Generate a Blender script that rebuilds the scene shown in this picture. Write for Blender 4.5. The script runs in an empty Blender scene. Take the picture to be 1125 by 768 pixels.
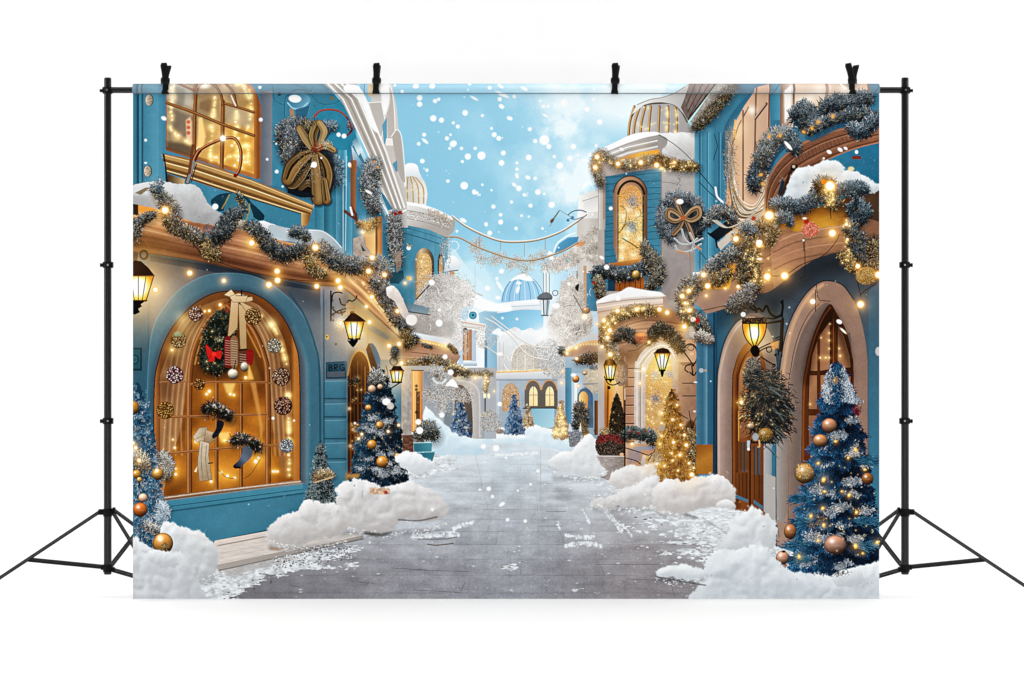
# A printed studio cloth (snowy blue Christmas street) hanging from a black two-stand support before white paper.
# The cloth is one flat sheet; its dye picture is drawn here in code with numpy and the sheet is cut along the
# outlines of the printed things, so each printed thing is a piece of the same flat cloth.
import bpy, bmesh, math
import numpy as np
from mathutils import Vector, Matrix
INK_WHITE, POCKET_WHITE, WORLD, FRONT, TOP, BACK = 0.0, 0.14, 0.335, 36.0, 246.0, 41.0
# ---------------------------------------------------------------- print painter (pigment of the flat printed cloth)
S = 3
PX0, PY0, PX1, PY1 = 146, 92, 966, 658
W = (PX1 - PX0) * S; H = (PY1 - PY0) * S
img = np.zeros((H, W, 3), np.float32)
ids = np.zeros((H, W), np.int16)
rng = np.random.default_rng(11)
PARTS = []            # (name, label, parent index or 0)

def part(name, label=None, parent=0):
    PARTS.append((name, label, parent)); return len(PARTS)

def hx(c):
    if isinstance(c, str):
        c = c.lstrip('#'); return np.array([int(c[i:i+2], 16) / 255 for i in (0, 2, 4)], np.float32)
    return np.asarray(c, np.float32)

def sl_of(x0, y0, x1, y1):
    a = max(0, int(math.floor((x0 - PX0) * S))); b = min(W, int(math.ceil((x1 - PX0) * S)))
    c = max(0, int(math.floor((y0 - PY0) * S))); d = min(H, int(math.ceil((y1 - PY0) * S)))
    if b <= a or d <= c: return None
    return (slice(c, d), slice(a, b))

def grid(sl):
    Y = (np.arange(sl[0].start, sl[0].stop, dtype=np.float32) + .5) / S + PY0
    X = (np.arange(sl[1].start, sl[1].stop, dtype=np.float32) + .5) / S + PX0
    return X[None, :], Y[:, None]

_nz = {}
def noise(cx, cy=None, seed=0):
    """smooth value noise over the whole cloth, cell size in photo pixels, range -1..1"""
    cy = cy or cx
    k = (cx, cy, seed)
    if k not in _nz:
        r = np.random.default_rng(seed * 977 + int(cx * 10) + int(cy * 1000))
        gx, gy = int(W / S / cx) + 3, int(H / S / cy) + 3
        g = r.uniform(-1, 1, (gy, gx)).astype(np.float32)
        u = np.arange(W) / (S * cx); v = np.arange(H) / (S * cy)
        iu = u.astype(int); iv = v.astype(int)
        fu = (u - iu).astype(np.float32); fv = (v - iv).astype(np.float32)
        fu = fu * fu * (3 - 2 * fu); fv = (fv * fv * (3 - 2 * fv))[:, None]
        a = g[:, iu] * (1 - fu) + g[:, iu + 1] * fu
        _nz[k] = a[iv] * (1 - fv) + a[iv + 1] * fv
    return _nz[k]

def fbm(c, seed=0, oct=4, cy=None):
    k = ('f', c, seed, oct, cy)
    if k not in _nz:
        t = 0; w = 1; s = 0
        for o in range(oct):
            d = max(c / 2 ** o, .5); e = max((cy or c) / 2 ** o, .5)
            t = t + noise(d, e, seed + o) * w; s += w; w *= .55
        _nz[k] = (t / s * 1.6).astype(np.float32)
    return _nz[k]

def blur(m, r):
    """two box blurs, r in canvas pixels"""
    r = int(round(r))
    if r < 1: return m
    for _ in range(2):
        for ax in (0, 1):
            p = np.pad(m, [(r + 1, r) if i == ax else (0, 0) for i in range(m.ndim)], mode='edge')
            c = np.cumsum(p, axis=ax, dtype=np.float64)
            n = m.shape[ax]
            hi = np.take(c, np.arange(2 * r + 1, 2 * r + 1 + n), axis=ax); lo = np.take(c, np.arange(0, n), axis=ax)
            m = ((hi - lo) / (2 * r + 1)).astype(np.float32)
    return m

def pmask(pts, pad=0):
    P = (np.asarray(pts, float) - [PX0, PY0]) * S
    x0 = max(0, int(P[:, 0].min()) - pad); x1 = min(W, int(P[:, 0].max()) + 2 + pad)
    y0 = max(0, int(P[:, 1].min()) - pad); y1 = min(H, int(P[:, 1].max()) + 2 + pad)
    if x1 <= x0 or y1 <= y0: return None, None
    w = x1 - x0
    acc = np.zeros((y1 - y0, w + 1), np.int32)
    n = len(P)
    for i in range(n):
        xa, ya = P[i]; xb, yb = P[(i + 1) % n]
        if ya == yb: continue
        if ya > yb: xa, ya, xb, yb = xb, yb, xa, ya
        r0 = max(int(math.ceil(ya - .5)), y0); r1 = min(int(math.ceil(yb - .5)), y1)
        if r1 <= r0: continue
        rr = np.arange(r0, r1)
        xs = xa + (rr + .5 - ya) * (xb - xa) / (yb - ya)
        c = np.clip(np.ceil(xs - .5).astype(int) - x0, 0, w)
        acc[rr - y0, c] += 1
    return (slice(y0, y1), slice(x0, x1)), (np.cumsum(acc, 1)[:, :w] & 1).astype(np.float32)

def put(sl, m, col, a=1.0, mode='n'):
    R = img[sl]
    if callable(col): c = col(sl)
    else: c = hx(col)
    k = (m * a)[..., None]
    if mode == 'n': R += (c - R) * k
    elif mode == 'mul': R *= 1 + (c - 1) * k
    elif mode == 'scr': R += k * c * (1 - np.minimum(R, 1))
    elif mode == 'add': R += k * c

def lg(*st):
    """linear gradient: lg(x0,y0,c0, x1,y1,c1[, t2,c2 ...]); extra stops as (t, colour) between 0 and 1"""
    x0, y0, c0, x1, y1, c1 = st[:6]
    ts = [(0, c0)] + [(st[i], st[i + 1]) for i in range(6, len(st), 2)] + [(1, c1)]
    ts.sort(key=lambda q: q[0])
    T = np.array([t for t, _ in ts], np.float32); C = np.array([hx(c) for _, c in ts])
    d2 = (x1 - x0) ** 2 + (y1 - y0) ** 2
    def f(sl):
        X, Y = grid(sl)
        t = ((X - x0) * (x1 - x0) + (Y - y0) * (y1 - y0)) / d2
        return np.stack([np.interp(t, T, C[:, i]) for i in range(3)], -1).astype(np.float32)
    return f

def tx(col, amt=.05, c=4, cy=None, seed=1, oct=4):
    """colour with mottling"""
    def f(sl):
        b = col(sl) if callable(col) else hx(col)
        return b * (1 + amt * fbm(c, seed, oct, cy)[sl][..., None])
    return f

def mark(pid, sl, m):
    if pid: ids[sl][m > .5] = pid

def poly(pts, col, a=1.0, soft=0, mode='n', pid=None, rough=0, rc=3, seed=5):
    """fill a polygon; soft = edge blur in photo pixels; rough = noise-broken outline"""
    pad = int((soft + rough) * S) + 2
    sl, m = pmask(pts, pad)
    if sl is None: return
    h = m
    if rough:
        b = blur(m, rough * S * .5)
        m = np.clip((b - .5 + .45 * fbm(rc, seed)[sl]) * 6 + .5, 0, 1)
    if soft: m = blur(m, soft * S * .5)
    put(sl, m, col, a, mode)
    mark(pid, sl, h)

def rect(x0, y0, x1, y1, col, **k): poly([(x0, y0), (x1, y0), (x1, y1), (x0, y1)], col, **k)

def ell(cx, cy, rx, ry, n=40, a0=0, a1=360, rot=0):
    t = np.radians(np.linspace(a0, a1, n)); c, s = math.cos(math.radians(rot)), math.sin(math.radians(rot))
    x, y = rx * np.cos(t), ry * np.sin(t)
    return list(zip(cx + x * c - y * s, cy + x * s + y * c))

def disc(cx, cy, rx, col, ry=None, **k): poly(ell(cx, cy, rx, ry or rx, rot=k.pop('rot', 0)), col, **k)

def cr(pts, n=8, closed=False):
    P = np.asarray(pts, float)
    if closed: Q = np.vstack([P[-1], P, P[0], P[1]])
    else: Q = np.vstack([2 * P[0] - P[1], P, 2 * P[-1] - P[-2]])
    out = []
    for i in range(1, len(Q) - 2):
        p0, p1, p2, p3 = Q[i-1], Q[i], Q[i+1], Q[i+2]
        for t in np.linspace(0, 1, n, endpoint=False):
            out.append(.5 * ((2*p1) + (-p0+p2)*t + (2*p0-5*p1+4*p2-p3)*t*t + (-p0+3*p1-3*p2+p3)*t**3))
    if not closed: out.append(Q[-2])
    return np.array(out)

def smask(pts, w, soft=.35):
    """distance mask of a polyline, w = full width (scalar or per point), photo pixels"""
    P = np.asarray(pts, float); ww = np.broadcast_to(np.asarray(w, float), (len(P),)) / 2
    mx = ww.max() + soft + .5
    sl = sl_of(P[:, 0].min() - mx, P[:, 1].min() - mx, P[:, 0].max() + mx, P[:, 1].max() + mx)
    if sl is None: return None, None
    m = np.zeros((sl[0].stop - sl[0].start, sl[1].stop - sl[1].start), np.float32)
    for i in range(len(P) - 1):
        (xa, ya), (xb, yb) = P[i], P[i+1]
        s2 = sl_of(min(xa, xb) - mx, min(ya, yb) - mx, max(xa, xb) + mx, max(ya, yb) + mx)
        if s2 is None: continue
        X, Y = grid(s2)
        dx, dy = xb - xa, yb - ya; L = dx*dx + dy*dy + 1e-9
        t = np.clip(((X - xa) * dx + (Y - ya) * dy) / L, 0, 1)
        d = np.hypot(X - xa - t * dx, Y - ya - t * dy)
        q = np.clip((ww[i] + (ww[i+1] - ww[i]) * t + soft * .5 - d) / max(soft, .05), 0, 1)
        v = m[s2[0].start - sl[0].start:s2[0].stop - sl[0].start, s2[1].start - sl[1].start:s2[1].stop - sl[1].start]
        np.maximum(v, q, out=v)
    return sl, m

def line(pts, w, col, a=1.0, soft=.35, mode='n', pid=None):
    sl, m = smask(pts, w, soft)
    if sl is None: return
    put(sl, m, col, a, mode); mark(pid, sl, m)

def off(pts, dx, dy): return [(x + dx, y + dy) for x, y in pts]

def rod(pts, w, dark, mid, lite, pid=None):
    line(pts, w, dark, pid=pid); line(off(pts, -.08 * w, -.08 * w), w * .65, mid); line(off(pts, -.16 * w, -.16 * w), w * .25, lite, soft=.5)

def needles(P, A, L, ca, cb, w=1, bend=0.0):
    """short strokes: start points, angles, lengths (photo px), colours at root and tip; later ones cover earlier ones"""
    P = np.asarray(P, np.float32); n = len(P)
    A = np.broadcast_to(np.asarray(A, np.float32), (n,)); L = np.broadcast_to(np.asarray(L, np.float32), (n,))
    ca = np.broadcast_to(np.asarray(ca, np.float32), (n, 3)); cb = np.broadcast_to(np.asarray(cb, np.float32), (n, 3))
    K = int(L.max() * S) + 2
    t = np.linspace(0, 1, K, dtype=np.float32)[None, :]
    ang = A[:, None] + bend * t
    x = (P[:, :1] - PX0 + np.cos(ang) * t * L[:, None]) * S
    y = (P[:, 1:2] - PY0 + np.sin(ang) * t * L[:, None]) * S
    col = ca[:, None, :] + (cb - ca)[:, None, :] * t[..., None]
    ix = np.floor(x).astype(np.int32); iy = np.floor(y).astype(np.int32)
    for oy in range(w):
        for ox in range(w):
            jx = ix + ox; jy = iy + oy
            ok = (jx >= 0) & (jx < W) & (jy >= 0) & (jy < H)
            img[jy[ok], jx[ok]] = col[ok]

def pick(pal, n, p=None):
    C = np.array([hx(c) for c in pal])
    return C[rng.choice(len(C), n, p=p)] * rng.uniform(.85, 1.12, (n, 1)).astype(np.float32)

def glow(x, y, r, col, a=1.0, p=2.0):
    sl = sl_of(x - 3 * r, y - 3 * r, x + 3 * r, y + 3 * r)
    if sl is None: return
    X, Y = grid(sl)
    d = np.hypot(X - x, Y - y) / r
    put(sl, np.exp(-d ** p) * np.clip(3 - d, 0, 1), hx(col), a, 'scr')

def spot(x, y, r, col, a=1.0, soft=.5, ry=None, rot=0):
    ry = ry or r; R = max(r, ry) + soft + .4
    sl = sl_of(x - R, y - R, x + R, y + R)
    if sl is None: return
    X, Y = grid(sl); c, s = math.cos(rot), math.sin(rot)
    u = ((X - x) * c + (Y - y) * s) / r; v = (-(X - x) * s + (Y - y) * c) / ry
    d = (np.hypot(u, v) - 1) * min(r, ry)
    put(sl, np.clip(.5 - d / max(soft, .1), 0, 1), col, a)

def bulb(x, y, r=1.8, k=1.0, col='#ff8f22', pid=None):
    glow(x, y, r * 4.0, col, .26 * k); glow(x, y, r * 1.75, '#ff9c30', .75 * k)
    spot(x, y, r * 1.22, '#f6a53c', .85, r * .5); spot(x, y, r * 1.05, '#ffd67e', 1, r * .5); spot(x - .1, y - .1, r * .86, '#fffdf0', 1, r * .45)
    if pid: mark(pid, *smask([(x - .1, y), (x, y)], r * 2.4))

def tinylights(pts, r=.7, k=.6, col='#ffb347'):
    for x, y in pts:
        q = rng.uniform(.6, 1.3)
        glow(x, y, r * 2.6 * q, col, .6 * k); spot(x, y, r * q * .8, '#ffe9b0', min(1, k + .3), .6)

def inpoly(pts, n):
    """n random points inside a polygon"""
    sl, m = pmask(pts)
    yy, xx = np.nonzero(m > .5)
    if not len(yy): return np.zeros((0, 2), np.float32)
    k = rng.integers(0, len(yy), n)
    return np.stack([(xx[k] + sl[1].start + rng.random(n)) / S + PX0, (yy[k] + sl[0].start + rng.random(n)) / S + PY0], 1).astype(np.float32)

def along(path, n, jitter=True):
    P = np.asarray(path, float); d = np.r_[0, np.cumsum(np.hypot(*np.diff(P, axis=0).T))]
    t = rng.random(n) * d[-1] if jitter else np.linspace(0, d[-1], n)
    return np.stack([np.interp(t, d, P[:, 0]), np.interp(t, d, P[:, 1])], 1), t / d[-1]

FROST = ['#101518', '#1e272b', '#344046', '#57646a', '#8c979b', '#ccd3d5']
GOLDF = ['#1c150e', '#3a2b18', '#6b4f2a', '#9d7a45', '#d4b47c', '#f4e6c4']
SNOWF = ['#8d8780', '#aaa49c', '#c3beb7', '#d8d4ce', '#ebe8e4', '#ffffff']

def R0(R): return float(np.max(R))

def garland(path, R, n, pal=FROST, L=(2.5, 5), warm=.06, pid=None, core=.85, light=0.0):
    P = cr(path, 8); nn = len(P)
    Rr = np.interp(np.linspace(0, 1, nn), np.linspace(0, 1, len(np.atleast_1d(R))), np.atleast_1d(R)) if np.ndim(R) else np.full(nn, float(R))
    Rr = Rr * 1.08
    if core and R0(R) > 4:
        line(P + [1.0, 2.6], Rr * 2.0, '#0c1016', .34, soft=R0(R) * 1.1)
    if core: line(P, Rr * 2 * core * .8, pal[1], .8, soft=2.5)
    C, t = along(P, n); r0 = np.interp(t, np.linspace(0, 1, nn), Rr)
    lob = 1 + .22 * np.sin(t * 37 + 1.3) + .15 * np.sin(t * 91)
    th = rng.uniform(0, 2 * math.pi, n); u = np.sqrt(rng.random(n))
    P0 = C + (np.stack([np.cos(th), np.sin(th)], 1) * (u * r0 * lob * .85)[:, None])
    A = th + rng.normal(0, .8, n)
    up = np.clip(.42 - .42 * np.sin(th) * u + rng.normal(0, .24, n) + light, 0, 1)
    k = np.clip((up * (len(pal) - 1)).astype(int), 0, len(pal) - 2)
    PC = np.array([hx(c) for c in pal]); PC = PC + (PC.mean(1, keepdims=True) * [.93, 1.0, 1.03] - PC) * .36
    ca = PC[np.maximum(k - 1, 0)]; cb = PC[k + (rng.random(n) < .38)] * rng.uniform(.72, 1.0, (n, 1))
    wm = rng.random(n) < warm
    cb[wm] = pick(['#c58a3c', '#f0c070', '#8a5a24', '#ffe0a0'], wm.sum())
    o = np.argsort(u + rng.normal(0, .35, n))
    needles(P0[o], A[o], rng.uniform(*L, n)[o], ca[o], cb[o], 1 if L[1] < 3 else 2)
    if pid:
        mark(pid, *smask(P, Rr * 1.9))

def bauble(x, y, r, base='#b98552', ry=None, hi=.85, pid=None, rim='#5a3416'):
    ry = ry or r
    sl = sl_of(x - r - 1, y - ry - 1, x + r + 1, y + ry + 1)
    if sl is None: return
    X, Y = grid(sl); u = (X - x) / r; v = (Y - y) / ry
    d = np.sqrt(u * u + v * v)
    z = np.sqrt(np.clip(1 - d * d, 0, 1))
    lam = np.clip(.42 * z - .35 * u * .6 - .62 * v + .3, 0, 1.2)
    b = hx(base); c = b * (.35 + .95 * lam[..., None])
    sp = np.exp(-((u + .28) ** 2 + (v + .38) ** 2) / .06)[..., None] * hi
    sp2 = np.exp(-((u - .1) ** 2 / .25 + (v - .1) ** 2 / .012))[..., None] * .14
    c = c + (1 - c) * np.clip(sp + sp2, 0, 1)
    e = np.clip((d - .8) / .2, 0, 1)[..., None]
    c = c * (1 - e * .5) + hx(rim) * e * .35
    put(sl, np.clip((1 - d) * r * 2 + .5, 0, 1), lambda s: c)
    if pid: mark(pid, sl, (d < 1.03).astype(np.float32))

def mound(pts, pid=None, lo='#a9abb0', hi='#f4f6f7', seed=3, lump=14, rough=2.2, ld=(-.45, -.8), k=1.0, fine=1.0, warm=None, foot=False):
    """a fluffy snow drift: a height field of soft lumps lit from upper left"""
    pad = int(rough * S * 2) + 6
    sl, m = pmask(cr(pts, 6, True), pad)
    if sl is None: return
    b = blur(m, rough * S)
    e = np.clip((b - .5 + .5 * fbm(4.5, seed, 4)[sl] * .8) * 2.6 + .5, 0, 1)
    big = fbm(lump * 1.1, seed + 20, 2)[sl]; mid = fbm(lump * .5, seed + 30, 2)[sl]
    h = blur(m, lump * S * .5) * lump * 1.8 + k * (np.sqrt(np.abs(big) + .03) * lump * .46 + np.sqrt(np.abs(mid) + .05) * lump * .13)
    h = blur(h, 5)
    gy, gx = np.gradient(h * S)
    nrm = 1 / np.sqrt(gx * gx + gy * gy + 1.2)
    lam = (gx * -ld[0] + gy * -ld[1]) * nrm
    t = np.clip(.62 + .40 * lam, 0, 1)
    X, Y = grid(sl)
    y0, y1 = min(p[1] for p in pts), max(p[1] for p in pts)
    t = t * (1.10 - .42 * np.clip((Y - y0) / (y1 - y0 + 1e-6), 0, 1))
    t = np.clip(t + .035 * fbm(1.2, seed + 60, 2)[sl] + .07 * fbm(7, seed + 61, 4)[sl], 0, 1)[..., None]
    c = hx(lo) * (1 - t) + hx(hi) * t
    if warm is not None:
        wx, wy, wr, wc, wa = warm
        g = (np.exp(-((X - wx) ** 2 + (Y - wy) ** 2) / wr ** 2) * wa)[..., None]
        c = c * (1 - g) + hx(wc) * g
    X0, X1 = min(p[0] for p in pts), max(p[0] for p in pts)
    if foot and y1 - y0 > 12: line([(X0 + 6, y1 - 1), ((X0 + X1) / 2, y1 + .5), (X1 - 6, y1 - 2)], 5, '#4a4f58', .30, soft=6)
    put(sl, e, lambda s: c); mark(pid, sl, m)
    if foot:
        n = int((X1 - X0) * 1.3); xx = rng.uniform(X0, X1, n); yy = y1 - 2 + np.abs(rng.normal(0, 3.2, n)) - ((xx - (X0 + X1) / 2) / (X1 - X0)) ** 2 * (y1 - y0) * .7
        for x, y in zip(xx, yy): spot(x, y, rng.uniform(.4, 1.6), hx(hi) * rng.uniform(.8, 1), .8, .7, rng.uniform(.3, .9))

def ribbon(path, w, c0='#6b4d2a', c1='#c4a36c', band='#1c150e', pid=None):
    """a folded ribbon strip: dark rims, lit middle, a dark band and pale selvedges"""
    P = cr(path, 7); n = len(P); W_ = np.interp(np.linspace(0, 1, n), np.linspace(0, 1, len(np.atleast_1d(w))), np.atleast_1d(w)) if np.ndim(w) else np.full(n, float(w))
    line(P + [.8, 1.2], W_ * 1.1, '#0b0a0c', .45, soft=2.2)
    line(P, W_, hx(c0) * .6, pid=pid); line(P, W_ * .86, c0); line(P - [.25, .3], W_ * .6, c1, .6, soft=float(W_.max()) * .35)
    T = np.gradient(P, axis=0); N = np.stack([-T[:, 1], T[:, 0]], 1); N /= np.linalg.norm(N, axis=1, keepdims=True) + 1e-6
    for q in (-.36, .36): line(P + N * (W_ * q)[:, None], .8, '#e6d2a2', .5, soft=.8)
    if band: line(P + N * (W_ * .08)[:, None], W_ * .16, band, .85, soft=.5)
    line(P + N * (W_ * .30)[:, None], W_ * .3, '#20160c', .28, soft=float(W_.max()) * .25)

def shade(pts, c='#6f747c', a=.5, soft=14): poly(cr(pts, 4, True), c, a, soft=soft, mode='mul')

def sprays(P, pal, L, spread=2 * math.pi, base=-math.pi / 2, w=1, bend=0):
    n = len(P)
    A = base + rng.uniform(-spread / 2, spread / 2, n)
    c = pick(pal, n); needles(P, A, rng.uniform(L[0], L[1], n), c * .7, c, w, bend)

def xtree(cx, top, bot, hw, pal, frost, seed=1, tiers=7, dens=1.0, frac=.3, nl=(3, 7), pid=None, lean=0, lw=2, pw=.9):
    """Christmas tree of brush-like branches; pal dark to bright, frost = colours of the snowy tips"""
    h = bot - top
    V = np.linspace(0, 1, 60)
    def half(v): return hw * (.05 + .95 * v ** pw) * (1 + .10 * (((v * tiers) % 1) - .5))
    edge = [(cx + lean * v - half(v) * .88, top + v * h) for v in V] + [(cx + lean * v + half(v) * .88, top + v * h) for v in V[::-1]]
    poly(edge, pal[0], rough=2.0, rc=2.5, seed=seed)
    n = int(dens * h * hw / 3.2)
    v = np.sort(np.sqrt(rng.random(n)))[::-1]
    u = rng.uniform(-1, 1, n)
    PC = np.array([hx(c) for c in pal]); FC = np.array([hx(c) for c in frost])
    for i in range(n):
        hv = half(v[i]); x = cx + lean * v[i] + u[i] * hv * .86; y = top + v[i] * h
        m = 22
        fr = rng.random() < frac
        ang = math.atan2(.55 + .5 * rng.random(), u[i] * 1.6 + rng.normal(0, .25))
        l = rng.uniform(*nl) * (.55 + .5 * v[i])
        A = ang + rng.normal(0, .55, m)
        s = rng.random(m)[:, None]
        P0 = np.array([[x, y]]) + np.stack([np.cos(ang) * np.ones(m), np.sin(ang) * np.ones(m)], 1) * s * l * .8 + rng.normal(0, .5, (m, 2))
        P0[:, 1] -= l * .4
        b = np.clip(.46 - .26 * u[i] - .34 * (1 - abs(u[i])) * rng.random() + rng.normal(0, .17), .02, 1)
        k = b * (len(PC) - 1); k0 = int(min(k, len(PC) - 2))
        base = PC[k0] + (PC[k0 + 1] - PC[k0]) * (k - k0)
        if fr:
            cb = FC[rng.integers(0, len(FC), m)] * rng.uniform(.55, 1.0, (m, 1)); ca = base * .85 + cb * .1; q = rng.random(m) < .35; cb[q] = base * 1.2
        else:
            cb = base * rng.uniform(.7, 1.3, (m, 1)); ca = base * .5 * np.ones((m, 3))
        needles(P0, A, rng.uniform(.35, .75, m) * l, ca, cb, lw)
    if pid:
        sl, m = pmask([(cx + lean * q - half(q), top + q * h) for q in V] + [(cx + lean * q + half(q), top + q * h) for q in V[::-1]])
        if sl is not None: mark(pid, sl, m)

def flake(x, y, r, ry=None, rot=0, a=1.0): spot(x, y, r, '#ffffff', a * .97, 1.2, ry, rot)
# ---------------------------------------------------------------- sky, far end of the street, paving
def paint_back():
    sky = part('sky_print', 'pale blue printed sky with white flakes and soft clouds')
    def skyc(sl):
        X, Y = grid(sl)
        t = np.clip((Y - 92) / 260, 0, 1); s = np.clip((X - 420) / 290, 0, 1)
        a = hx('#86c7e3'); b = hx('#abdcef'); c = hx('#d3f0fa')
        k = np.clip(.25 + .5 * s + .35 * np.abs(t - .45), 0, 1)[..., None]
        base = a + (b - a) * k
        cl = np.clip(fbm(46, 71, 5)[sl] * .9 + .1, 0, 1) * np.clip(1.5 * s - .35, 0, 1)
        cl = cl + 1.1 * np.exp(-(((X - 686) / 66) ** 2 + ((Y - 112) / 34) ** 2)) + .95 * np.exp(-(((X - 642) / 38) ** 2 + ((Y - 205) / 26) ** 2)) * (.75 + .5 * fbm(12, 72)[sl])
        cl = cl + .6 * np.exp(-(((X - 612) / 26) ** 2 + ((Y - 140) / 18) ** 2)) * (.7 + .6 * fbm(9, 73)[sl])
        cl = cl + .45 * np.clip((Y - 255) / 60, 0, 1)
        cl = np.clip(cl, 0, .93)[..., None]
        return base * (1 - cl) + hx('#f3fcff') * cl
    rect(146, 92, 966, 660, skyc, pid=sky)

    # ---- end house with the ribbed dome
    house = part('domed_house_print', 'pale blue house with a ribbed blue dome closing the printed street')
    dome = part('dome', None, house)
    rect(535, 340, 640, 480, '#b3c0cb', pid=house)
    D = [(551, 332)] + ell(574, 333, 24, 30, 30, 180, 360) + [(598, 332)]
    poly(D, lg(552, 0, '#8fc4e6', 598, 0, '#a5d6f0'), pid=dome)
    for i in range(12):
        a = math.radians(180 + (i + .5) * 15)
        xb = 574 + 24 * math.cos(a)
        P = [(574 + (xb - 574) * math.sin(q), 333 - 30 * math.cos(q)) for q in np.linspace(.25, 1.5, 10)]
        line(P, .9, '#4f9fd2' if i % 2 else '#d8eefa', .75)
    poly(cr([(560, 309), (566, 304), (572, 301), (580, 302), (586, 308), (580, 309), (570, 307)], 4, True), '#f7fcff', rough=.6)
    rect(531, 334, 545, 420, lg(531, 0, '#e9f4fa', 545, 0, '#8bbcd8'))
    poly([(545, 343), (598, 339), (598, 372), (545, 372)], lg(545, 343, '#68b6dc', 598, 370, '#9bd7f2'))
    poly(cr([(528, 338), (550, 333), (575, 330), (598, 329), (598, 340), (572, 340), (550, 344), (530, 345)], 4, True), lg(0, 329, '#ffffff', 0, 345, '#c8d9e4'))
    line([(536, 341), (560, 337), (598, 335)], .8, '#9fb8c8', .8)
    poly(cr([(545, 366), (556, 364), (566, 359), (574, 363), (582, 360), (590, 363), (600, 362), (604, 410), (536, 412), (532, 385)], 5, True),
         tx(lg(0, 362, '#f2f6f8', 0, 408, '#b9bec4'), .09, 5, seed=9), rough=.8)
    poly(cr([(545, 372), (556, 366), (575, 364), (592, 367), (602, 376), (602, 408), (542, 410)], 4, True), lg(0, 364, '#eef3f6', 0, 408, '#c9c8c6'), .75, soft=3)
    W0 = ell(577, 396, 15, 18, 26, 180, 360) + [(592, 409), (562, 409)]
    poly(W0, '#b8aea2', .8); line(W0[:26], 1.6, '#f4efe6', .9); line(ell(577, 397, 10.5, 13, 22, 180, 360), 1, '#8f867c', .7); line([(577, 380), (577, 408)], 1, '#efe9de', .8); line([(568, 388), (568, 408)], .8, '#efe9de', .7); line([(586, 388), (586, 408)], .8, '#efe9de', .7)
    sprays(inpoly(W0, 420), ['#d8b27e', '#f3e3c4', '#8f8f93', '#ffffff', '#b8a68c', '#f6d8a0'], (.5, 1.4), w=1)
    for sx in (-1, 1): line(cr([(577 + sx * 18, 408), (577 + sx * 24, 398), (577 + sx * 21, 391), (577 + sx * 17.5, 396)]), 1.2, '#f2ede6', .8)
    for x in (549, 553, 600): line([(x, 376), (x, 408)], .8, '#a9adb2', .5)
    glow(577, 398, 14, '#ffe2b0', .35)
    poly([(538, 409), (604, 405), (612, 409), (612, 417), (538, 417)], lg(0, 405, '#f2eee8', 0, 417, '#c3c9cf'))
    line([(545, 409), (575, 408), (606, 406)], 1.8, '#d8a35a')
    tinylights([(x, 408 - (x - 545) * .03) for x in np.arange(546, 608, 1.9)], .7, .6)
    rect(536, 416, 612, 482, tx(lg(536, 416, '#b4bdc6', 612, 470, '#8fa6b6'), .03, 8), pid=house)
    rect(540, 417, 548, 474, lg(540, 0, '#a6adb6', 548, 0, '#c5ccd3'))
    line([(536, 417.5), (612, 417.5)], 1.3, '#7f8b97', .7)
    # lit arched door and two arched windows
    dr = part('door', 'arched door strung with golden lights', house)
    A = ell(561, 436, 9.6, 15, 30, 180, 360) + [(570.5, 452), (551.5, 452)]
    poly(A, '#caa070', pid=dr); sprays(inpoly(A, 520), ['#f6dca8', '#fff3d8', '#b97f3c', '#e0a860', '#ffffff', '#8e6a45'], (.5, 1.5))
    for cx in (585.5, 603.5):
        wn = part('window', None, house)
        o = ell(cx, 430, 9.2, 13, 24, 180, 360) + [(cx + 9.2, 448), (cx - 9.2, 448)]
        poly(o, '#6d625a', pid=wn)
        line(ell(cx, 430, 8.6, 12.3, 20, 190, 350), 1.2, '#d9a25e')
        i = ell(cx + .5, 433, 4.6, 8.5, 20, 180, 360) + [(cx + 5, 446), (cx - 4, 446)]
        poly(i, lg(0, 424, '#ffe6b4', 0, 446, '#f8d9a2')); 
        line([(cx + .5, 425), (cx + .5, 446)], .7, '#b98a52'); line([(cx - 4, 434), (cx + 5, 434)], .7, '#b98a52')
        tinylights([(cx + 1, 430), (cx - 2, 438), (cx + 3, 442)], .8, .5)
    line([(575, 448.6), (612, 448.6)], 1.5, '#4f4a46')
    rect(584, 449, 609, 470, lg(584, 449, '#8cbfd2', 609, 470, '#b8dbe6'))

    # ---- paving
    street = part('paving_print', 'grey printed paving with scattered snow')
    R = [(500, 474), (640, 474), (760, 540), (966, 640), (966, 660), (146, 660), (146, 640), (300, 600), (400, 560)]
    rect(146, 470, 966, 660, '#9a9aa2', pid=street)
    sl = sl_of(146, 472, 966, 658); X, Y = grid(sl)
    vp = (572., 455.)
    dep = 60. / np.maximum(Y - vp[1], 4)         # 1/height below the horizon: depth
    u = (X - vp[0]) * dep / 30.; v = 26 * np.log(dep * 8 + 1)
    far = np.clip((Y - 476) / 150, 0, 1)
    side = np.clip(1 - np.abs(X - 555) / (60 + (Y - 474) * 1.3), 0, 1)
    near_c = hx('#8e8a90'); far_c = hx('#dbe5eb'); blue = hx('#c4d1da')
    c = far_c + (near_c - far_c) * (far ** .9)[..., None]
    c = c * (1 - .55 * side[..., None] * (1 - .35 * far[..., None])) + blue * (.55 * side[..., None] * (1 - .35 * far[..., None]))
    right = np.clip((X - 600) / 90, 0, 1) * np.clip((Y - 500) / 50, 0, 1)
    c = c * (1 - .25 * right[..., None]) + hx('#85766f') * .25 * right[..., None]
    left = np.clip((470 - X) / 200, 0, 1) * np.clip((Y - 570) / 60, 0, 1)
    c = c * (1 - .2 * left[..., None])
    # flagstones: rows by depth, joints along the vanishing lines
    rows = np.log(np.maximum(Y - vp[1], 4) / 4) * 9.5
    ri = np.floor(rows); rf = rows - ri
    um = u / 1.05 + ((ri * 7919) % 5) * .18
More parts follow.
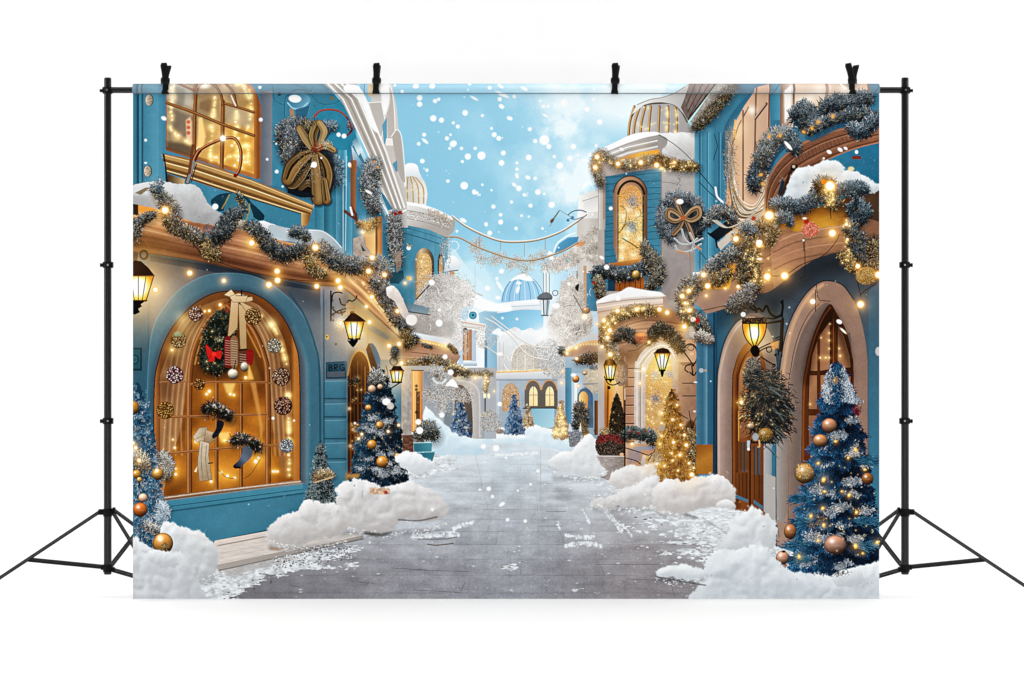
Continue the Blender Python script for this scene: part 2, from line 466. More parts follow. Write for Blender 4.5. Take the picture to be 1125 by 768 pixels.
    ui = np.floor(um); uf = um - ui
    hsh = np.sin(ri * 12.9898 + ui * 78.233) * 43758.5453; hsh = hsh - np.floor(hsh)
    c = c * (.975 + .05 * hsh[..., None])
    pxv = 1.1 / (9.5 / np.maximum(Y - vp[1], 4)) * 0 + 1
    dv = np.minimum(rf, 1 - rf) * np.maximum(Y - vp[1], 4) / 9.5          # distance to row joint in px
    du = np.minimum(uf, 1 - uf) * 1.05 * 30 / dep                          # distance to side joint in px
    vis = .45 + .55 * (fbm(26, 33, 3)[sl] > -.1)
    j = np.clip(1 - dv / .55, 0, 1) * .16 * vis + np.clip(1 - du / .6, 0, 1) * .12 * vis
    c = c * (1 - j[..., None] * far[..., None] ** .5)
    jl = np.clip(1 - np.abs(dv - 1.0) / .6, 0, 1) * .10 * vis
    c = c * (1 + .03 * fbm(1.6, 35, 3)[sl][..., None] * (.4 + far[..., None]) + .05 * fbm(18, 36, 3, 5)[sl][..., None] + .035 * fbm(9, 37, 3, 50)[sl][..., None])
    img[sl] = np.clip(c, 0, 1)
    # trampled snow: more to the sides and far away
    dist = np.abs(X - (560 + (Y - 480) * .05)) / (34 + (Y - 474) * 1.42)
    f = fbm(16, 41, 5, 4)[sl] * .55 + fbm(5, 42, 4, 1.8)[sl] * .45
    amt = np.clip((dist - .66) * np.where(X > 560, 3.3, 2.3), -.42, 1.4) + .9 * np.exp(-((Y - 482) / 10) ** 2) - .18
    rb = np.clip((X - 700) / 60, 0, 1) * np.clip((Y - 610) / 20, 0, 1)
    lb = np.clip((X - 235) / 60, 0, 1) * np.clip((420 - X) / 60, 0, 1) * np.clip((Y - 622) / 14, 0, 1)
    amt = amt - 1.2 * lb - .5 * rb
    for (px, py, rx, ry, k) in [(556, 622, 34, 8, .95), (592, 628, 16, 4, .6), (570, 648, 26, 7, .6), (600, 640, 14, 5, .4), (650, 598, 30, 6, .8), (668, 604, 18, 5, .6), (640, 590, 16, 4, .7), (690, 613, 12, 4, .5),
                                (634, 648, 10, 5, .9), (660, 652, 18, 4, .6), (745, 632, 26, 6, 1.), (725, 628, 14, 3, .8), (480, 588, 22, 4, 1.2), (478, 595, 18, 2.5, .9), (505, 515, 18, 3, .9), (515, 505, 12, 2, .7), (575, 499, 16, 1.5, 1), (600, 507, 8, 1.5, .8),
                                (500, 578, 18, 2.5, .6), (470, 560, 22, 4, .6), (630, 536, 7, 3, .6), (655, 575, 12, 4, .5), (330, 612, 42, 6, .5), (300, 622, 55, 8, .9), (262, 634, 50, 10, 1.1), (235, 645, 34, 9, 1.)]:
        amt = amt + k * np.exp(-((X - px) / rx) ** 2 - ((Y - py) / ry) ** 2)
    w = np.clip((amt + f * 1.25 - .42) * 5, 0, 1)
    film = np.clip((dist - .15) * .9 + .75 * np.exp(-(Y - 476) / 34) + .35 * fbm(30, 47, 4, 9)[sl] - .12, 0, .62) * np.exp(-np.clip(Y - 560, 0, 200) / 60)
    img[sl] += (hx('#e6eef4') - img[sl]) * film[..., None]
    shade = np.clip(.86 + .16 * fbm(4, 44, 4, 2.2)[sl] + .06 * np.clip(w, 0, 1), .55, 1)[..., None]
    sc = shade * hx('#eef3f6')
    edge = np.clip(1 - np.abs(w - .35) / .35, 0, 1) * .10 * far
    img[sl] = img[sl] * (1 - w[..., None] * .93) + sc * w[..., None] * .93
    img[sl] *= (1 - edge[..., None])
    # crumbs of snow
    n = 560
    yy = 478 + 178 * rng.random(n) ** .8; xx = 560 + rng.normal(0, 1, n) * (50 + (yy - 474) * 1.1)
    for x, y in zip(xx, yy):
        r = (.18 + .75 * rng.random() ** 4) * (.5 + (y - 474) / 170)
        spot(x, y, r * 1.7, '#eef3f6', .6, .5, r * .6)
    # a few long broken snow ridges and dark joints
    for P, wd in [([(666, 562), (678, 576), (682, 583)], 3), ([(640, 560), (648, 575)], 1.6), ([(684, 576), (694, 589)], 1.6), ([(622, 588), (636, 590), (652, 590)], 2.6), ([(612, 574), (615, 581)], 1.6), ([(545, 500), (590, 498)], 2), ([(520, 574), (505, 578), (498, 581)], 2.4), ([(622, 600), (640, 597), (660, 600)], 3), ([(455, 590), (478, 587), (502, 587)], 4)]:
        Q = cr(P); sl2, m2 = smask(Q, wd * 1.7, 2.2)
        put(sl2, np.clip(m2 * 1.2 - .35 + .8 * fbm(2.4, 48, 3)[sl2], 0, 1) * (m2 > 0), '#eef3f6', .9)
    for P in [[(593, 548), (590, 560), (556, 610)], [(594, 470), (594, 560)], [(590, 548), (592, 585), (592, 606)], [(520, 490), (536, 560)]]:
        line(P, .7, '#8d8380', .22)
    for P in [[(450, 626), (515, 628)], [(455, 648), (505, 651)], [(430, 624), (468, 626)], [(505, 651), (511, 640)], [(318, 643), (330, 645)], [(387, 639), (411, 641)], [(655, 620), (722, 620)], [(688, 636), (740, 638)], [(737, 641), (741, 655)], [(600, 562), (622, 562)], [(592, 578), (618, 578)]]:
        line(P, .7, '#4d4b52', .38)
    line(cr([(455, 592), (470, 592.5), (490, 592), (502, 590)]), 1.0, '#5e5a58', .6, soft=.8)
    line(cr([(470, 598), (480, 599), (498, 597)]), 1.2, '#6b5648', .8, soft=.8)

    # ---- snow banks at the end of the street
    bank = part('snow_bank_print', 'blue-white snow bank across the far end of the printed street')
    mound([(530, 474), (552, 470), (580, 466), (600, 470), (618, 474), (632, 482), (628, 496), (600, 492), (570, 486), (545, 487), (525, 486)], bank, '#c3d9e4', '#f7fdff', 4, 7, 1.0)
    mound([(540, 481), (556, 475), (572, 477), (584, 482), (574, 486), (552, 487)], bank, '#c6dde8', '#ffffff', 8, 6, .8)
    spot(549, 474, 5, '#8f7a68', .9, 1.2, 2.6)
    frosty = ['#ffffff', '#dfe9f0', '#b7cfe2', '#8fb6d8']
    t1 = part('christmas_tree_print', 'small blue tree before the far house door'); xtree(565, 431, 476, 10.5, ['#233f63', '#3c6a98', '#5c93c2', '#9cc4e2'], frosty, 31, 6, 1.5, .5, (2, 4), t1, lw=1)
    t2 = part('christmas_tree_print', 'tiny pale gold tree under the far windows'); xtree(580, 443, 468, 5.5, ['#8a6a48', '#b8935f', '#dcc08d', '#f4e2bd'], ['#fff4d8', '#ffffff'], 32, 5, 1.6, .5, (1.5, 3), t2, lw=1)
# ---------------------------------------------------------------- middle distance, left and right, strings across the street
def paint_mid():
    # ======== left, behind: white house with a roundel
    wh = part('white_house_print', 'white house with blue roundel and brown shutter, left of the printed street end')
    poly([(486, 282), (500, 274), (512, 292), (530, 312), (545, 335), (545, 412), (486, 412)], lg(486, 280, '#cfe9f4', 545, 400, '#f6fbfd'), pid=wh)
    poly(cr([(500, 300), (510, 288), (530, 289), (548, 330), (520, 330), (500, 320)], 5, True), '#d7f1fa', .7, soft=4)
    poly([(526, 344), (546, 336), (546, 408), (530, 408)], lg(526, 0, '#a9cfe3', 546, 0, '#7fb4d0'))
    poly(cr([(486, 308), (505, 306), (516, 316), (528, 326), (545, 333), (560, 335), (560, 342), (530, 341), (512, 332), (486, 330)], 4, True), '#fbfeff', soft=1)
    line(cr([(513, 310), (520, 320), (530, 325)]), .9, '#b59a7d', .8)
    poly(cr([(496, 337), (505, 330), (513, 336), (514, 350), (500, 352)], 5, True), '#b9dcee', .8, soft=1)
    poly([(500, 349), (534, 356), (534, 363), (500, 358)], lg(0, 349, '#f8f6f3', 0, 363, '#d6d3d0')); line([(502, 353), (531, 358)], 1.1, '#c49a72', .8); line([(502, 358), (534, 362)], .8, '#c9a987', .8)
    disc(519.5, 346.5, 4.3, '#2f9dbd', pid=part('roundel', 'blue round plaque', wh)); spot(519.5, 346.5, 2.6, '#58c0d8', 1, .6); spot(519.5, 346.3, 1.4, '#20506a', 1, .6)
    rect(503, 361, 533, 404, lg(503, 0, '#dde9f2', 533, 0, '#f3f8fb'))
    rect(504, 362, 509, 400, '#bcd2e2'); rect(518, 363, 523, 402, '#bcc9d6'); rect(532.5, 374, 535.5, 404, '#3f7fa6')
    rect(508.5, 362, 518.5, 396, lg(508, 0, '#8a5a38', 518, 0, '#a97450', .3, '#d9a878'), pid=part('shutter', None, wh)); line([(513.5, 366), (513.5, 395)], .6, '#6d4426'); spot(511, 362.5, 2.5, '#3e3630', .8, .8)
    rect(509, 397, 524, 402, lg(0, 397, '#f6fafc', 0, 402, '#93a7b8'))
    sprays(inpoly(cr([(500, 363), (512, 362), (517, 364), (512, 368), (503, 372)], 4, True), 150), ['#ffffff', '#d9d2c8', '#b9a48c'], (.5, 1.6))
    sprays(inpoly(cr([(522, 363), (540, 356), (548, 372), (534, 384), (524, 378)], 4, True), 500), ['#ffffff', '#ece8e4', '#c9c4bf', '#d8c8b4'], (.6, 2))
    # gate arch, garland and blue tree under it
    rect(486, 404, 545, 482, lg(486, 404, '#a9a5a0', 545, 470, '#b4bac2'))
    arch = part('stone_arch_print', 'grey-beige stone arch with a blue tree in front, left middle of the print')
    poly([(499, 415), (532, 415), (532, 482), (520, 482), (519, 440), (514, 428), (505, 422), (499, 421)], lg(499, 0, '#b3a89e', 532, 0, '#a5abb4', .55, '#cdc3b9'), pid=arch)
    line(cr([(502, 418), (516, 420), (525, 428), (527, 445), (527, 480)]), 1.6, '#e3dad0', .7, soft=1.2)
    poly(cr([(500, 424), (507, 423), (514, 430), (518, 442), (518, 482), (498, 482)], 4), lg(0, 424, '#7a6554', 0, 482, '#54504e'))
    poly(cr([(490, 440), (496, 436), (498, 480), (488, 480)], 4, True), '#7e8c98', .8, soft=1.5)
    garland([(486, 404), (500, 408), (516, 410), (540, 411)], 3.2, 700, ['#3a2f22', '#6b5a42', '#94805f', '#b9a987', '#e0d3b8', '#fff4dd'], (1.2, 2.6), .2, part('garland_print', 'snowy lit garland over the stone arch'))
    garland([(534, 408), (535, 418), (533, 430)], 2.8, 260, ['#3a2f22', '#6b5a42', '#94805f', '#b9a987', '#e0d3b8', '#fff4dd'], (1.2, 2.4), .35)
    tinylights([(x, 413.5 + rng.normal(0, .5)) for x in np.arange(500, 530, 2.6)] + [(533 + rng.normal(0, 1), y) for y in np.arange(412, 432, 3.2)], 1, .8)
    for x, y, r in [(522.5, 415.5, 2.6), (534, 415, 1.8), (536, 419, 1.6)]: bulb(x, y, r * .7, .7)
    for x in (532.5, 537): spot(x, 435, 1.7, '#fff1c8', 1, .8, 3); 
    line([(533, 438), (533, 452)], 1.6, '#5b5f63')
    for x, y in ((543, 430), (532, 456)): bulb(x, y, 1.1, .7, '#ffb020')
    p = inpoly(cr([(528, 458), (534, 452), (545, 453), (550, 470), (545, 474), (530, 472)], 4, True), 800); sprays(p, ['#ffffff', '#e6e2dc', '#b5aea4', '#8b8378', '#d9c98f'], (.6, 2))
    for x, y in [(489.5, 439), (497, 430)]: pass
    t = part('christmas_tree_print', 'frosted blue tree standing in the stone arch'); xtree(506, 440, 482, 10.5, ['#1f3b5e', '#36628f', '#5a8dbb', '#9dc2e0'], ['#ffffff', '#e4edf4', '#b9cfe2'], 33, 5, 1.6, .5, (2, 4.5), t, lw=1, pw=.55)
    tinylights([(500, 452), (510, 448), (504, 462), (512, 470), (498, 455)], .9, .5)
    # ======== left turret
    tur = part('turret_house_print', 'teal turret house with ribbed white dome and gold arched window, left of the street')
    poly([(428, 238), (492, 256), (492, 340), (428, 345)], tx(lg(428, 0, '#357f99', 492, 0, '#6bb4cd', .55, '#52a3c0'), .05, 3, 14, seed=15), pid=tur)
    line(cr([(440, 255), (465, 262), (488, 270)]), 1.1, '#2b5f76', .7, soft=.8); line(cr([(438, 248), (470, 257), (490, 264)]), .8, '#2b5f76', .5)
    for x in (436, 445, 478, 487): line([(x, 262), (x, 338)], .7, '#2f7690', .35)
    dm = part('dome', 'white dome with gold ribs', tur)
    poly(cr([(443, 222), (444, 205), (448, 192), (458, 190), (466, 199), (469.5, 212), (468, 226)], 5), lg(443, 0, '#c9c4ba', 470, 0, '#efece7'), pid=dm)
    for i, x in enumerate((447, 453, 459, 464.5)):
        P = cr([(448 + i * 2.4, 193.5), (x, 206), (x + .8, 223)]); line(P, 1.6, '#a58a5c', .9); line(off(P, -.5, 0), .6, '#efdcae', .9)
    tinylights([(448 + 4.6 * i + rng.normal(0, .5), 200 + rng.random() * 20) for i in range(5) for _ in range(3)], .6, .4)
    poly(cr([(444, 193), (445, 182), (450, 179), (458, 181), (461, 190), (465, 199), (455, 194)], 5, True), lg(0, 179, '#ffffff', 0, 199, '#d3dde2'))
    poly(cr([(440, 222), (458, 224), (476, 230), (492, 236), (500, 243), (497, 256), (487, 259), (470, 252), (440, 244)], 3, True), lg(440, 222, '#f4f4f2', 455, 258, '#b4afa9'), pid=tur)
    line(cr([(441, 223), (458, 225), (478, 231), (496, 240)]), 3.4, '#ffffff', soft=.8)
    for o in (8, 13, 17): line(cr([(441, 222 + o), (458, 225 + o), (478, 231 + o * .95), (493, 239 + o * .8)]), .8, '#8f8b86' if o != 13 else '#f7f5f2', .7)
    sprays(inpoly(cr([(441, 232), (470, 234), (496, 244), (494, 249), (468, 241), (441, 238)], 3, True), 420), ['#e8e2d8', '#b99f78', '#ffffff', '#8f8576'], (.5, 1.4))
    sprays(inpoly(cr([(470, 229), (482, 232), (496, 240), (492, 245), (474, 236)], 3, True), 300), ['#d8b98a', '#f5e7c8', '#a8865a', '#ffffff'], (.5, 1.4))
    gw = part('window', 'gold-lit arched window', tur)
    G = ell(466.5, 288, 10.5, 15.5, 24, 180, 360) + [(477, 326), (456, 330)]
    poly(G, lg(456, 0, '#8f7a58', 477, 0, '#4b3f30', .3, '#d9c39a'), pid=gw)
    G2 = ell(466.2, 290, 8, 12.2, 24, 180, 360) + [(474.2, 325), (458.2, 328)]
    poly(G2, lg(0, 278, '#e5bd7c', 0, 328, '#c99a5a')); sprays(inpoly(G2, 900), ['#ffe9b8', '#fff6dd', '#d9a55a', '#b27c3c', '#f3cd8c'], (.5, 1.4))
    tinylights(inpoly(G2, 18), .8, .5)
    poly(ell(484, 290, 3.4, 12, 16, 180, 360) + [(487, 305), (481, 305)], '#584c3c'); poly(ell(484.5, 291, 2, 9, 16, 180, 360) + [(486.5, 304), (482.5, 304)], '#c99d5e')
    # chimney / snow-capped post
    rect(494, 296, 499, 309, '#c99a6c'); poly(cr([(488, 296), (491, 285), (498, 281), (505, 287), (506, 294), (500, 298), (490, 298)], 4, True), lg(0, 281, '#ffffff', 0, 298, '#d3dce2'), rough=.5)
    line([(493, 298), (503, 297)], 1, '#5a5148')
    for q in ell(499, 270, 5, 5, 14): spot(q[0], q[1], .9, '#e8f1f5', .8, .8)
    line(cr([(486, 285), (488, 272), (492, 264), (498, 261)]), 1.2, '#b7a48e', .8); sprays(inpoly([(484, 262), (496, 262), (494, 310), (482, 310)], 420), ['#ffffff', '#dbe8f0', '#b7c3cc', '#c4ae94'], (.6, 2))
    # frosted bush on the balcony
    bush = part('frosted_bush_print', 'grey-white frosted bush on the balcony below the turret')
    B = cr([(462, 322), (474, 306), (488, 300), (505, 306), (518, 315), (516, 332), (506, 345), (508, 372), (503, 386), (460, 384), (446, 372), (450, 345)], 5, True)
    poly(B, lg(446, 0, '#b3ada7', 516, 0, '#e3e0dc'), rough=1.5, pid=bush); sprays(inpoly(cr([(456, 316), (474, 300), (506, 300), (522, 316), (520, 336), (512, 352), (514, 378), (506, 388)], 4, True), 1500), ['#ffffff', '#f4f2ef', '#dcd8d3'], (1, 3.4))
    p = inpoly(B, 5200); sh = np.clip(.5 + .30 * fbm(9, 61, 4)[((p[:, 1] - PY0) * S).astype(int), ((p[:, 0] - PX0) * S).astype(int)] + (p[:, 0] - 480) / 90 + rng.normal(0, .16, len(p)), 0, .999)
    PC = np.array([hx(c) for c in ['#8f8881', '#aaa39c', '#c4bdb6', '#dad5d0', '#efecea', '#ffffff']])
    cc = PC[(sh * 6).astype(int)]; needles(p, rng.uniform(0, 6.3, len(p)), rng.uniform(.7, 2.2, len(p)), cc * .93, cc, 1)
    poly([(432, 331), (450, 333), (472, 338), (470, 345), (432, 343)], lg(0, 331, '#5d7f90', 0, 345, '#8aa3b0'), .85); line([(447, 342), (472, 346)], 1.2, '#5b5148')
    line([(457, 329), (474, 311)], 1.3, '#4d3a2c')
    poly([(446, 350), (500, 354), (496, 372), (446, 368)], '#a8a29c', .55, soft=3)
    spot(474, 310.5, 3.2, '#ffffff', 1, 1); 
    # balcony with lit edge
    bal = part('balcony_print', 'balcony with snowy rail and gold lights above the left shop door')
    poly(cr([(444, 364), (470, 368), (500, 374), (498, 381), (470, 376), (446, 372)], 4, True), lg(0, 364, '#f1f4f6', 0, 381, '#c4c6c8'), soft=.8)
    poly([(440, 374), (500, 381), (506, 392), (498, 404), (440, 402)], lg(0, 374, '#a97a52', 0, 402, '#8b6a55', .55, '#b98f74'), pid=bal)
    line([(452, 387), (492, 391)], 1, '#6f4f3c', .7); line([(440, 392), (490, 394)], 1.2, '#d3ad92', .6)
    line(cr([(456, 373), (478, 377), (495, 382)]), 2.4, '#e9a240', .9, soft=1.6); tinylights([(456 + i * 3.3, 373 + i * .75) for i in range(14)], 1, .8)
    glow(490, 379, 8, '#ffb54a', .7); garland([(494, 380), (501, 387)], 3, 150, GOLDF, (1, 2.4), .6)
    garland([(447, 378), (456, 372)], 5, 260, FROST, (1.2, 3), .3); garland([(465, 379), (474, 382)], 2.2, 100, FROST, (1, 2.2), .2)
    garland([(446, 402), (460, 398), (478, 395), (492, 401), (512, 410)], 4.6, 950, ['#2a2018', '#4d3d2a', '#76624a', '#a08c6c', '#cbb994', '#efe0c0'], (1.2, 3), .3, part('garland_print', 'brown frosted garland under the left balcony'))
    tinylights([(460 + i * 3.5, 403 + 2.5 * math.sin(i)) for i in range(16)], .9, .8)
    # shop front below the balcony
    sh_ = part('small_shop_print', 'small shop front with orange lit door beside the planter')
    rect(440, 402, 487, 500, lg(440, 0, '#a9a39c', 487, 0, '#b8bab8'), pid=sh_)
    poly([(440, 404), (455, 405), (455, 497), (440, 492)], tx(lg(440, 0, '#b1aaa4', 455, 0, '#a29b96'), .10, 2.5, 4, seed=17))
    rect(452, 407, 464.5, 476, lg(452, 0, '#e79a48', 464, 0, '#c98346', .45, '#f6c078'), pid=part('door', 'orange lit doorway', sh_)); rect(457, 430, 461.5, 462, '#7b4f2a'); line([(452, 407), (465, 407)], 1.3, '#7a5535'); line([(454.5, 408), (454.5, 476)], .8, '#f9d9a6')
    for y in (424, 428, 453): spot(457.5, y, 1.6, '#3b3733', .8, .8)
    rect(465, 408, 487, 470, lg(465, 408, '#8f9296', 487, 470, '#b9c0c4'))
    W = part('frosted_bush_print', 'white snow-covered wreath and boughs beside the orange doorway')
    for cx, cy, rx, ry, n in [(480, 408, 8, 10, 320), (484, 422, 11, 14, 620), (476, 436, 12, 7, 320), (505, 433, 16, 8, 560), (487, 446, 7, 10, 380), (470, 432, 6, 8, 200)]:
        q = rng.normal(0, .45, (n, 2)) * [rx, ry] + [cx, cy]
        sprays(q, ['#ffffff', '#eceae6', '#d4cec6', '#a58f72', '#8a7862', '#f7f4ee'], (.8, 2.8)); mark(W, *smask([(cx - .1, cy), (cx, cy)], min(rx, ry) * 1.7))
    line(ell(483, 415, 7, 6, 20, 20, 170), 2.6, '#e6eef3', .8, soft=1.6); spot(480, 413, 2.2, '#5a4a40', .6, 1.4); spot(500, 412, 2.6, '#6a4a34', .9, 1.2)
    p = inpoly(cr([(466, 436), (486, 436), (520, 438), (516, 442), (480, 441)], 3, True), 260); sprays(p, ['#f4f0e8', '#cbb99a', '#ffffff'], (.8, 2))
    poly(cr([(489, 424), (497, 416), (503, 424), (502, 426), (494, 424)], 3, True), '#ffffff', soft=.8)
    bank = part('snow_drift_print', 'steep blue-white snow slide beside the teal planter')
    mound([(467, 446), (474, 452), (487, 464), (500, 476), (520, 482), (533, 490), (532, 498), (505, 500), (475, 499), (466, 492), (464, 470)], bank, '#b7d2e0', '#f4fcff', 12, 9, 1.2)
    pl = part('planter_print', 'teal wooden planter box with a dark frosted shrub')
    garland([(462, 478), (470, 470), (476, 478)], 8.5, 900, ['#1c2226', '#34423f', '#566058', '#87877c', '#b3b0a6', '#dfe2e0'], (1.2, 3.2), .05)
    poly([(454.5, 486), (475, 486), (474, 497), (455, 497)], lg(454, 0, '#2f7d93', 475, 0, '#4fa3b4'), pid=pl)
    poly([(453, 497.5), (478, 496.5), (475, 507), (470, 508), (455, 503)], lg(454, 497, '#2b7488', 475, 508, '#3f93a8'), pid=pl); line([(453, 497.2), (478, 496.3)], 1, '#9fd3dc'); line([(454.5, 486.5), (475, 486.2)], .9, '#b9dfe4')
    poly([(442, 478), (454, 478), (454, 497), (443, 496)], tx('#6b4a3c', .3, 2, seed=18)); 
    for x, y, r in [(459.5, 463.5, 3.2), (461, 473, 4)]: spot(x, y, r, '#fffaf0', 1, .9)

    # ======== right, behind: blue house and frosted trees
    bh = part('blue_house_print', 'narrow blue and white house at the right of the printed street end')
    rect(597, 290, 662, 372, lg(597, 0, '#e7f3f9', 662, 0, '#b9cfdb'), pid=bh); rect(617, 370, 662, 482, lg(617, 0, '#b5c4cf', 662, 0, '#a9c3d2'), pid=bh); poly([(598, 372), (620, 372), (620, 402), (604, 400)], lg(598, 372, '#eef4f7', 612, 402, '#c9cdd2'), soft=2)
    rect(604, 296, 624, 320, lg(604, 0, '#d6f0fb', 624, 0, '#b8e0f2'))
    poly([(636, 215), (641, 213), (664, 205), (664, 240), (634, 242)], lg(636, 0, '#f6f6f4', 664, 0, '#cfccc7')); poly([(642, 222), (660, 216), (660, 232), (642, 234)], lg(0, 216, '#dcdad7', 0, 234, '#f2f1ef')); line([(640, 221), (662, 214)], .8, '#a8a5a0')
    rect(634, 240, 664, 342, lg(634, 0, '#cfcac4', 664, 0, '#b3aca5', .35, '#d9d4ce'))
    poly([(608, 280), (614, 268), (624, 261), (636, 260), (634, 268), (620, 276)], lg(608, 260, '#6bbbe0', 634, 280, '#3c97cb')); line(cr([(608, 279), (612, 268), (622, 260), (632, 256)]), 1.6, '#f3fafd')
    rect(643.5, 300, 656, 342, lg(643, 0, '#5a9cb8', 656, 0, '#3f87a6'))
    rect(641, 292, 644.5, 336, '#c4a27e')
    fb = part('frosted_tree_print', 'tall tan-white frosted tree at the right of the street')
    for C, sd in [([(640, 262), (652, 250), (668, 246), (682, 256), (681, 284), (672, 292), (655, 290), (640, 284), (632, 292), (612, 298), (606, 286), (622, 278)], 62),
                  ([(616, 314), (624, 306), (632, 304), (641, 316), (643, 340), (650, 344), (648, 366), (634, 374), (622, 382), (610, 378), (602, 362), (606, 344), (614, 330)], 63)]:
        B = cr(C, 5, True); poly(B, lg(604, 0, '#e6e2dd', 680, 0, '#b3aba4'), rough=1.8, pid=fb); e = inpoly(B, 900); c0 = e.mean(0); sprays(c0 + (e - c0) * 1.14, ['#ffffff', '#f4f2ef', '#dcd8d3'], (1, 3.4))
        p = inpoly(B, 5600); sh = np.clip(.55 + .28 * fbm(9, sd, 4)[((p[:, 1] - PY0) * S).astype(int), ((p[:, 0] - PX0) * S).astype(int)] - (p[:, 0] - 630) / 130 + rng.normal(0, .17, len(p)), 0, .999)
        cc = PC[(sh * 6).astype(int)]; needles(p, rng.uniform(0, 6.3, len(p)), rng.uniform(.7, 2.4, len(p)), cc * np.array([.93, .91, .88]), cc * np.array([1, .99, .96]), 1)
    p = inpoly(cr([(588, 380), (606, 372), (616, 384), (630, 394), (640, 408), (620, 416), (600, 412), (590, 400)], 4, True), 2400); sprays(p, ['#ffffff', '#f2efea', '#dcd6ce', '#c0b6aa', '#a99f94'], (.7, 2.4))
    poly(cr([(622, 384), (634, 376), (650, 366), (662, 372), (662, 380), (640, 382), (626, 390)], 4, True), lg(622, 370, '#e3e3e2', 660, 384, '#c3beb9'), .9, soft=1.5)
    for P in [[(630, 324), (638, 338), (641, 346)], [(633, 368), (637, 360)], [(634, 306), (634, 298)]]: line(P, .9, '#4a4038', .8)
    poly(cr([(632, 316), (636, 312), (635, 320)], 3, True), '#2c2a28', rough=.4)
    for k in range(16):
        x, y = 626 + rng.normal(0, 9), 348 + rng.normal(0, 15); a = rng.uniform(-2.6, -.5); line(cr([(x, y), (x + 4 * math.cos(a), y + 4 * math.sin(a)), (x + 8 * math.cos(a + .3), y + 8 * math.sin(a + .3))]), .6, ['#ffffff', '#8f867c', '#f2efeb'][k % 3], .75)
        x, y = 486 + rng.normal(0, 9), 336 + rng.normal(0, 10); a = rng.uniform(-2.6, -.5); line(cr([(x, y), (x + 4 * math.cos(a), y + 4 * math.sin(a)), (x + 8 * math.cos(a - .3), y + 8 * math.sin(a - .3))]), .6, ['#ffffff', '#948b82', '#f2efeb'][k % 3], .7)
    bauble(644, 341, 4.4, '#b07f55', 3.8); glow(642, 348, 6, '#ffcf8a', .8); spot(642, 348, 3, '#fff3dc', 1, 1)
    spot(624, 286, 2.6, '#3aa9b8', .7, 1.5); spot(638, 268, 5, '#e3935a', .8, 1.6, 2, -.4); line([(608, 280), (635, 267)], 1.2, '#6d4d35')
    spot(605, 281, 5.2, '#ffffff', 1, .8, 3, 1.2)
    # canopy with lights over the blue front
    cn = part('canopy_print', 'small curved canopy edged with warm lights over the blue front')
    poly(cr([(620, 390), (634, 380), (652, 376), (664, 379), (668, 390), (640, 389), (626, 396)], 4, True), lg(0, 376, '#b28a6c', 0, 396, '#a08274'), pid=cn)
    line(cr([(622, 388), (636, 379), (654, 375), (662, 378)]), 2.4, '#e0a458', .8, soft=1.5)
    rect(621, 392, 664, 482, lg(621, 0, '#9fb9c9', 664, 0, '#8fa3b0'))
    rect(621, 404, 628, 470, lg(621, 0, '#3f86a8', 628, 0, '#65a9c8')); rect(628, 410, 645, 470, lg(628, 0, '#c3d3de', 645, 0, '#9db4c4')); rect(631, 414, 634, 470, '#e6eef3')
    rect(642, 405, 662, 432, tx('#bdb3a4', .12, 2, seed=19)); line([(641, 422), (662, 421.5)], 1.3, '#7b8894')
    A = part('door', None, bh)
    poly(ell(643, 436, 8.5, 9, 20, 180, 360) + [(652, 470), (634, 470)], '#5f7486', pid=A); poly(ell(641, 437, 5, 7, 20, 180, 360) + [(645, 460), (636, 462)], lg(636, 0, '#f6dca0', 646, 0, '#d39a4c'))
    line(cr([(638, 429), (644, 427), (649, 433), (650, 445)]), 2, '#3f6fa4', .8); rect(653, 440, 657, 478, lg(653, 0, '#4b3424', 657, 0, '#a0622e'))
    rect(657.5, 430, 660, 478, '#a9d2e4'); rect(660, 412, 665, 474, lg(660, 0, '#2a566e', 665, 0, '#1f4258'))
    garland([(634, 396), (646, 394), (664, 396)], [3, 6, 7], 700, ['#120d0a', '#2c1f17', '#4a3627', '#6d5640', '#8f7b62', '#b9ab96'], (1.2, 3), .12, part('garland_print', 'dark brown garland under the canopy lights'))
    garland([(650, 404), (660, 402), (664, 412)], 3, 220, ['#1b2f45', '#33516c', '#6b8296', '#d9e2e8', '#ffffff', '#ffffff'], (1, 2.6), 0)
    garland([(618, 388), (617, 384)], 4, 160, FROST, (1.2, 2.6), .2)
    for x, y, r in [(623, 388.5, 2), (633, 382, 2.4), (625, 382, 1.7), (633.5, 394, 2.1), (662, 381, 2.3), (618, 408, 1.6), (617, 420.5, 2), (635.5, 424, 1.9), (664, 371, 2.4)]: bulb(x, y, r * .8, .9)
    tinylights([(620 + i * 3.0, 387 - 9 * math.sin(min(i / 9, 1) * 1.6)) for i in range(14)], .8, .7)
    bauble(632.5, 416.5, 4, '#c8853c'); bauble(642.5, 410, 3, '#c7a070', 2.2); bauble(660, 429, 3.2, '#dcc39a', 4.2)
    spot(630, 412, 3, '#f4f8fa', .9, 1, 2)
    tg = part('christmas_tree_print', 'golden lit tree in the snow at the far right'); xtree(616.5, 438, 481, 9.2, ['#8b5f35', '#b98a54', '#dbb47c', '#f1d6a6'], ['#fff3d6', '#ffffff', '#f7dfb4'], 35, 6, 1.7, .55, (1.8, 3.6), tg, lw=1)
    tinylights(inpoly([(616, 442), (625, 478), (608, 478)], 46), .9, .7)
    fp = part('potted_shrub_print', 'dark spiky shrub in a grey frosted pot at the far right')
    garland([(636, 446), (638, 458), (634, 468)], [5, 8, 4], 700, ['#171310', '#2d2620', '#4a4038', '#6b6258', '#94887c', '#b9b0a6'], (1.5, 4.5), .08)
    garland([(640, 466), (644, 478)], [4, 4], 260, GOLDF, (1.2, 2.6), .5); bulb(643, 480, 1.6, .8)
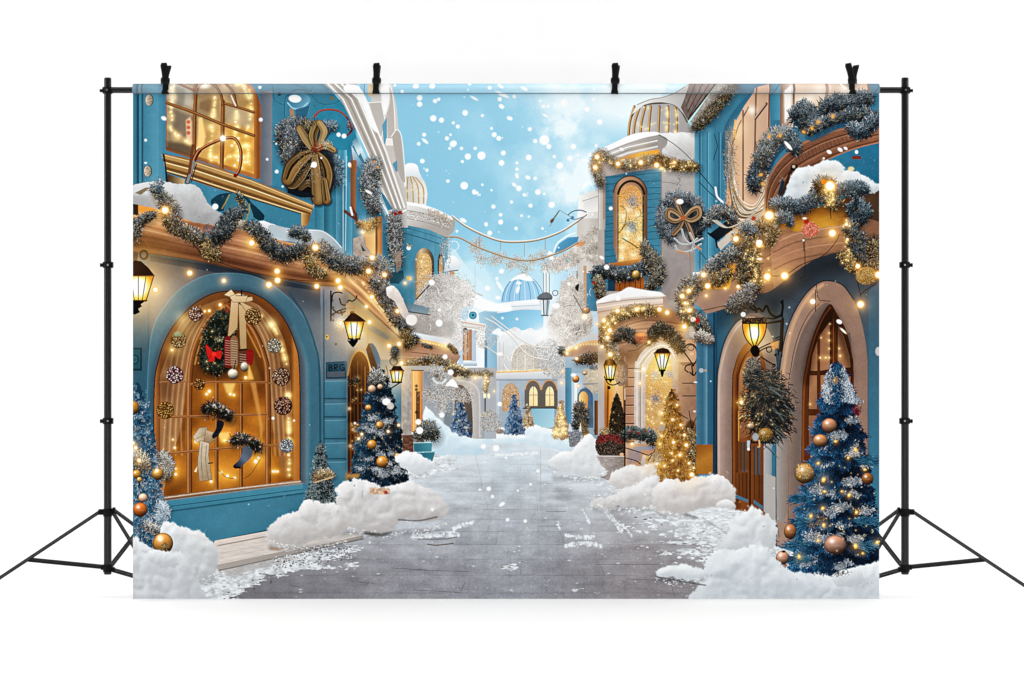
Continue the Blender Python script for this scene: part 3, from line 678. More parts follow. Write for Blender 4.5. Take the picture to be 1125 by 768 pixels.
    poly([(624, 474), (638, 474), (637, 491), (626, 491)], '#8c8f95', pid=fp); sprays(inpoly([(624, 473), (638, 473), (637, 491), (626, 491)], 520), ['#5b6470', '#b9bec6', '#e6e6ea', '#8f8a80', '#4b5a70'], (.5, 1.5))
    poly([(624, 474), (626, 464), (629, 474)], '#cfd4da'); poly([(636, 474), (638, 463), (639, 474)], '#cfd4da')

    # ======== strings, snowflake garland and hanging lantern across the street
    gs = part('string_garland_print', 'icy snowflake string hung in a sag across the printed street')
    def sf(cx, cy, R, n=160):
        for k in range(6):
            a = math.radians(60 * k + 15); line([(cx, cy), (cx + R * math.cos(a), cy + R * math.sin(a))], .8, '#c2b6ac', .7)
            for q in (.45, .7):
                for s in (-.8, .8): line([(cx + R * q * math.cos(a), cy + R * q * math.sin(a)), (cx + R * (q * math.cos(a) + .3 * math.cos(a + s)), cy + R * (q * math.sin(a) + .3 * math.sin(a + s)))], .6, '#d6cdc6', .75)
        q = rng.normal(0, R * .42, (n, 2)) + [cx, cy]; sprays(q, ['#ffffff', '#e5dfda', '#c2b4a8', '#a9978a', '#f6efe9'], (.4, 1.6)); mark(gs, *smask([(cx - .1, cy), (cx, cy)], R * 1.5))
    for x, y, R in [(522, 273, 8), (529, 284, 8), (524, 268, 9), (543, 286, 8), (550, 283, 8), (568, 287, 8), (577, 295, 9), (585, 286, 7), (596, 281, 8), (600, 292, 8), (612, 290, 9), (561, 291, 7), (621, 285, 8)]: sf(x, y, R)
    for x, y, h in [(550, 266, 9), (576, 268, 14), (527, 260, 10), (599, 262, 12)]: line([(x, y), (x, y + h)], .7, '#a98f7b', .8)
    line([(522, 292), (522, 320)], .5, '#b8c6ce', .8)
    c1 = cr([(497, 238), (512, 249), (530, 258), (550, 265), (572, 266), (594, 263), (616, 255), (632, 245), (644, 236)]); c2 = cr([(488, 260), (504, 261), (522, 270), (545, 279), (566, 285), (584, 286), (604, 281), (620, 275), (634, 267)])
    for c in (c1, c2): line(c, 1.9, '#8c7458', .95); line(off(c, -.1, -.5), .9, '#d9c9ad', .9)
    line(off(c1, 0, -1.3), 1, '#ffffff', .8); mark(gs, *smask(c1, 2)); mark(gs, *smask(c2, 2))
    for P, w in [([(484, 296 + 30), (500, 349), (530, 352), (556, 366), (575, 379), (600, 383)], 0), ([(533, 350), (545, 356), (562, 370), (580, 390), (602, 396)], 1.6), ([(532, 380), (548, 390), (556, 392)], 1), ([(540, 348), (556, 360), (572, 373), (590, 381), (604, 382)], 1.4)]:
        if w: line(cr(P), w, '#b9a892', .8); line(off(cr(P), 0, -.5), w * .6, '#fffaf2', .9)
    poly(cr([(540, 366), (548, 360), (552, 366), (548, 368)], 3, True), '#ffffff', .9, soft=1); spot(549, 389, 3.4, '#ffffff', .95, 1.2, 2)
    line([(604, 249), (615, 231), (630, 240)], .6, '#8b8378', .9); line(cr([(606, 243), (611, 236), (614.5, 231.5)]), 1, '#7a6a58'); spot(606.5, 242.5, 2.8, '#7c5f49', 1, .7, 1.6, -.9)
    line(cr([(624, 236), (630, 232), (638, 231), (644, 233)]), 1.2, '#5d7f95'); line(cr([(626, 240), (632, 241), (642, 238)]), 1, '#7796a8')
    for x, y in [(629, 239), (624, 242)]: spot(x, y, 1.6, '#4a8fc0', .9, .8)
    hl = part('hanging_lantern_print', 'grey metal lantern hung on chains over the printed street')
    for x in (597, 600, 603.5): line([(x, 300), (x, 322)], .7, '#6d7780', .9)
    poly(cr([(590, 327), (594, 323), (600, 321), (605, 323), (607, 327), (603, 329.5), (594, 329.5)], 4, True), '#6c747a', pid=hl); line([(591, 328.5), (606, 328.5)], 1.3, '#343a3e')
    poly([(592.5, 330), (604, 330), (602, 346), (595, 346)], lg(592, 0, '#b9ccd6', 604, 0, '#7c929e', .4, '#eef6fa'), pid=hl); line([(597, 330), (597.6, 346)], 1.2, '#4b555c'); line([(601.5, 330), (600.6, 346)], .9, '#56626a'); line([(595, 346.6), (602, 346.6)], 1.4, '#596269')
    line(ell(610, 322, 3, 3, 14, 60, 400), .9, '#4c8fb4'); spot(611, 336, 4.5, '#ffffff', .95, 1.6, 3)
    glow(596, 368, 12, '#ffffff', .8)
    glow(566, 372, 62, '#eef6fb', .22)
# ---------------------------------------------------------------- left row
def lantern(cx, top, bot, w0, w1, cap=None, pid=None, hot=(.5, .45), frame='#3a2414', n=3, power=1.0, fin=True, capc='#4a2d18'):
    """tapered lamp glass (w0 half width at the top, w1 at the bottom) with a lit flame, frame bars, cap and finial"""
    h = bot - top
    glow(cx, top + h * .5, max(w0 * 2.8, h * .95), '#ffb040', .6 * power)
    G = [(cx - w0, top), (cx + w0, top), (cx + w1, bot), (cx - w1, bot)]
    def col(sl):
        X, Y = grid(sl); d = np.hypot((X - cx) / (w0 * .95), (Y - top - h * hot[1]) / (h * .62))
        t = np.clip(1 - d, 0, 1)[..., None] ** .8
        a, b, c = hx('#e0962a'), hx('#ffd35e'), hx('#fffdf2')
        return np.where(t < .32, a + (b - a) * (t / .32), b + (c - b) * np.clip((t - .32) / .3, 0, 1))
    poly(G, col, pid=pid)
    for i in range(n + 1):
        s = -1 + 2 * i / n
        line([(cx + s * w0, top), (cx + s * w1, bot)], 1.15 if i in (0, n) else .8, frame, .95)
    line([(cx - w0 - .3, top), (cx + w0 + .3, top)], 1.5, frame); line([(cx - w1 - .3, bot), (cx + w1 + .3, bot)], 1.8, frame)
    if cap is None: cap = [(cx - w0 - 1.6, top + .6), (cx - w0 * .55, top - h * .2), (cx - w0 * .2, top - h * .34), (cx + w0 * .2, top - h * .34), (cx + w0 * .55, top - h * .2), (cx + w0 + 1.6, top + .6)]
    if cap:
        x0 = min(p[0] for p in cap); x1 = max(p[0] for p in cap)
        poly(cap, lg(x0, 0, '#2a180c', x1, 0, '#2f1b0e', .4, capc), pid=pid)
        line([(x0 + .4, cap[0][1] - .2), (x1 - .4, cap[-1][1] - .2)], .9, '#c98b45', .7)
    if fin:
        poly([(cx - w1, bot), (cx + w1, bot), (cx + w1 * .3, bot + h * .14), (cx + w1 * .5, bot + h * .22), (cx, bot + h * .32), (cx - w1 * .5, bot + h * .22), (cx - w1 * .3, bot + h * .14)], '#23150c')

def ballcluster(x, y, r, a='#7a2f2a', b='#f2dccb', n=70, pid=None):
    spot(x, y, r, hx(a) * .75, 1, 1.2)
    for k in range(n):
        th = rng.uniform(0, 6.3); q = math.sqrt(rng.random()) * r * .95
        s = rng.uniform(.7, 1.2)
        spot(x + q * math.cos(th), y + q * math.sin(th), s + .4, hx(a) * rng.uniform(.5, 1), .9, .4)
        spot(x + q * math.cos(th) - .2, y + q * math.sin(th) - .25, s * .75, hx(b) * rng.uniform(.75, 1.05), .95, .4)
    if pid: mark(pid, *smask([(x - .1, y), (x, y)], r * 2))

def paint_left():
    # ======== roofs and moulding behind
    ro = part('white_roof_moulding_print', 'white stepped roof moulding above the left row of the print')
    poly([(396, 92), (431, 92), (436, 120), (440, 165), (446, 206), (448, 250), (420, 250), (400, 110)], lg(400, 92, '#d9d5cf', 446, 240, '#c9c6c2'), pid=ro)
    rect(396, 92, 408, 112, lg(396, 0, '#7fbcd8', 408, 0, '#a9d6e8')); line([(400.5, 92), (400.5, 112)], 1, '#5a6a70', .6); rect(405, 92, 410, 106, '#e3c9a0')
    poly(cr([(424, 92), (430, 100), (433, 125), (434, 152), (427, 152), (425, 120)], 4, True), '#c3bdb6'); line(cr([(423, 90), (430, 98), (433.5, 125), (434, 155)]), 1.1, '#fbfaf8', .8); poly(cr([(418, 92), (427, 92), (428, 112), (422, 126)], 4, True), '#fcfcfb', .95, soft=1)
    poly([(406, 113), (419, 112), (423, 138), (417, 166)], '#c5c0ba'); line([(404, 113), (419, 112), (423, 132), (416, 168)], 1.1, '#f7f5f2')
    poly([(420, 138), (425, 128), (425, 152), (422, 160)], '#63b1d2'); rect(424, 152, 434, 160, '#efece8'); poly([(422, 160), (436, 160), (437, 200), (432, 206)], '#cdc8c2'); line([(436, 152), (440, 168), (445, 205)], 1.4, '#f4f2ef', .8, soft=.8)
    poly(cr([(431, 150), (436, 143), (441, 152), (443, 175), (445, 200), (438, 190)], 4, True), '#b9b3ac'); line(cr([(430, 150), (436, 142.5), (441, 150), (444, 178), (446, 204)]), 1.2, '#f9f8f6', .85)
    poly([(431, 180), (436, 176), (437, 188), (434, 190)], '#5fa9cb')
    # ======== main wall
    w = part('teal_house_print', 'tall teal house with gold cornice and arched shop window, left side of the print')
    poly([(146, 92), (358, 92), (378, 116), (428, 240), (442, 300), (442, 520), (382, 562), (336, 576), (236, 597), (146, 614)], tx(lg(146, 0, '#4596b4', 440, 0, '#3791b0'), .03, 12, 40, seed=21), pid=w)
    # fluted corner boards at the far left
    rect(146, 92, 158, 226, lg(146, 0, '#3e8fae', 158, 0, '#2d7490', .35, '#347f9c', .5, '#1c5068', .62, '#4da0bd'))
    rect(156, 92, 180, 212, lg(156, 0, '#3e8eac', 183, 0, '#3f8cab', .5, '#54a5c2', .8, '#4a9cba'))
    for x in (151, 156.5): line([(x, 92), (x, 206)], 1.6, '#1a4d66', .7, soft=1)
    line([(173, 92), (173, 200)], 1.2, '#6fbbd3', .35, soft=1)
    for x, y in ((164, 110), (162.5, 188)):
        disc(x, y, 4.6, '#3a4347', ry=6.6); disc(x - .3, y, 3.9, lg(x - 4, 0, '#d9cdb8', x + 4, 0, '#8f8676'), ry=6); sprays(inpoly(ell(x - .3, y, 3.4, 5.4), 60), ['#6f6657', '#f1e7d4', '#b7ab95'], (.4, 1))
    # upper window
    rect(286, 100, 299, 204, lg(286, 0, '#66707c', 299, 0, '#858b94'))
    uw = part('window', 'upper arched window full of golden fairy lights', w)
    fr = [(182, 92), (272, 92)] + list(cr([(274, 92), (281, 100), (286, 114), (287, 132), (286, 196)])) + [(283, 197), (182, 165)]
    poly(fr, lg(182, 0, '#8c5a31', 287, 0, '#a96b36', .93, '#b87a40', .97, '#8a5329'), pid=uw)
    gl = [(183, 92), (270, 92), (278, 104), (279, 130), (279, 191), (183, 161)]
    poly(gl, tx(lg(183, 92, '#a99b86', 279, 190, '#d79a45', .4, '#b49a72', .7, '#dda654'), .16, 10, seed=22))
    for P, c, a in [([(183, 94), (199, 92), (212, 96), (211, 118), (183, 108)], '#c9c4b8', .7), ([(193, 95), (204, 97), (202, 118), (195, 116)], '#8d8576', .7), ([(183, 117), (213, 129), (213, 152), (200, 150), (190, 140)], '#7a6c5e', .75), ([(216, 96), (230, 93), (241, 104), (243, 132), (216, 120)], '#b08f62', .7), ([(219, 112), (240, 106), (240, 128), (219, 120)], '#85684a', .7),
                    ([(183, 155), (212, 160), (212, 172), (183, 163)], '#5f4f41', .8), ([(248, 116), (277, 124), (277, 142), (248, 134)], '#b5a892', .7), ([(219, 128), (242, 142), (243, 182), (217, 172)], '#cfa35c', .5), ([(249, 140), (278, 150), (278, 190), (249, 182)], '#d9a146', .5)]:
        poly(P, c, a, soft=3)
    for P, c in [([(204, 132), (209, 128), (211, 134), (211, 158), (205, 156)], '#f2c9a0'), ([(218, 130), (222, 128), (226, 150), (222, 166), (217, 168)], '#ffd98d')]: poly(P, c, .9, soft=1.4)
    for y in (134, 140, 146): spot(207, y, 2, '#c0442c', .7, 1.2)
    L = []
    for P in [[(190, 92), (190, 104), (188, 118), (189, 135), (187, 141), (196, 150), (209, 158), (218, 166)], [(236, 104), (235, 120), (234, 132)], [(232, 138), (233, 150), (231, 164), (232, 178)], [(260, 122), (260, 140), (258, 152), (262, 168), (266, 184)], [(274, 96), (276, 110), (275, 130), (271, 150), (274, 182)], [(268, 94), (273, 108)], [(240, 180), (252, 172), (266, 172), (270, 180)], [(262, 162), (274, 160)], [(258, 92), (268, 92)]]:
        q, _ = along(cr(P), int(len(cr(P)) * .8) + 3); L += list(q + rng.normal(0, .6, q.shape))
    tinylights(L, 1.0, .85)
    for x, y in [(190, 106), (236, 107), (235, 125), (260, 128), (259, 134), (196, 149), (233, 140), (255, 160), (258, 182), (262, 176), (238, 173), (236, 173), (272, 178), (268, 95), (262, 152)]: bulb(x, y, 1.5, .8)
    wd = lg(0, 92, '#6d431f', 0, 190, '#8a5628')
    for P, ww in [([(215.5, 92), (214, 130), (213.5, 170)], 4.2), ([(245, 112), (244.5, 150), (243.5, 188)], 4.6), ([(183, 113), (214, 124), (245, 137), (279, 149)], 3.4), ([(246, 113.5), (262, 118), (279, 123.5)], 3), (cr([(216, 102), (220, 94), (226, 90), (235, 93), (242, 102), (245, 115)]), 3.2), (cr([(248, 92), (256, 101), (260, 116)]), 2.8), ([(196, 92), (214, 100)], 2.6)]:
        line(P, ww, '#7d4e27'); line(off(P, -.7, -.6), ww * .35, '#b98049', .8)
    spot(225, 95, 6, '#ffffff', .7, 3, 3); spot(189, 94, 4, '#fff4dc', .7, 2)
    line(cr([(254, 105), (257, 112), (259, 116)]), 1.6, '#fff7e8', .9)
    # gold cornice under the window
    gc = part('cornice', 'gold moulded cornice with bracket', w)
    poly([(182, 168), (292, 203), (316, 206), (345, 222), (344, 226), (310, 212), (276, 200), (178, 169)], '#3c8aa6')
    C = [(178, 169), (204, 173), (240, 184), (276, 197), (312, 211), (345, 226), (341, 238), (310, 228), (234, 206), (183, 189)]
    poly(C, '#9b7440', pid=gc)
    def run(d): return [(178 + d * .28, 169 + d), (215, 178 + d * 1.0), (276, 198 + d * 1.0), (344.5 - d * .3, 226 + d * .55)]
    for d, ww, c, a in [(1, 1.2, '#e9cf98', .95), (3.5, 2.5, '#c79f62', .8), (7, 2.6, '#7a5428', .9), (9.5, 1.4, '#f3dcab', .95), (12, 3, '#b58a50', .8), (16, 3, '#6d4a24', .85), (18.5, 1.3, '#efd6a3', .9), (20.5, 1.2, '#4c3217', .9)]: line(run(d), ww, c, a, soft=.8)
    poly([(178, 168), (181, 170), (185, 200), (182, 200), (181, 182)], '#232d33'); poly([(184, 191), (203, 197), (202, 204), (185, 200)], lg(184, 0, '#4d3a24', 203, 0, '#c9b286')); 
    poly([(331, 234), (341, 236), (340, 243), (337, 248), (332, 250), (331, 245)], lg(331, 0, '#d9b06d', 341, 0, '#7a5428'))
    rect(344, 216, 351, 226, lg(344, 0, '#cfe1ea', 351, 0, '#3d6d96')); line([(337, 217), (350, 218)], 1.4, '#93b9cb')
    # copper cane in front of the window
    K = cr([(206, 200), (211, 182), (217, 168), (224, 162), (236, 156), (247, 152), (257, 152), (263, 160), (265, 172), (263, 186), (259, 193)])
    line(K[:20], 5, '#4b3a2c'); rod(K, 3.4, '#4a1d0c', '#8f4420', '#e09a66'); line([(206, 200), (213, 178)], 3, '#8b8a86'); line([(210, 200), (216, 180)], 1.2, '#3a3f44'); line([(212, 160), (208, 190)], 3.4, '#7a4a28'); spot(258.5, 193, 2.1, '#8c1a14', 1, .8); spot(245, 152, 3.3, '#fff4e6', 1, 1); glow(245, 152, 6, '#ffd9a0', .6)
    # seams and relief lines on the upper wall
    for P in [[(298, 92), (301, 98), (302, 110), (312, 116)], [(313, 140), (313, 112), (317, 104), (330, 99), (344, 106)], [(344, 106), (352, 114), (366, 114), (377, 108)], [(322, 92), (332, 97), (340, 104)], [(350, 92), (362, 100)], [(341, 109), (338, 122), (333, 136)], [(334, 96), (341, 101), (344, 97)], [(345, 116), (352, 122), (355, 118)], [(358, 100), (366, 106)], [(372, 104), (380, 108)]]:
        line(cr(P), .9, '#173c4d', .5, soft=.8); line(off(cr(P), .8, .8), .7, '#6fbdd4', .3)
    disc(307, 103.5, 1.9, '#2b4a54'); disc(364.5, 108, 2, '#7f7a4e')
    poly(cr([(316, 106), (322, 101), (332, 102), (341, 108), (337, 117), (326, 120), (318, 116)], 4, True), lg(316, 100, '#2d7ea0', 340, 120, '#7fbfdc')); line(cr([(316, 113), (322, 119), (331, 119), (338, 113)]), 1.6, '#9bd0e4'); spot(324, 108.5, 7, '#fffdf8', 1, .8, 4.3, .1); 
    poly([(318, 119), (323, 121), (324, 134), (320, 134)], '#b98c66', .9); poly([(325, 120), (339, 116), (334, 134), (326, 136)], '#2f6f93', .8)
    poly([(345, 118), (380, 110), (392, 140), (386, 176), (362, 182), (348, 160)], lg(345, 110, '#2f97b8', 390, 180, '#1f9cc0'), .85, soft=3)
    # red hoop
    line(cr([(345, 128), (352, 122), (362, 120.5), (372, 122), (380, 128), (385, 136), (386, 144), (381, 149)]), 2.0, '#7c2f1c'); line(off(cr([(345, 128), (352, 122), (362, 120.5), (372, 122), (380, 128)]), 0, -.4), .8, '#b9603c'); garland([(384, 136), (386, 143)], 3.6, 140, ['#31100c', '#5c1f17', '#8c3626', '#b96a58', '#c9a9a0', '#e5d9d6'], (1, 2.6), 0, core=0)
    # pilasters right of the bow
    for x0, x1, a, b, y0, y1 in [(346, 356, '#2d82a0', '#49a3bd', 216, 262), (356, 363, '#226b87', '#3d94b0', 216, 268), (363, 369, '#3f98b4', '#2f86a4', 205, 270), (369, 378, '#57aac6', '#2f7f9d', 190, 278), (379.5, 387, '#3d93b2', '#58aecb', 200, 282), (386, 392, '#8a5a38', '#b3815a', 170, 232)]:
        rect(x0, y0, x1, y1, lg(x0, 0, a, x1, 0, b))
    rect(372, 165, 381, 204, lg(372, 0, '#52b2d0', 381, 0, '#8ad0e2', .5, '#39a0c2')); line([(377, 176), (377, 277)], .9, '#d8e9ee', .8); line([(372, 199), (381, 198)], .8, '#c6e3ec', .8); line([(381, 172), (379.5, 275)], 1.2, '#bfe0ea', .7)
    # moulding band and the eave
    M = part('cornice', 'broad white diagonal roof cornice', w)
    poly([(356, 92), (392, 92), (403, 113), (422, 160), (440, 200), (446, 226), (440, 236), (430, 232), (404, 168), (378, 116), (372, 106)], lg(356, 160, '#b5aea6', 440, 160, '#c7c2bc'), pid=M)
    for dx, ww, c, a in [(0, 1.6, '#f7f4f0', .95), (5, 2.2, '#9e968e', .8), (9, 1.4, '#fbf8f4', .95), (12.5, 2.6, '#a69f97', .8), (16.5, 1.5, '#ffffff', .95), (20, 2, '#aaa39b', .7), (23, 2.2, '#f1eeea', .95)]:
        line([(360 + dx * .9, 92), (377 + dx, 109 + dx * -.05), (383 + dx, 122), (404 + dx * .9, 168), (430 + dx * .62, 232 - dx * .2)], ww, c, a, soft=.6)
    poly(cr([(378, 96), (384, 93), (394, 96), (402, 107), (412, 134), (416, 146), (408, 140), (398, 116), (390, 104), (380, 102)], 4, True), '#fbfcfc', .95, soft=.8)
    poly([(387, 156), (392, 150), (428, 232), (423, 238)], lg(387, 150, '#4d8aa6', 400, 180, '#a9cdd9', .5, '#e8f1f4'), .9); poly([(391, 176), (396, 168), (404, 186), (400, 190)], '#3f93b1')
    poly([(386, 160), (401, 184), (402, 190), (392, 182), (388, 178)], lg(386, 160, '#e9f1f4', 398, 188, '#4f8db0'), .9)
    poly([(417, 209), (422, 214), (432, 230), (426, 231)], '#3f95b6'); line([(414, 213), (428, 238), (446, 231)], 1.8, '#f2f4f4'); line([(412, 215), (424, 240)], 1.8, '#8e908f', .8)
    # narrow windows of the upper floor, right
    nw = part('window', 'narrow golden window', w)
    rect(385, 176, 392, 236, lg(385, 0, '#7d5234', 392, 0, '#a9764c'), pid=nw)
    rect(391, 190, 402, 260, lg(391, 0, '#3a8ba9', 402, 0, '#4fa3bf'))
    poly([(388, 262), (400, 258), (414, 276), (412, 290), (388, 280)], tx('#a79d95', .12, 3, seed=24)); poly([(396, 268), (402, 276), (398, 276)], '#2f4d58')
    poly([(400, 246), (414, 240), (414, 286), (402, 270)], lg(400, 0, '#d8a365', 414, 0, '#f3cf93')); rect(412.5, 238, 420, 284, lg(412, 0, '#8c592f', 420, 0, '#a3703f', .5, '#d0955a')); line([(414, 240), (414, 284)], 1, '#5f3b1e')
    rect(421, 246, 432, 300, lg(421, 0, '#2b7f9d', 432, 0, '#4ba3c0')); line([(431, 268), (433, 305)], 1.6, '#a9d6e6', .8)
    poly([(426, 300), (443, 297), (444, 306), (438, 312), (428, 311)], '#1d5a70')

    # ======== big bow with wreath
    bw = part('bow_wreath_print', 'big brown ribbon bow on a blue-silver tinsel wreath, upper left of the print')
    garland([(312, 152), (316, 142), (328, 138)], 10, 1500, ['#0f1a26', '#223345', '#3d556c', '#6a8296', '#a3b3bf', '#d9e0e4'], (1.5, 4), .16, bw)
    garland([(322, 150), (324, 166)], 14, 1700, ['#0c141d', '#1a2733', '#33455a', '#5f7488', '#98a6b2', '#d9e0e4'], (1.5, 4), .14, bw)
    garland([(318, 165), (324, 178)], 11, 900, ['#0f1a26', '#2a3440', '#4d5b68', '#7a8894', '#a3b3bf', '#d9e0e4'], (1.5, 4), .22, bw)
    garland([(358, 172), (366, 184), (366, 200)], [9, 10, 8], 1100, ['#1b3a52', '#2f5b78', '#4b80a0', '#7aa6c0', '#a9cbdb', '#dfeaf0'], (2, 5.5), .02, bw, core=.5)
    garland([(336, 136), (344, 146)], 6, 350, ['#191611', '#332c20', '#5a5038', '#8a7d5a', '#b7ab86', '#e4dcc2'], (1, 3), .2)
    garland([(356, 140), (366, 138)], 5, 240, ['#1b3a52', '#2f5b78', '#4b80a0', '#7aa6c0', '#a9cbdb', '#e0a880'], (1.5, 4), .1, core=.4)
    def loop(pts, c0, c1, ax, n=5):
        P = cr(pts, n); poly(P, tx(lg(*ax[:2], c0, *ax[2:], c1, .3, '#8a6840', .55, '#cdae78'), .10, 2, seed=23), pid=bw)
        line(list(P) + [P[0]], .9, '#3a2714', .5, soft=.9)
    def trim(p, c='#efe0b8', w=1.1, a=.85): line(cr(p), w, c, a, soft=.7)
    poly(cr([(326, 162), (342, 158), (366, 170), (362, 216), (332, 216), (314, 206)], 4, True), '#191a1e', .8, soft=4)
    poly(cr([(328, 188), (342, 178), (350, 190), (350, 214), (334, 214), (322, 206)], 4, True), '#15110e', .9, soft=3)
    ribbon([(330, 207), (338, 201), (345, 205)], [6, 9, 6], '#4a3520', '#8a6a40', None, bw)
    ribbon([(343, 165), (336, 153), (329, 141)], [4, 10, 8], '#7a5e38', '#cbb078', None, bw)
    ribbon([(341, 180), (332, 194), (323, 203), (317, 204)], [4, 9, 10, 6], '#4d3820', '#8f6c3e', None, bw)
    ribbon([(344, 167), (333, 173), (322, 184), (316, 197)], [5, 15, 19, 14], '#70522c', '#bb9558', '#17120d', bw)
    ribbon([(346, 167), (355, 178), (359, 192), (358, 207)], [5, 13, 15, 11], '#6a4d28', '#b08c56', '#17120d', bw)
    ribbon([(346, 162), (344, 149), (348, 137)], [5, 11, 11], '#6b522e', '#b89a64', '#2a2014', bw); ribbon([(351, 135), (356, 145), (350, 160)], [7, 9, 4], '#8f744a', '#d8bf8a', None, bw)
    ribbon([(346, 170), (347, 188), (350, 218)], [6, 12, 16], '#7a5a32', '#bb9a66', None, bw); line([(351, 178), (355, 217)], .9, '#3a2a18', .7)
    ribbon([(356, 198), (359, 220)], [7, 10], '#70522c', '#b8965e', '#2a2014', bw)
    ribbon([(346, 165), (357, 160), (367, 165)], [4, 9, 6], '#8a7044', '#d8c690', '#3a2d1a', bw)
    spot(345, 166, 4, '#5a3f20', .9, 1.5)
    poly([(316, 208), (342, 212), (346, 217), (330, 217), (316, 212)], '#172029')
    sprays(inpoly(ell(358, 158, 7, 5), 110), ['#ece2b4', '#b8a568', '#8b7a46', '#fff6d8'], (.8, 2.4)); sprays(inpoly(ell(349, 161, 7, 6), 150), ['#8e1512', '#c8281c', '#5f0d0b', '#e2553f'], (.8, 2))
    sprays(inpoly(cr([(326, 168), (340, 160), (356, 196), (330, 200)], 3, True), 150), ['#fff0d0', '#e6c992', '#ffffff'], (.3, .7))
    garland([(346, 128), (342, 140)], 3, 90, GOLDF, (.8, 2), .2, core=0)
    for x, y, r in [(345, 181, 3.2), (372, 148, 2.4), (378, 149.5, 2.7), (353, 173.5, 1.2), (342, 183, 1)]: spot(x, y, r, '#ffffff', 1, .9)
    # hanging tinsel bunches
    tb = part('tinsel_bunch_print', 'silver tinsel bunch hanging from the white cornice'); garland([(410, 180), (406, 198), (407, 214), (411, 232)], [8, 11, 10, 7], 2100, ['#202427', '#4a5054', '#787d80', '#a3a7a8', '#cfd2d2', '#f2f3f3'], (1, 3), .06, tb)
    tb2 = part('tinsel_bunch_print', 'grey tinsel bunch with red berries hanging beside the turret'); garland([(434, 236), (433, 256), (434, 276), (437, 290)], [6, 9, 8, 5], 1700, ['#202427', '#4a5054', '#787d80', '#a3a7a8', '#cfd2d2', '#f2f3f3'], (1, 3), .10, tb2)
    poly([(433, 278), (441, 276), (440, 296), (436, 300)], tx('#9b8a7c', .2, 2), .85)
    for x, y in ((439.5, 233.5), (434.5, 235)): spot(x, y, 2, '#a02a22', 1, .8)
    for x, y in ((411, 178), (415, 184), (385, 183)): spot(x, y, 1.5, '#e0964c', 1, .8)
    spot(405, 211, 4.2, '#ffffff', 1, .8, 1.6, .5); spot(384, 181, 2, '#ffffff', 1, .7, 2.6)
    spot(449, 272.5, 2.4, '#ffffff', 1, .8); poly([(446, 266), (450, 270), (454, 269), (449, 272)], '#c9a75a')
    # ======== recess wall under the ledge
    poly([(146, 276), (310, 304), (372, 318), (372, 560), (236, 590), (146, 610)], tx(lg(146, 290, '#4f6d80', 146, 420, '#44849c', .35, '#557688'), .03, 20, seed=25))
    poly([(160, 280), (300, 306), (355, 316), (358, 420), (330, 420), (300, 330), (240, 312), (190, 330), (165, 372)], lg(0, 282, '#646a74', 0, 420, '#6f7e8a'), .95, soft=2)
    line([(163, 281), (163, 500)], 1.6, '#356b82', .8, soft=1)
    poly(cr([(165, 281), (200, 286), (235, 292), (270, 299), (300, 306), (352, 317), (352, 320), (300, 312), (235, 299), (165, 287)], 3), '#33465a', .95, soft=.8)
    shade([(146, 276), (235, 290), (310, 304), (372, 316), (372, 346), (310, 328), (235, 312), (146, 300)], '#4c535e', .42, 16)
    shade([(146, 340), (166, 340), (164, 600), (146, 606)], '#7d8a92', .5, 10)
    # plaque at the left edge
    pq = part('plaque', 'small dark teal plaque', w)
    rect(146, 382, 156, 407.5, '#163844', pid=pq); rect(146, 384, 154, 405, '#1f5c6b'); line(ell(148, 395, 4, 5, 16), 1, '#0c2730'); line(ell(148, 395, 2, 3, 12, 20, 330), .8, '#4a8a94', .5)
    # arch surround
    oc = cr([(160, 545), (161, 470), (163, 400), (168, 362), (180, 338), (198, 318), (222, 304), (250, 300), (280, 304), (306, 318), (328, 340), (343, 366), (351, 395), (354, 430), (354, 545)], 8)
    poly(list(oc), lg(160, 300, '#3f7186', 354, 420, '#41788f', .5, '#4a7588'))
    line(oc, 1.2, '#6fa3b5', .5, soft=.9)
    mc = cr([(168, 545), (168, 430), (174, 385), (188, 358), (206, 336), (228, 322), (251, 318), (276, 322), (300, 336), (320, 358), (334, 390), (338, 420), (338, 545)], 8)
    poly(list(mc), lg(168, 318, '#5d6f7c', 338, 500, '#6b7b86', .5, '#67717b'))
    line(cr([(318, 322), (334, 346), (346, 378), (351, 412), (352, 540)], 8), 2, '#24566c', .8, soft=1)
    line(cr([(338, 540), (338, 420), (334, 390), (322, 360)], 8), 5, '#5f93a6', .5, soft=3)
    wnc = cr([(170, 546), (170, 430), (175, 395), (183, 372), (196, 352), (213, 335), (232, 324), (251, 320.5), (274, 322), (294, 332), (311, 350), (323, 376), (328.5, 410), (329, 528)], 8)
    line(wnc, 9, '#2a343c', .45, soft=7); line(wnc, 2.2, '#15242c', .95, soft=.9)
    sw = part('shop_window', 'large arched wooden shop window with Christmas ornaments', w)
    poly(list(wnc), lg(170, 0, '#b07438', 329, 0, '#b3702f', .04, '#7a4a26', .94, '#7d4a1f', .965, '#c08038'), pid=sw)
    ic = cr([(176, 546), (176, 440), (180, 402), (189, 376), (203, 356), (220, 340), (238, 331), (252, 328), (272, 330), (290, 340), (304, 357), (314, 380), (319, 412), (320, 530)], 8)
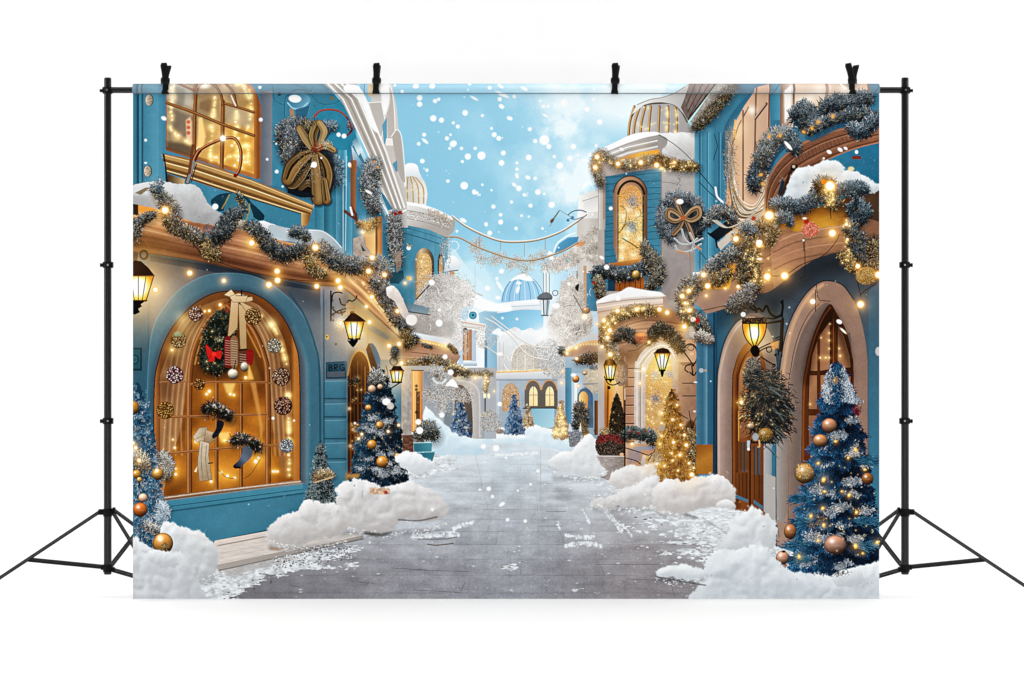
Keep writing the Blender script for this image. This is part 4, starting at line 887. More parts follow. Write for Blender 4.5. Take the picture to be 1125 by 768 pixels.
    def inner(sl):
        X, Y = grid(sl)
        b = hx('#74400f') + (hx('#b0681c') - hx('#74400f')) * (.5 + .5 * np.clip(fbm(22, 91, 4)[sl], -1, 1))[..., None]
        for x, y, r, a in [(230, 430, 16, .8), (256, 425, 16, .9), (222, 484, 14, .9), (248, 476, 14, 1), (284, 505, 20, .9), (250, 520, 20, .9), (234, 520, 18, .8), (192, 515, 16, .8), (268, 410, 12, .8), (284, 460, 16, .5), (200, 350, 14, .5), (300, 365, 14, .6)]:
            g = (a * np.exp(-((X - x) ** 2 + (Y - y) ** 2) / r ** 2))[..., None]; b = b + g * (hx('#f0a63c') - b) * .85
        return b
    poly(list(ic), inner)
    sl, mi = pmask(list(ic))
    # curtains: cream cloth pulled to both sides
    cu = part('curtain', None, sw)
    for P, c0, c1 in [([(176, 412), (200, 352), (238, 330), (252, 330), (236, 344), (218, 366), (208, 400), (203, 440), (196, 480), (186, 506), (180, 540), (176, 540)], '#a57a54', '#c4a07a'),
                      ([(262, 330), (282, 334), (304, 356), (316, 390), (320, 430), (320, 516), (312, 522), (304, 490), (297, 450), (294, 410), (284, 376), (270, 350)], '#c4a07a', '#9a6d48')]:
        poly(cr(P, 3), tx(lg(min(p[0] for p in P), 330, c0, max(p[0] for p in P), 520, c1, .5, '#b08660'), .05, 3, 30, seed=27), .66, pid=cu)
        x0, x1 = min(p[0] for p in P), max(p[0] for p in P)
    for i in range(9):
        x = 180 + i * 3; line(cr([(x + 40 - i * 2, 336 + i * 2), (x + 14, 375), (x + 5, 420), (x + 1, 470), (x - 1 + i * .5, 500)]), 1.5, '#7c5638' if i % 2 else '#e8d0b0', .38, soft=1.4)
        x = 318 - i * 2.6; line(cr([(x - 34 + i * 1.5, 336 + i * 2), (x - 10, 380), (x - 4, 430), (x, 500)]), 1.4, '#6d492e' if i % 2 else '#e2c7a4', .38, soft=1.4)
    glow(205, 362, 12, '#ffc766', .45); glow(192, 384, 9, '#ffc766', .6); glow(200, 350, 8, '#ffd98a', .5); glow(185, 410, 6, '#ffd98a', .4)
    shade([(176, 430), (180, 402), (203, 356), (238, 331), (272, 330), (304, 357), (319, 412), (308, 420), (296, 372), (272, 344), (236, 346), (208, 370), (192, 410), (188, 440)], '#6a4524', .42, 10)
    shade([(212, 404), (222, 372), (250, 348), (280, 376), (292, 410), (290, 440), (212, 440)], '#7a4a22', .3, 12)
    # inner pointed arch and muntins
    fr = lg(176, 0, '#8f5a2c', 320, 0, '#7d4a22')
    for P, ww, c in [(cr([(208, 545), (208, 440), (210, 400), (217, 374), (229, 352), (243, 340), (250, 336)]), 6.4, '#8d5528'), (cr([(250, 336), (262, 344), (278, 362), (290, 390), (294, 420), (294.5, 535)]), 6.4, '#8a5226'), ([(238, 408), (238, 542)], 4.2, '#7c4a20'), ([(265, 419), (265, 538)], 4, '#7c4a20'),
                     ([(210, 422), (236, 419.5), (292, 420)], 2.6, '#a2683a'), ([(176, 458.5), (292, 455)], 2.8, '#a2683a'), ([(176, 499), (238, 493), (292, 489.5), (320, 489)], 2.8, '#a2683a'), ([(176, 420), (207, 419)], 1.6, '#9d7250'), ([(296, 421), (318, 421)], 1.4, '#9d7250')]:
        line(P, ww, c); line(off(P, -ww * .22, -.3), ww * .3, '#c48a52', .8, soft=.6); line(off(P, ww * .4, .3), ww * .2, '#4a2a10', .7, soft=.5)
    poly([(210, 405), (216, 378), (236, 352), (252, 346), (264, 352), (280, 378), (290, 404), (290, 418), (210, 418)], '#5a3510', .45, soft=4)
    for P in [[(214, 400), (222, 372), (238, 350)], [(220, 372), (232, 362)], [(270, 360), (286, 392)]]: line(cr(P), 1.8, '#d3a052', .7, soft=1.2)
    poly([(275, 420), (281, 420), (289, 470), (287, 488), (284, 460)], '#d9a257', .7, soft=1.5); poly([(264, 400), (276, 384), (287, 418), (270, 418)], '#9a6a2c', .5, soft=3)
    # garland of lights along the right edge
    tinylights([tuple(p) for p in along(cr([(286, 346), (296, 354), (304, 366), (310, 384), (316, 404)]), 24)[0]], 1.2, .9); glow(298, 356, 7, '#ffd27a', .8)
    tinylights([tuple(p) for p in along([(316.5, 432), (317.5, 470), (318, 522)], 40)[0]], 1.2, .9)
    for x, y in [(318, 435), (317, 464), (317, 500), (317, 516), (302, 518), (305, 518)]: bulb(x, y, 1.4, .8)
    # warm bulbs behind the panes
    for x, y, r in [(230, 430, 2.0), (227, 433, 1.6), (253, 433, 1.8), (257, 434, 1.6), (215.5, 485, 2.2), (247, 484, 1.8), (281, 507, 2.4), (284, 503, 1.7), (250, 523, 2), (258, 525, 1.5), (243, 519, 1.5), (232, 529, 1.8), (192, 492, 1.5), (193, 521, 1.8), (193, 515, 1.4), (190, 483, 1.2), (268, 477, 1.5), (270, 415, 1.9), (242, 335, 1.9), (230, 341.5, 1.6), (225, 342, 1.4), (189, 384.5, 1.5), (284, 485, 1.3), (233, 361, 1.1), (300, 518, 1.6), (238, 540, 1.3)]: bulb(x, y, r * .9, .9)
    for x, y in [(252, 424), (246, 478)]: poly([(x - 7, y - 3), (x + 7, y - 3), (x + 3, y + 8), (x - 3, y + 8)], '#ffe08a', .7, soft=2)
    line(cr([(268, 526), (276, 520), (286, 505)]), .6, '#3a2410', .7); line(cr([(240, 516), (248, 524), (258, 526)]), .6, '#3a2410', .6)
    # Christmas ornaments in the window
    wr = part('wreath', 'dark green wreath with a red bow', sw)
    garland([(247, 348), (238, 350), (230, 366), (226, 386), (226, 400), (236, 405), (246, 402), (250, 385), (252, 362), (247, 348)], 7, 1900, ['#07100a', '#131f14', '#233222', '#3a4a34', '#5f6b4e', '#a09a78'], (1.2, 3.4), .06, wr)
    poly(cr([(230, 358), (243, 352), (249, 372), (245, 396), (230, 396)], 4, True), '#10180f', .92, soft=3); garland([(238, 362), (239, 376), (237, 392)], 6, 420, ['#070d09', '#121c13', '#202d1f', '#334030', '#55604a', '#8a8568'], (1.2, 3.2), .05)
    sprays(inpoly(cr([(236, 372), (246, 370), (244, 374), (238, 376)], 3, True), 60), ['#cfc58a', '#8f8850', '#f1ecc8'], (.6, 1.6))
    for P in [[(235, 389), (226, 378), (229, 394)], [(235, 389), (243, 385), (242, 395)], [(234, 388), (229, 397), (236, 396)]]: poly(cr(P, 3, True), '#c8231c'); line(cr(P, 3, True), .6, '#6c0e0b', .6)
    spot(235, 389, 2.6, '#e2362a', 1, .7); sprays(inpoly(ell(251, 338, 6, 6), 90), ['#a5221a', '#6d1410', '#d3503e'], (.8, 1.8)); 
    tinylights([(218, 399), (227, 397), (228, 405), (236, 399), (222, 361), (233, 364)], .8, .6)
    rb = part('ribbon', 'cream satin ribbon bow', sw)
    for P in [[(254, 330), (262, 330), (261, 360), (256, 366), (250, 372), (252, 352)], [(262, 334), (270, 336), (271, 383), (264, 384)], [(258, 328), (246, 324), (254, 318), (262, 328)], [(260, 328), (277, 326), (278, 330), (264, 334)], [(262, 330), (278, 338), (270, 342)], [(252, 326), (262, 322), (272, 325), (270, 332), (256, 332)]]:
        poly(P, lg(250, 320, '#e2cda6', 274, 384, '#b39468', .4, '#caa97a'), pid=rb); line(P + P[:1], .7, '#7a5c38', .7)
    line([(263, 384.5), (271, 384)], 2, '#20160f'); line([(250, 372), (256, 367)], 1.2, '#20160f'); line([(265.5, 319), (265.5, 324)], 1.6, '#1b1410'); line([(259, 325), (270, 325)], .8, '#2a2018')
    for x0, x1, y0, y1, c in [(247, 254, 372, 404, '#7f1d1a'), (253.5, 261, 372, 404, '#8c6a4a'), (263, 271, 387, 404, '#6a3a26'), (271, 278, 385, 402, '#8e1714')]:
        poly(cr([(x0, y0), (x1, y0), (x1, y1 - 4), ((x0 + x1) / 2, y1), (x0, y1 - 4)], 3, True), c)
        for q in np.arange(y0 + 2, y1 - 2, 2.6): line([(x0 + .5, q), (x1 - .5, q + 1)], .7, '#e0c8b4' if c != '#8e1714' else '#b53028', .6)
    bauble(256, 411, 6, '#cdbfa6', pid=part('bauble', None, sw)); bauble(268.5, 403, 4.6, '#b5aa98', 5.4); line([(259, 396), (257, 406)], 1, '#1d1512')
    poly([(273, 398), (279, 417), (272, 417)], '#ffcf6a', .8, soft=1.5)
    bw1 = part('ornament_ball', None, sw)
    ballcluster(192, 412, 9.4, '#6e1f26', '#ffe9e2', 95, bw1); ballcluster(181.5, 451, 9.4, '#7a4a14', '#e8b565', 95, part('ornament_ball', 'golden beaded ball', sw)); ballcluster(219, 422, 6.2, '#6b3f16', '#d99f5a', 40); ballcluster(215, 345, 8, '#6e3a2c', '#ecd4c2', 60, part('ornament_ball', None, sw)); ballcluster(196, 374, 8.5, '#7a5226', '#e8c890', 60); spot(195, 367, 4.5, '#9fb792', .7, 1.8, 2.8)
    ballcluster(278, 348, 9, '#7a4c20', '#e0b878', 70, part('ornament_ball', None, sw)); ballcluster(309, 414, 10, '#6a3626', '#eec7a2', 90, part('ornament_ball', None, sw)); ballcluster(311, 446, 10, '#5a2a22', '#e5b394', 95, part('ornament_ball', None, sw)); ballcluster(301, 380, 8, '#8a7a5c', '#e8e0cc', 70); ballcluster(315, 490, 7.5, '#7f8284', '#eef0ee', 70)
    garland([(180, 500), (184, 508), (183, 522)], 5.5, 420, ['#4b4238', '#7d7265', '#a39a8e', '#c9c2b8', '#e9e4dc', '#ffffff'], (1, 2.4), .25); garland([(173, 500), (172, 520)], 4.5, 260, ['#4b4238', '#7d7265', '#a39a8e', '#c9c2b8', '#e9e4dc', '#ffffff'], (1, 2.2), .3)
    # two dark stocking bunches and cream scarf
    for P, c0, c1 in [([(212, 480), (219, 470), (227, 469), (231, 478), (224, 484), (216, 486)], '#dccbb0', '#a8916f'), ([(226, 472), (235, 475), (236, 483), (229, 489), (224, 484)], '#cbb594', '#937a58'), ([(220, 484), (230, 487), (229, 500), (233, 527), (219, 529), (217, 508)], '#d6c8b2', '#a99272')]:
        poly(P, tx(lg(P[0][0], P[0][1], c0, P[3][0], P[3][1], c1), .06, 3, seed=26)); line(P + P[:1], .7, '#6d5436', .5)
    for P in [[(222, 487), (221, 505), (223, 527)], [(227, 489), (226, 506), (229, 527)], [(216, 482), (226, 477)]]: line(cr(P), 1, '#8a7150', .6)
    line([(229, 509), (233.5, 508.5)], 1.4, '#3b2a1c'); poly([(213, 518), (217, 512), (216, 519)], '#f1dfb2', .9)
    st = part('stocking', 'dark glossy stocking ornament', sw)
    for cx, cy, k in ((237, 456, 1), (269, 490, 1)):
        garland([(cx - 11, cy - 6), (cx - 2, cy - 8), (cx + 8, cy - 2), (cx + 14, cy + 2)], 6.5, 300, ['#070708', '#151416', '#2b2827', '#4a4440', '#8b8078', '#d8cfc4'], (1.8, 5.5), .08, st)
        for _ in range(16):
            x, y = cx + rng.normal(0, 9), cy + rng.normal(-4, 5); spot(x, y, rng.uniform(.8, 2.2), rng.choice(['#e6ddd2', '#8f8780', '#c9a98a', '#2a2726']), .9, .6, rng.uniform(.5, 1), rng.uniform(0, 3))
    poly(cr([(239, 462), (246, 464), (244, 472), (239, 479), (234, 482), (233, 478), (237, 472)], 4, True), lg(233, 462, '#15171b', 246, 482, '#59616c', .6, '#23272e')); line([(234, 480), (240, 478)], 1.4, '#14100d')
    poly(cr([(268, 490), (277, 494), (276, 502), (268, 510), (260, 515), (256, 512), (262, 506), (266, 498)], 4, True), lg(256, 514, '#1c1f26', 278, 492, '#4a525e', .5, '#6f7a88'), pid=st); line([(257, 513), (264, 514)], 2, '#14100d')
    # window sill
    poly([(170, 546), (329, 527), (332, 531), (332, 536), (172, 556)], lg(0, 528, '#a07a55', 0, 556, '#6f4a2c')); line([(174, 548), (240, 539), (330, 529)], 1.4, '#e3d1ba', .8, soft=.8)
    sprays([(176 + 150 * t, 547.5 - 18 * t) for t in rng.random(170)], ['#f6efe4', '#d9cbb6', '#ffffff'], (.4, 1.5), math.pi)
    # teal base
    bs = part('wall_base', 'plain teal panelled base', w)
    poly([(174, 552), (333, 532), (355, 530), (382, 528), (382, 575), (336, 574), (236, 595), (146, 612), (146, 556)], tx(lg(174, 552, '#3a8ba8', 336, 560, '#3f88a4', .5, '#4693af'), .02, 18, seed=28), pid=bs)
    poly([(174, 552), (333, 532), (333, 541), (178, 563)], lg(0, 535, '#4d9db8', 0, 562, '#3d8eaa')); line([(178, 557.5), (333, 537.5)], .9, '#1f566c', .8); line([(178, 563), (333, 542)], 1.7, '#235f76', .8, soft=1); line([(176, 551), (333, 531)], 1, '#6fb3c8', .8)
    line([(234, 595), (338, 573)], 1.1, '#174456', .7, soft=.8)
    # ======== pilaster with sign and recessed doorway
    pi = part('pilaster', 'panelled pilaster carrying a small dark sign', w)
    poly([(352, 315), (382, 312), (382, 560), (354, 560)], tx(lg(352, 320, '#70798a', 360, 560, '#3f7d97', .35, '#6d7f8c', .55, '#447f97'), .03, 8, seed=29), pid=pi)
    line([(355.5, 318), (356, 420), (356, 550)], 1.8, '#2b5b70', .85, soft=1); line([(381, 320), (381, 548)], 1.2, '#7fb2c4', .5)
    for a, b in ((419, 438), (444, 458), (462, 482), (487, 504), (508, 545)):
        rect(356.5, a, 380, b, lg(0, a, '#4a8ca4', 0, b, '#3f8099')); line([(356.5, a), (380, a - .5)], 1, '#7ab3c5', .7); line([(356.5, b), (380, b)], 1.6, '#1f4c5f', .75, soft=.9); line([(356.5, a), (356.5, b)], .8, '#275a6e', .7)
    sg = part('sign', 'dark teal sign plate reading BRG', w)
    poly([(358, 398), (381, 396.5), (380.5, 416), (358, 416.5)], '#1d4a63', pid=sg); poly([(359.5, 409), (379, 408), (379, 414), (359.5, 414.5)], '#54616b'); poly([(359, 399), (380, 398), (380, 408), (359, 409)], '#24566f')
    ink = '#0a141b'
    for P in [[(361.5, 407), (361.5, 401), (364.5, 401.2), (365, 403), (362, 404), (365.2, 405), (364.5, 407), (361.5, 407)], [(367.5, 407), (367.5, 400.8), (370.5, 401), (370.8, 403.2), (367.8, 404), (371, 407)], [(378, 400.9), (375.4, 400.4), (373.4, 402.2), (373.4, 405), (375.4, 406.9), (378.2, 406.6), (378.2, 404.2), (376.4, 404.2)]]: line(P, 1.25, ink)
    # recess
    poly([(382, 330), (442, 368), (442, 530), (382, 545)], lg(382, 380, '#8d8f92', 442, 380, '#b6a58f', .5, '#c6b193'))
    poly([(366, 316), (384, 322), (392, 420), (382, 420)], '#7f8790', .5, soft=3)
    poly([(382, 318), (442, 372), (440, 380), (420, 380), (384, 345)], '#c8b08d', .8, soft=2)
    poly([(402, 352), (428, 370), (426, 374), (404, 362)], '#7d93a0', .9, soft=1)
    dr = part('door', 'dark arched wooden doorway edged in gold', w)
    poly(cr([(382, 410), (386, 394), (393, 385), (400, 388), (406, 402), (408, 430), (408, 528), (382, 528)], 5), lg(382, 400, '#7a4a24', 408, 500, '#5c3316', .4, '#3b2414'), pid=dr)
    for x in (385, 389, 393, 397, 401): line([(x, 396 + abs(x - 394)), (x + .5, 520)], 1.1, '#c9843a' if x % 8 == 1 else '#8d5a2a', .7)
    line(cr([(382, 412), (386, 395), (393, 385.5), (401, 389), (406.5, 404), (408.5, 440)]), 1.9, '#d8a763'); line(cr([(393, 379), (401, 384), (404, 378), (404, 360)]), 2, '#c79a62', .8)
    poly(cr([(402, 384), (406, 377), (412, 384), (416, 396), (419, 412), (419, 480), (410, 480), (408, 405)], 4), '#4c3320')
    poly(cr([(406, 379), (409, 377), (414, 384), (419, 398), (421, 414), (421, 470), (417, 470), (416, 412), (412, 395)], 4), lg(405, 0, '#3e5366', 421, 0, '#5b7d96'))
    rect(418, 395, 441, 500, lg(418, 380, '#9a9387', 441, 500, '#6f93a5')); rect(421, 412, 441, 500, lg(421, 0, '#5f94ab', 441, 0, '#4b839c'))
    tinylights([(385 + rng.random() * 20, 412 + rng.random() * 90) for _ in range(26)], .9, .7); line([(384, 443), (407, 443)], 2, '#7d4b25'); line([(384, 476), (404, 476)], 2, '#7d4b25')
    garland([(386, 420), (392, 418)], 4, 160, FROST, (1, 2.4), .4); 
    for x, y in [(384, 449), (385, 490), (392, 522), (384, 523), (388, 472)]: bulb(x, y, 1.7, .9)
    poly([(380, 520), (408, 518), (406, 530), (380, 532)], '#e0912e', .6, soft=3)
    for dx, dy in [(365, 330), (366, 338), (366, 346), (366, 352), (369, 378)]: spot(dx, dy, 1.3, '#2c3338', .8, .9)
    spot(359.5, 370.5, 2.2, '#caa45c', 1, .8, 3); spot(359, 370, .9, '#3c2e1a', 1, .5)
    shade([(382, 318), (442, 372), (442, 392), (384, 350)], '#8a7358', .5, 10); shade([(382, 400), (396, 400), (396, 540), (382, 544)], '#5d4b3c', .5, 8)
    # ======== wooden ledge above the shop window
    lg_ = part('ledge', 'wooden ledge loaded with snow and a garland', w)
    top = cr([(146, 222), (165, 227), (195, 238), (221, 243), (260, 250), (300, 262), (335, 270), (372, 280), (392, 283), (410, 292), (428, 318), (446, 352)], 5)
    bot = cr([(146, 276), (165, 278.5), (200, 284), (234, 290.5), (270, 298), (309, 306), (345, 312), (362, 314), (376, 316), (392, 328), (416, 350), (441, 372), (446, 368)], 5)
    poly(list(top) + list(bot[::-1]), tx(lg(200, 232, '#c08a62', 220, 292, '#a87352', .3, '#a06a48', .55, '#b98363'), .06, 3, 1.2, seed=30), pid=lg_)
    def between(t): 
        n = 60; a = np.array([[np.interp(s, np.linspace(0, 1, len(top)), top[:, i]) for i in (0, 1)] for s in np.linspace(0, 1, n)]); b = np.array([[np.interp(s, np.linspace(0, 1, len(bot)), bot[:, i]) for i in (0, 1)] for s in np.linspace(0, 1, n)])
        return a + (b - a) * t
    for t, ww, c, a in [(.03, 2, '#d9a66f', .8), (.12, 3, '#8a5a3a', .5), (.30, 2.4, '#d3a176', .6), (.44, 2.2, '#7a4c30', .6), (.52, 1.6, '#dcae86', .6), (.66, 1.4, '#8a5a3c', .6), (.72, 3, '#c89470', .5), (.85, 1.3, '#7c5036', .6), (.93, 2, '#d0a07c', .6), (1.0, 1.4, '#5a3c2a', .7)]: line(between(t), ww, c, a, soft=1)
    line(cr([(382, 305), (400, 322), (418, 342), (434, 362), (442, 370)]), 3.4, '#ffd596', .75, soft=2.5); glow(436, 363, 7, '#ffc868', .6)
    tinylights([tuple(p) for p in along(cr([(398, 310), (412, 330), (428, 350), (440, 366)]), 34)[0]], .8, .7)
    for x, y, r in [(175, 232, 26), (345, 284, 22), (368, 300, 20), (278, 266, 14), (390, 300, 18), (146, 230, 14)]: glow(x, y, r, '#ff9c38', .42)
    rect(146, 224, 152, 236, '#3a2718'); poly([(152, 224), (172, 228), (170, 236), (152, 232)], '#e69a3a', .9, soft=1)
    line([(210, 265), (226, 285)], 1.2, '#2a1a10', .9); line(cr([(240, 288), (280, 300), (330, 308), (366, 309)]), .8, '#3a2618', .8); line(cr([(412, 326), (418, 336), (424, 342), (434, 352)]), .8, '#3a2618', .8)
    for y in (0, 1): shade([(146, 256), (210, 270), (300, 294), (372, 306), (372, 314), (300, 304), (210, 286), (146, 276)], '#8a6a52', .5, 8)
    # dark stage drapery above the ledge
    poly(cr([(231, 222), (240, 214), (252, 212), (268, 214), (280, 226), (290, 236), (288, 243), (280, 240), (272, 230), (262, 226), (250, 230), (240, 232)], 4, True), lg(231, 212, '#174a5c', 290, 243, '#0e3a4a'), .95, rough=.6)
    poly(cr([(246, 230), (252, 214), (262, 213), (272, 222), (278, 240), (262, 242), (248, 238)], 4, True), lg(246, 212, '#2f7d93', 278, 242, '#4b9ab0')); garland([(260, 214), (266, 222), (270, 232)], 3.4, 160, FROST, (1.2, 3), .4, core=.3); line(cr([(244, 229), (248, 222), (252, 214)]), 1.4, '#b79a4e', .8); line(cr([(274, 224), (274, 232), (270, 242)]), 1.3, '#b79a4e', .8)
    # snow on the ledge
    sn = part('ledge_snow', 'rounded snow heap on the ledge', w)
    mound([(144, 206), (152, 202), (166, 200), (180, 199), (192, 202), (200, 202), (212, 203), (220, 208), (226, 219), (233, 228), (246, 236), (244, 244), (226, 246), (206, 242), (190, 234), (172, 229), (144, 222)], sn, '#8f8e8e', '#dfe1e2', 31, 16, .7, k=.5)
    mound([(280, 250), (286, 243), (300, 246), (318, 256), (330, 262), (318, 265), (300, 262), (284, 258)], sn, '#b9bfc3', '#e6eaec', 32, 8, .5, k=.4)
    poly(cr([(296, 247), (320, 251), (350, 253), (363, 259), (372, 268), (378, 278), (360, 279), (330, 268), (300, 259)], 5, True), lg(300, 247, '#b5c3ca', 372, 280, '#9fb0b8', .5, '#c3cdd2'), soft=.5, pid=sn); line(cr([(340, 253), (354, 254), (366, 262), (375, 272)]), 1.3, '#e4eaed', .8, soft=.8)
    poly([(148, 212), (160, 206), (165, 206), (155, 214)], '#7d6a44', .8)
    # garland on the ledge
    g = part('garland', 'frosted pine garland with golden lights', w)
    garland([(170, 206), (175, 214), (182, 222), (190, 234)], [5, 6, 8, 8], 800, ['#141c20', '#2d3a40', '#4b5a62', '#74838b', '#a7b3b9', '#dfe5e8'], (1.5, 4.5), .14, g)
    garland([(175, 200), (173, 206)], 4, 130, ['#2d4a5c', '#4b6c80', '#7f98a6', '#a7b3b9', '#dfe5e8', '#ffffff'], (1.5, 4), 0, core=.3)
    garland([(147, 262), (148, 248), (156, 242), (168, 236)], [7, 8, 6, 5], 700, ['#0a0d0f', '#181d20', '#3a3f42', '#6b7073', '#aab0b3', '#f0f2f2'], (1, 3), .12, g)
    garland([(186, 238), (194, 250), (206, 256), (220, 262), (232, 266)], [8, 8, 7, 8, 7], 1500, ['#17140f', '#33281a', '#55483a', '#7b7268', '#a09a94', '#d5d3d0'], (1.5, 4.2), .16, g)
    garland([(228, 272), (234, 280)], 8, 520, GOLDF, (1, 3.4), .45, g)
    garland([(238, 262), (246, 252), (254, 240), (262, 234)], [8, 10, 9, 6], 1700, FROST, (1.5, 4.4), .05, g)
    garland([(264, 246), (270, 248)], 4.5, 260, ['#5a4a38', '#8f7f6a', '#b7a994', '#d9cfbd', '#f0e9da', '#ffffff'], (1, 2.4), .4)
    garland([(276, 248), (286, 258), (298, 272), (310, 280), (326, 276), (340, 276)], [6, 8, 8, 9, 7, 8], 2000, FROST, (1.5, 4.4), .06, g)
    garland([(322, 256), (330, 254), (336, 262)], [6, 6, 5], 420, ['#141f22', '#2a3c40', '#4a5f63', '#77888b', '#a7b3b9', '#dfe5e8'], (1.4, 4), .03, g)
    garland([(352, 272), (362, 282), (374, 290), (386, 292), (398, 292), (410, 290)], [8, 9, 9, 9, 8, 7], 2200, ['#12181d', '#2b343a', '#525a60', '#7f8589', '#b0b3b3', '#e2e3e2'], (1.5, 4.4), .14, g)
    garland([(338, 284), (344, 296), (356, 302)], [6, 7, 4], 500, GOLDF, (1, 3), .5)
    garland([(412, 286), (420, 292), (424, 302)], [7, 8, 7], 700, ['#13202a', '#2b4556', '#4d6c80', '#7f98a6', '#b9c6cd', '#eef2f4'], (1.4, 4), .12, g)
    garland([(412, 305), (418, 316), (426, 326), (434, 340), (440, 352), (448, 362)], [6, 9, 10, 10, 9, 5], 2400, ['#191a1c', '#393a3c', '#5f6062', '#8b8b8c', '#b7b6b5', '#e8e6e4'], (1.4, 3.8), .08, g)
    garland([(444, 366), (448, 372)], 6, 340, GOLDF, (1, 2.6), .5)
    sprays(inpoly(ell(229, 253, 5.5, 7), 120), ['#2d4a5c', '#4b6c80', '#7f98a6'], (1.2, 3))
    sn2 = part('ledge_snow', 'snow lump on the garland end', w)
    mound([(424, 316), (432, 314), (438, 320), (443, 330), (449, 344), (447, 352), (441, 346), (434, 332), (426, 326)], sn2, '#b6aaa0', '#f4f1ee', 33, 6, .8); spot(452, 351.5, 6.3, '#ece8e4', 1, 1.6)
    bl = part('light_bulb', None, w)
    for x, y, r in [(181.5, 231, 4.6), (276.5, 267, 3.8), (305, 308, 3.7), (208.5, 300, 3.4), (246, 308.5, 2.8), (295.5, 313, 3.9), (346.5, 272, 4.1), (304.5, 298, 3.6), (371.5, 308.5, 3.6), (374, 316, 3.5), (348, 314.5, 3.2), (409, 283, 3.5), (399, 254.5, 3.4), (405, 298, 3.4), (422.5, 302, 3), (408.5, 326.5, 3), (402.5, 336.8, 2.3), (436.8, 341.8, 2.9), (406, 354, 2.8), (438.5, 378, 2.8), (427.5, 380, 2.9), (441, 399, 2.7), (397, 365.8, 1.9), (445, 311, 1.9), (450.5, 306, 2), (146, 319, 0)]:
        if r: bulb(x, y, r * .82, 1, pid=bl)
    poly([(446, 303), (452, 306), (448, 308)], '#e9c32e', .9)
    # corner figure: orange ribbon spray by the pilaster
    for P in [[(379, 232), (384, 236), (390, 240)], [(386, 228), (391, 236), (392, 244)]]: line(P, 3, '#6e3216', .9, soft=1)
    line([(385, 228), (387, 236)], 2.4, '#ece4dc'); garland([(394, 246), (404, 248), (412, 244)], [3, 5, 5], 320, GOLDF, (1, 3), .6, core=.4)
    glow(404, 248, 8, '#ffae4a', .7)
    # ======== lanterns
    l1 = part('wall_lantern_print', 'lit lantern cut by the left edge of the print')
    glow(152, 318, 30, '#ffb347', .35)
    line(cr([(146, 268), (154, 262), (162, 268), (164, 276), (158, 284)]), 1.2, '#7a4a2a', .8); line(ell(158, 280, 4, 4.6, 20), 2.2, '#151515')
    poly([(146, 276), (152, 278), (150, 292), (146, 294)], '#20201f')
    lantern(152, 303, 330.5, 17, 8.5, cap=[(134, 303.5), (140, 294), (148, 286), (155, 287), (163, 294), (170.5, 303.5)], pid=l1, n=4, power=1.3, frame='#5a3a14')
    poly([(146, 331), (154, 331), (151, 338), (154, 343), (148, 346), (146, 345)], '#101112')
    bulb(171, 318.5, 3.0)
    l2 = part('wall_lantern_print', 'lit lantern on a scrolled bracket above the small sign')
    for P in [[(364, 340), (364.5, 330), (366, 323), (371, 321), (376, 322)], [(373, 328), (375, 334), (380, 335), (383, 330), (387, 331), (391, 328), (392, 325)], [(366, 340), (372, 344), (380, 342)], [(369, 343), (374, 341), (376, 346)]]: line(cr(P), 1.5, '#16181a')
    line([(363.5, 320), (363.5, 352)], 1.8, '#1b1e20'); line(cr([(364, 346), (376, 340), (389, 338)]), 1.5, '#1b1e20')
    poly(cr([(380, 334), (386, 332), (390, 338), (386, 344), (376, 348), (372, 352), (380, 342)], 4, True), lg(372, 0, '#c9b196', 392, 0, '#8a6a4c'), .9)
    garland([(372, 354), (374, 362)], 4, 140, ['#6e665c', '#9b948a', '#c3bcb2', '#e4ded6', '#ffffff', '#ffffff'], (1, 2.4), .4, core=.3); glow(374, 355, 6, '#ffe0a8', .8); bulb(374, 355, 2.4, .6)
    poly([(385, 342), (389, 342), (390, 347), (384, 347)], '#2a1a10')
    lantern(389, 353, 372.5, 11, 6, cap=[(377, 353.5), (382, 348), (386, 344), (390, 344), (396, 348), (403, 353.5)], pid=l2, n=3, power=1.2)
    poly([(381, 374), (394, 374), (390, 380), (388, 382), (385, 379)], '#1a100a')
    l3 = part('wall_lantern_print', 'small lit lantern beyond the dark blue tree')
    line(ell(432.5, 397, 4, 4.4, 20), 1.6, '#4b5358'); line(cr([(424, 402), (426, 410), (425, 420)]), 1.2, '#3b4145', .8); garland([(434, 384), (434, 392)], 4.4, 200, FROST, (1, 2.4), .1)
    lantern(436, 407, 420, 7.2, 4.6, pid=l3, n=3, power=1.2, cap=[(428.6, 407.5), (432, 402), (440, 402), (444, 407.5)], fin=False); line([(426, 429), (440, 420)], 1.4, '#26292b')
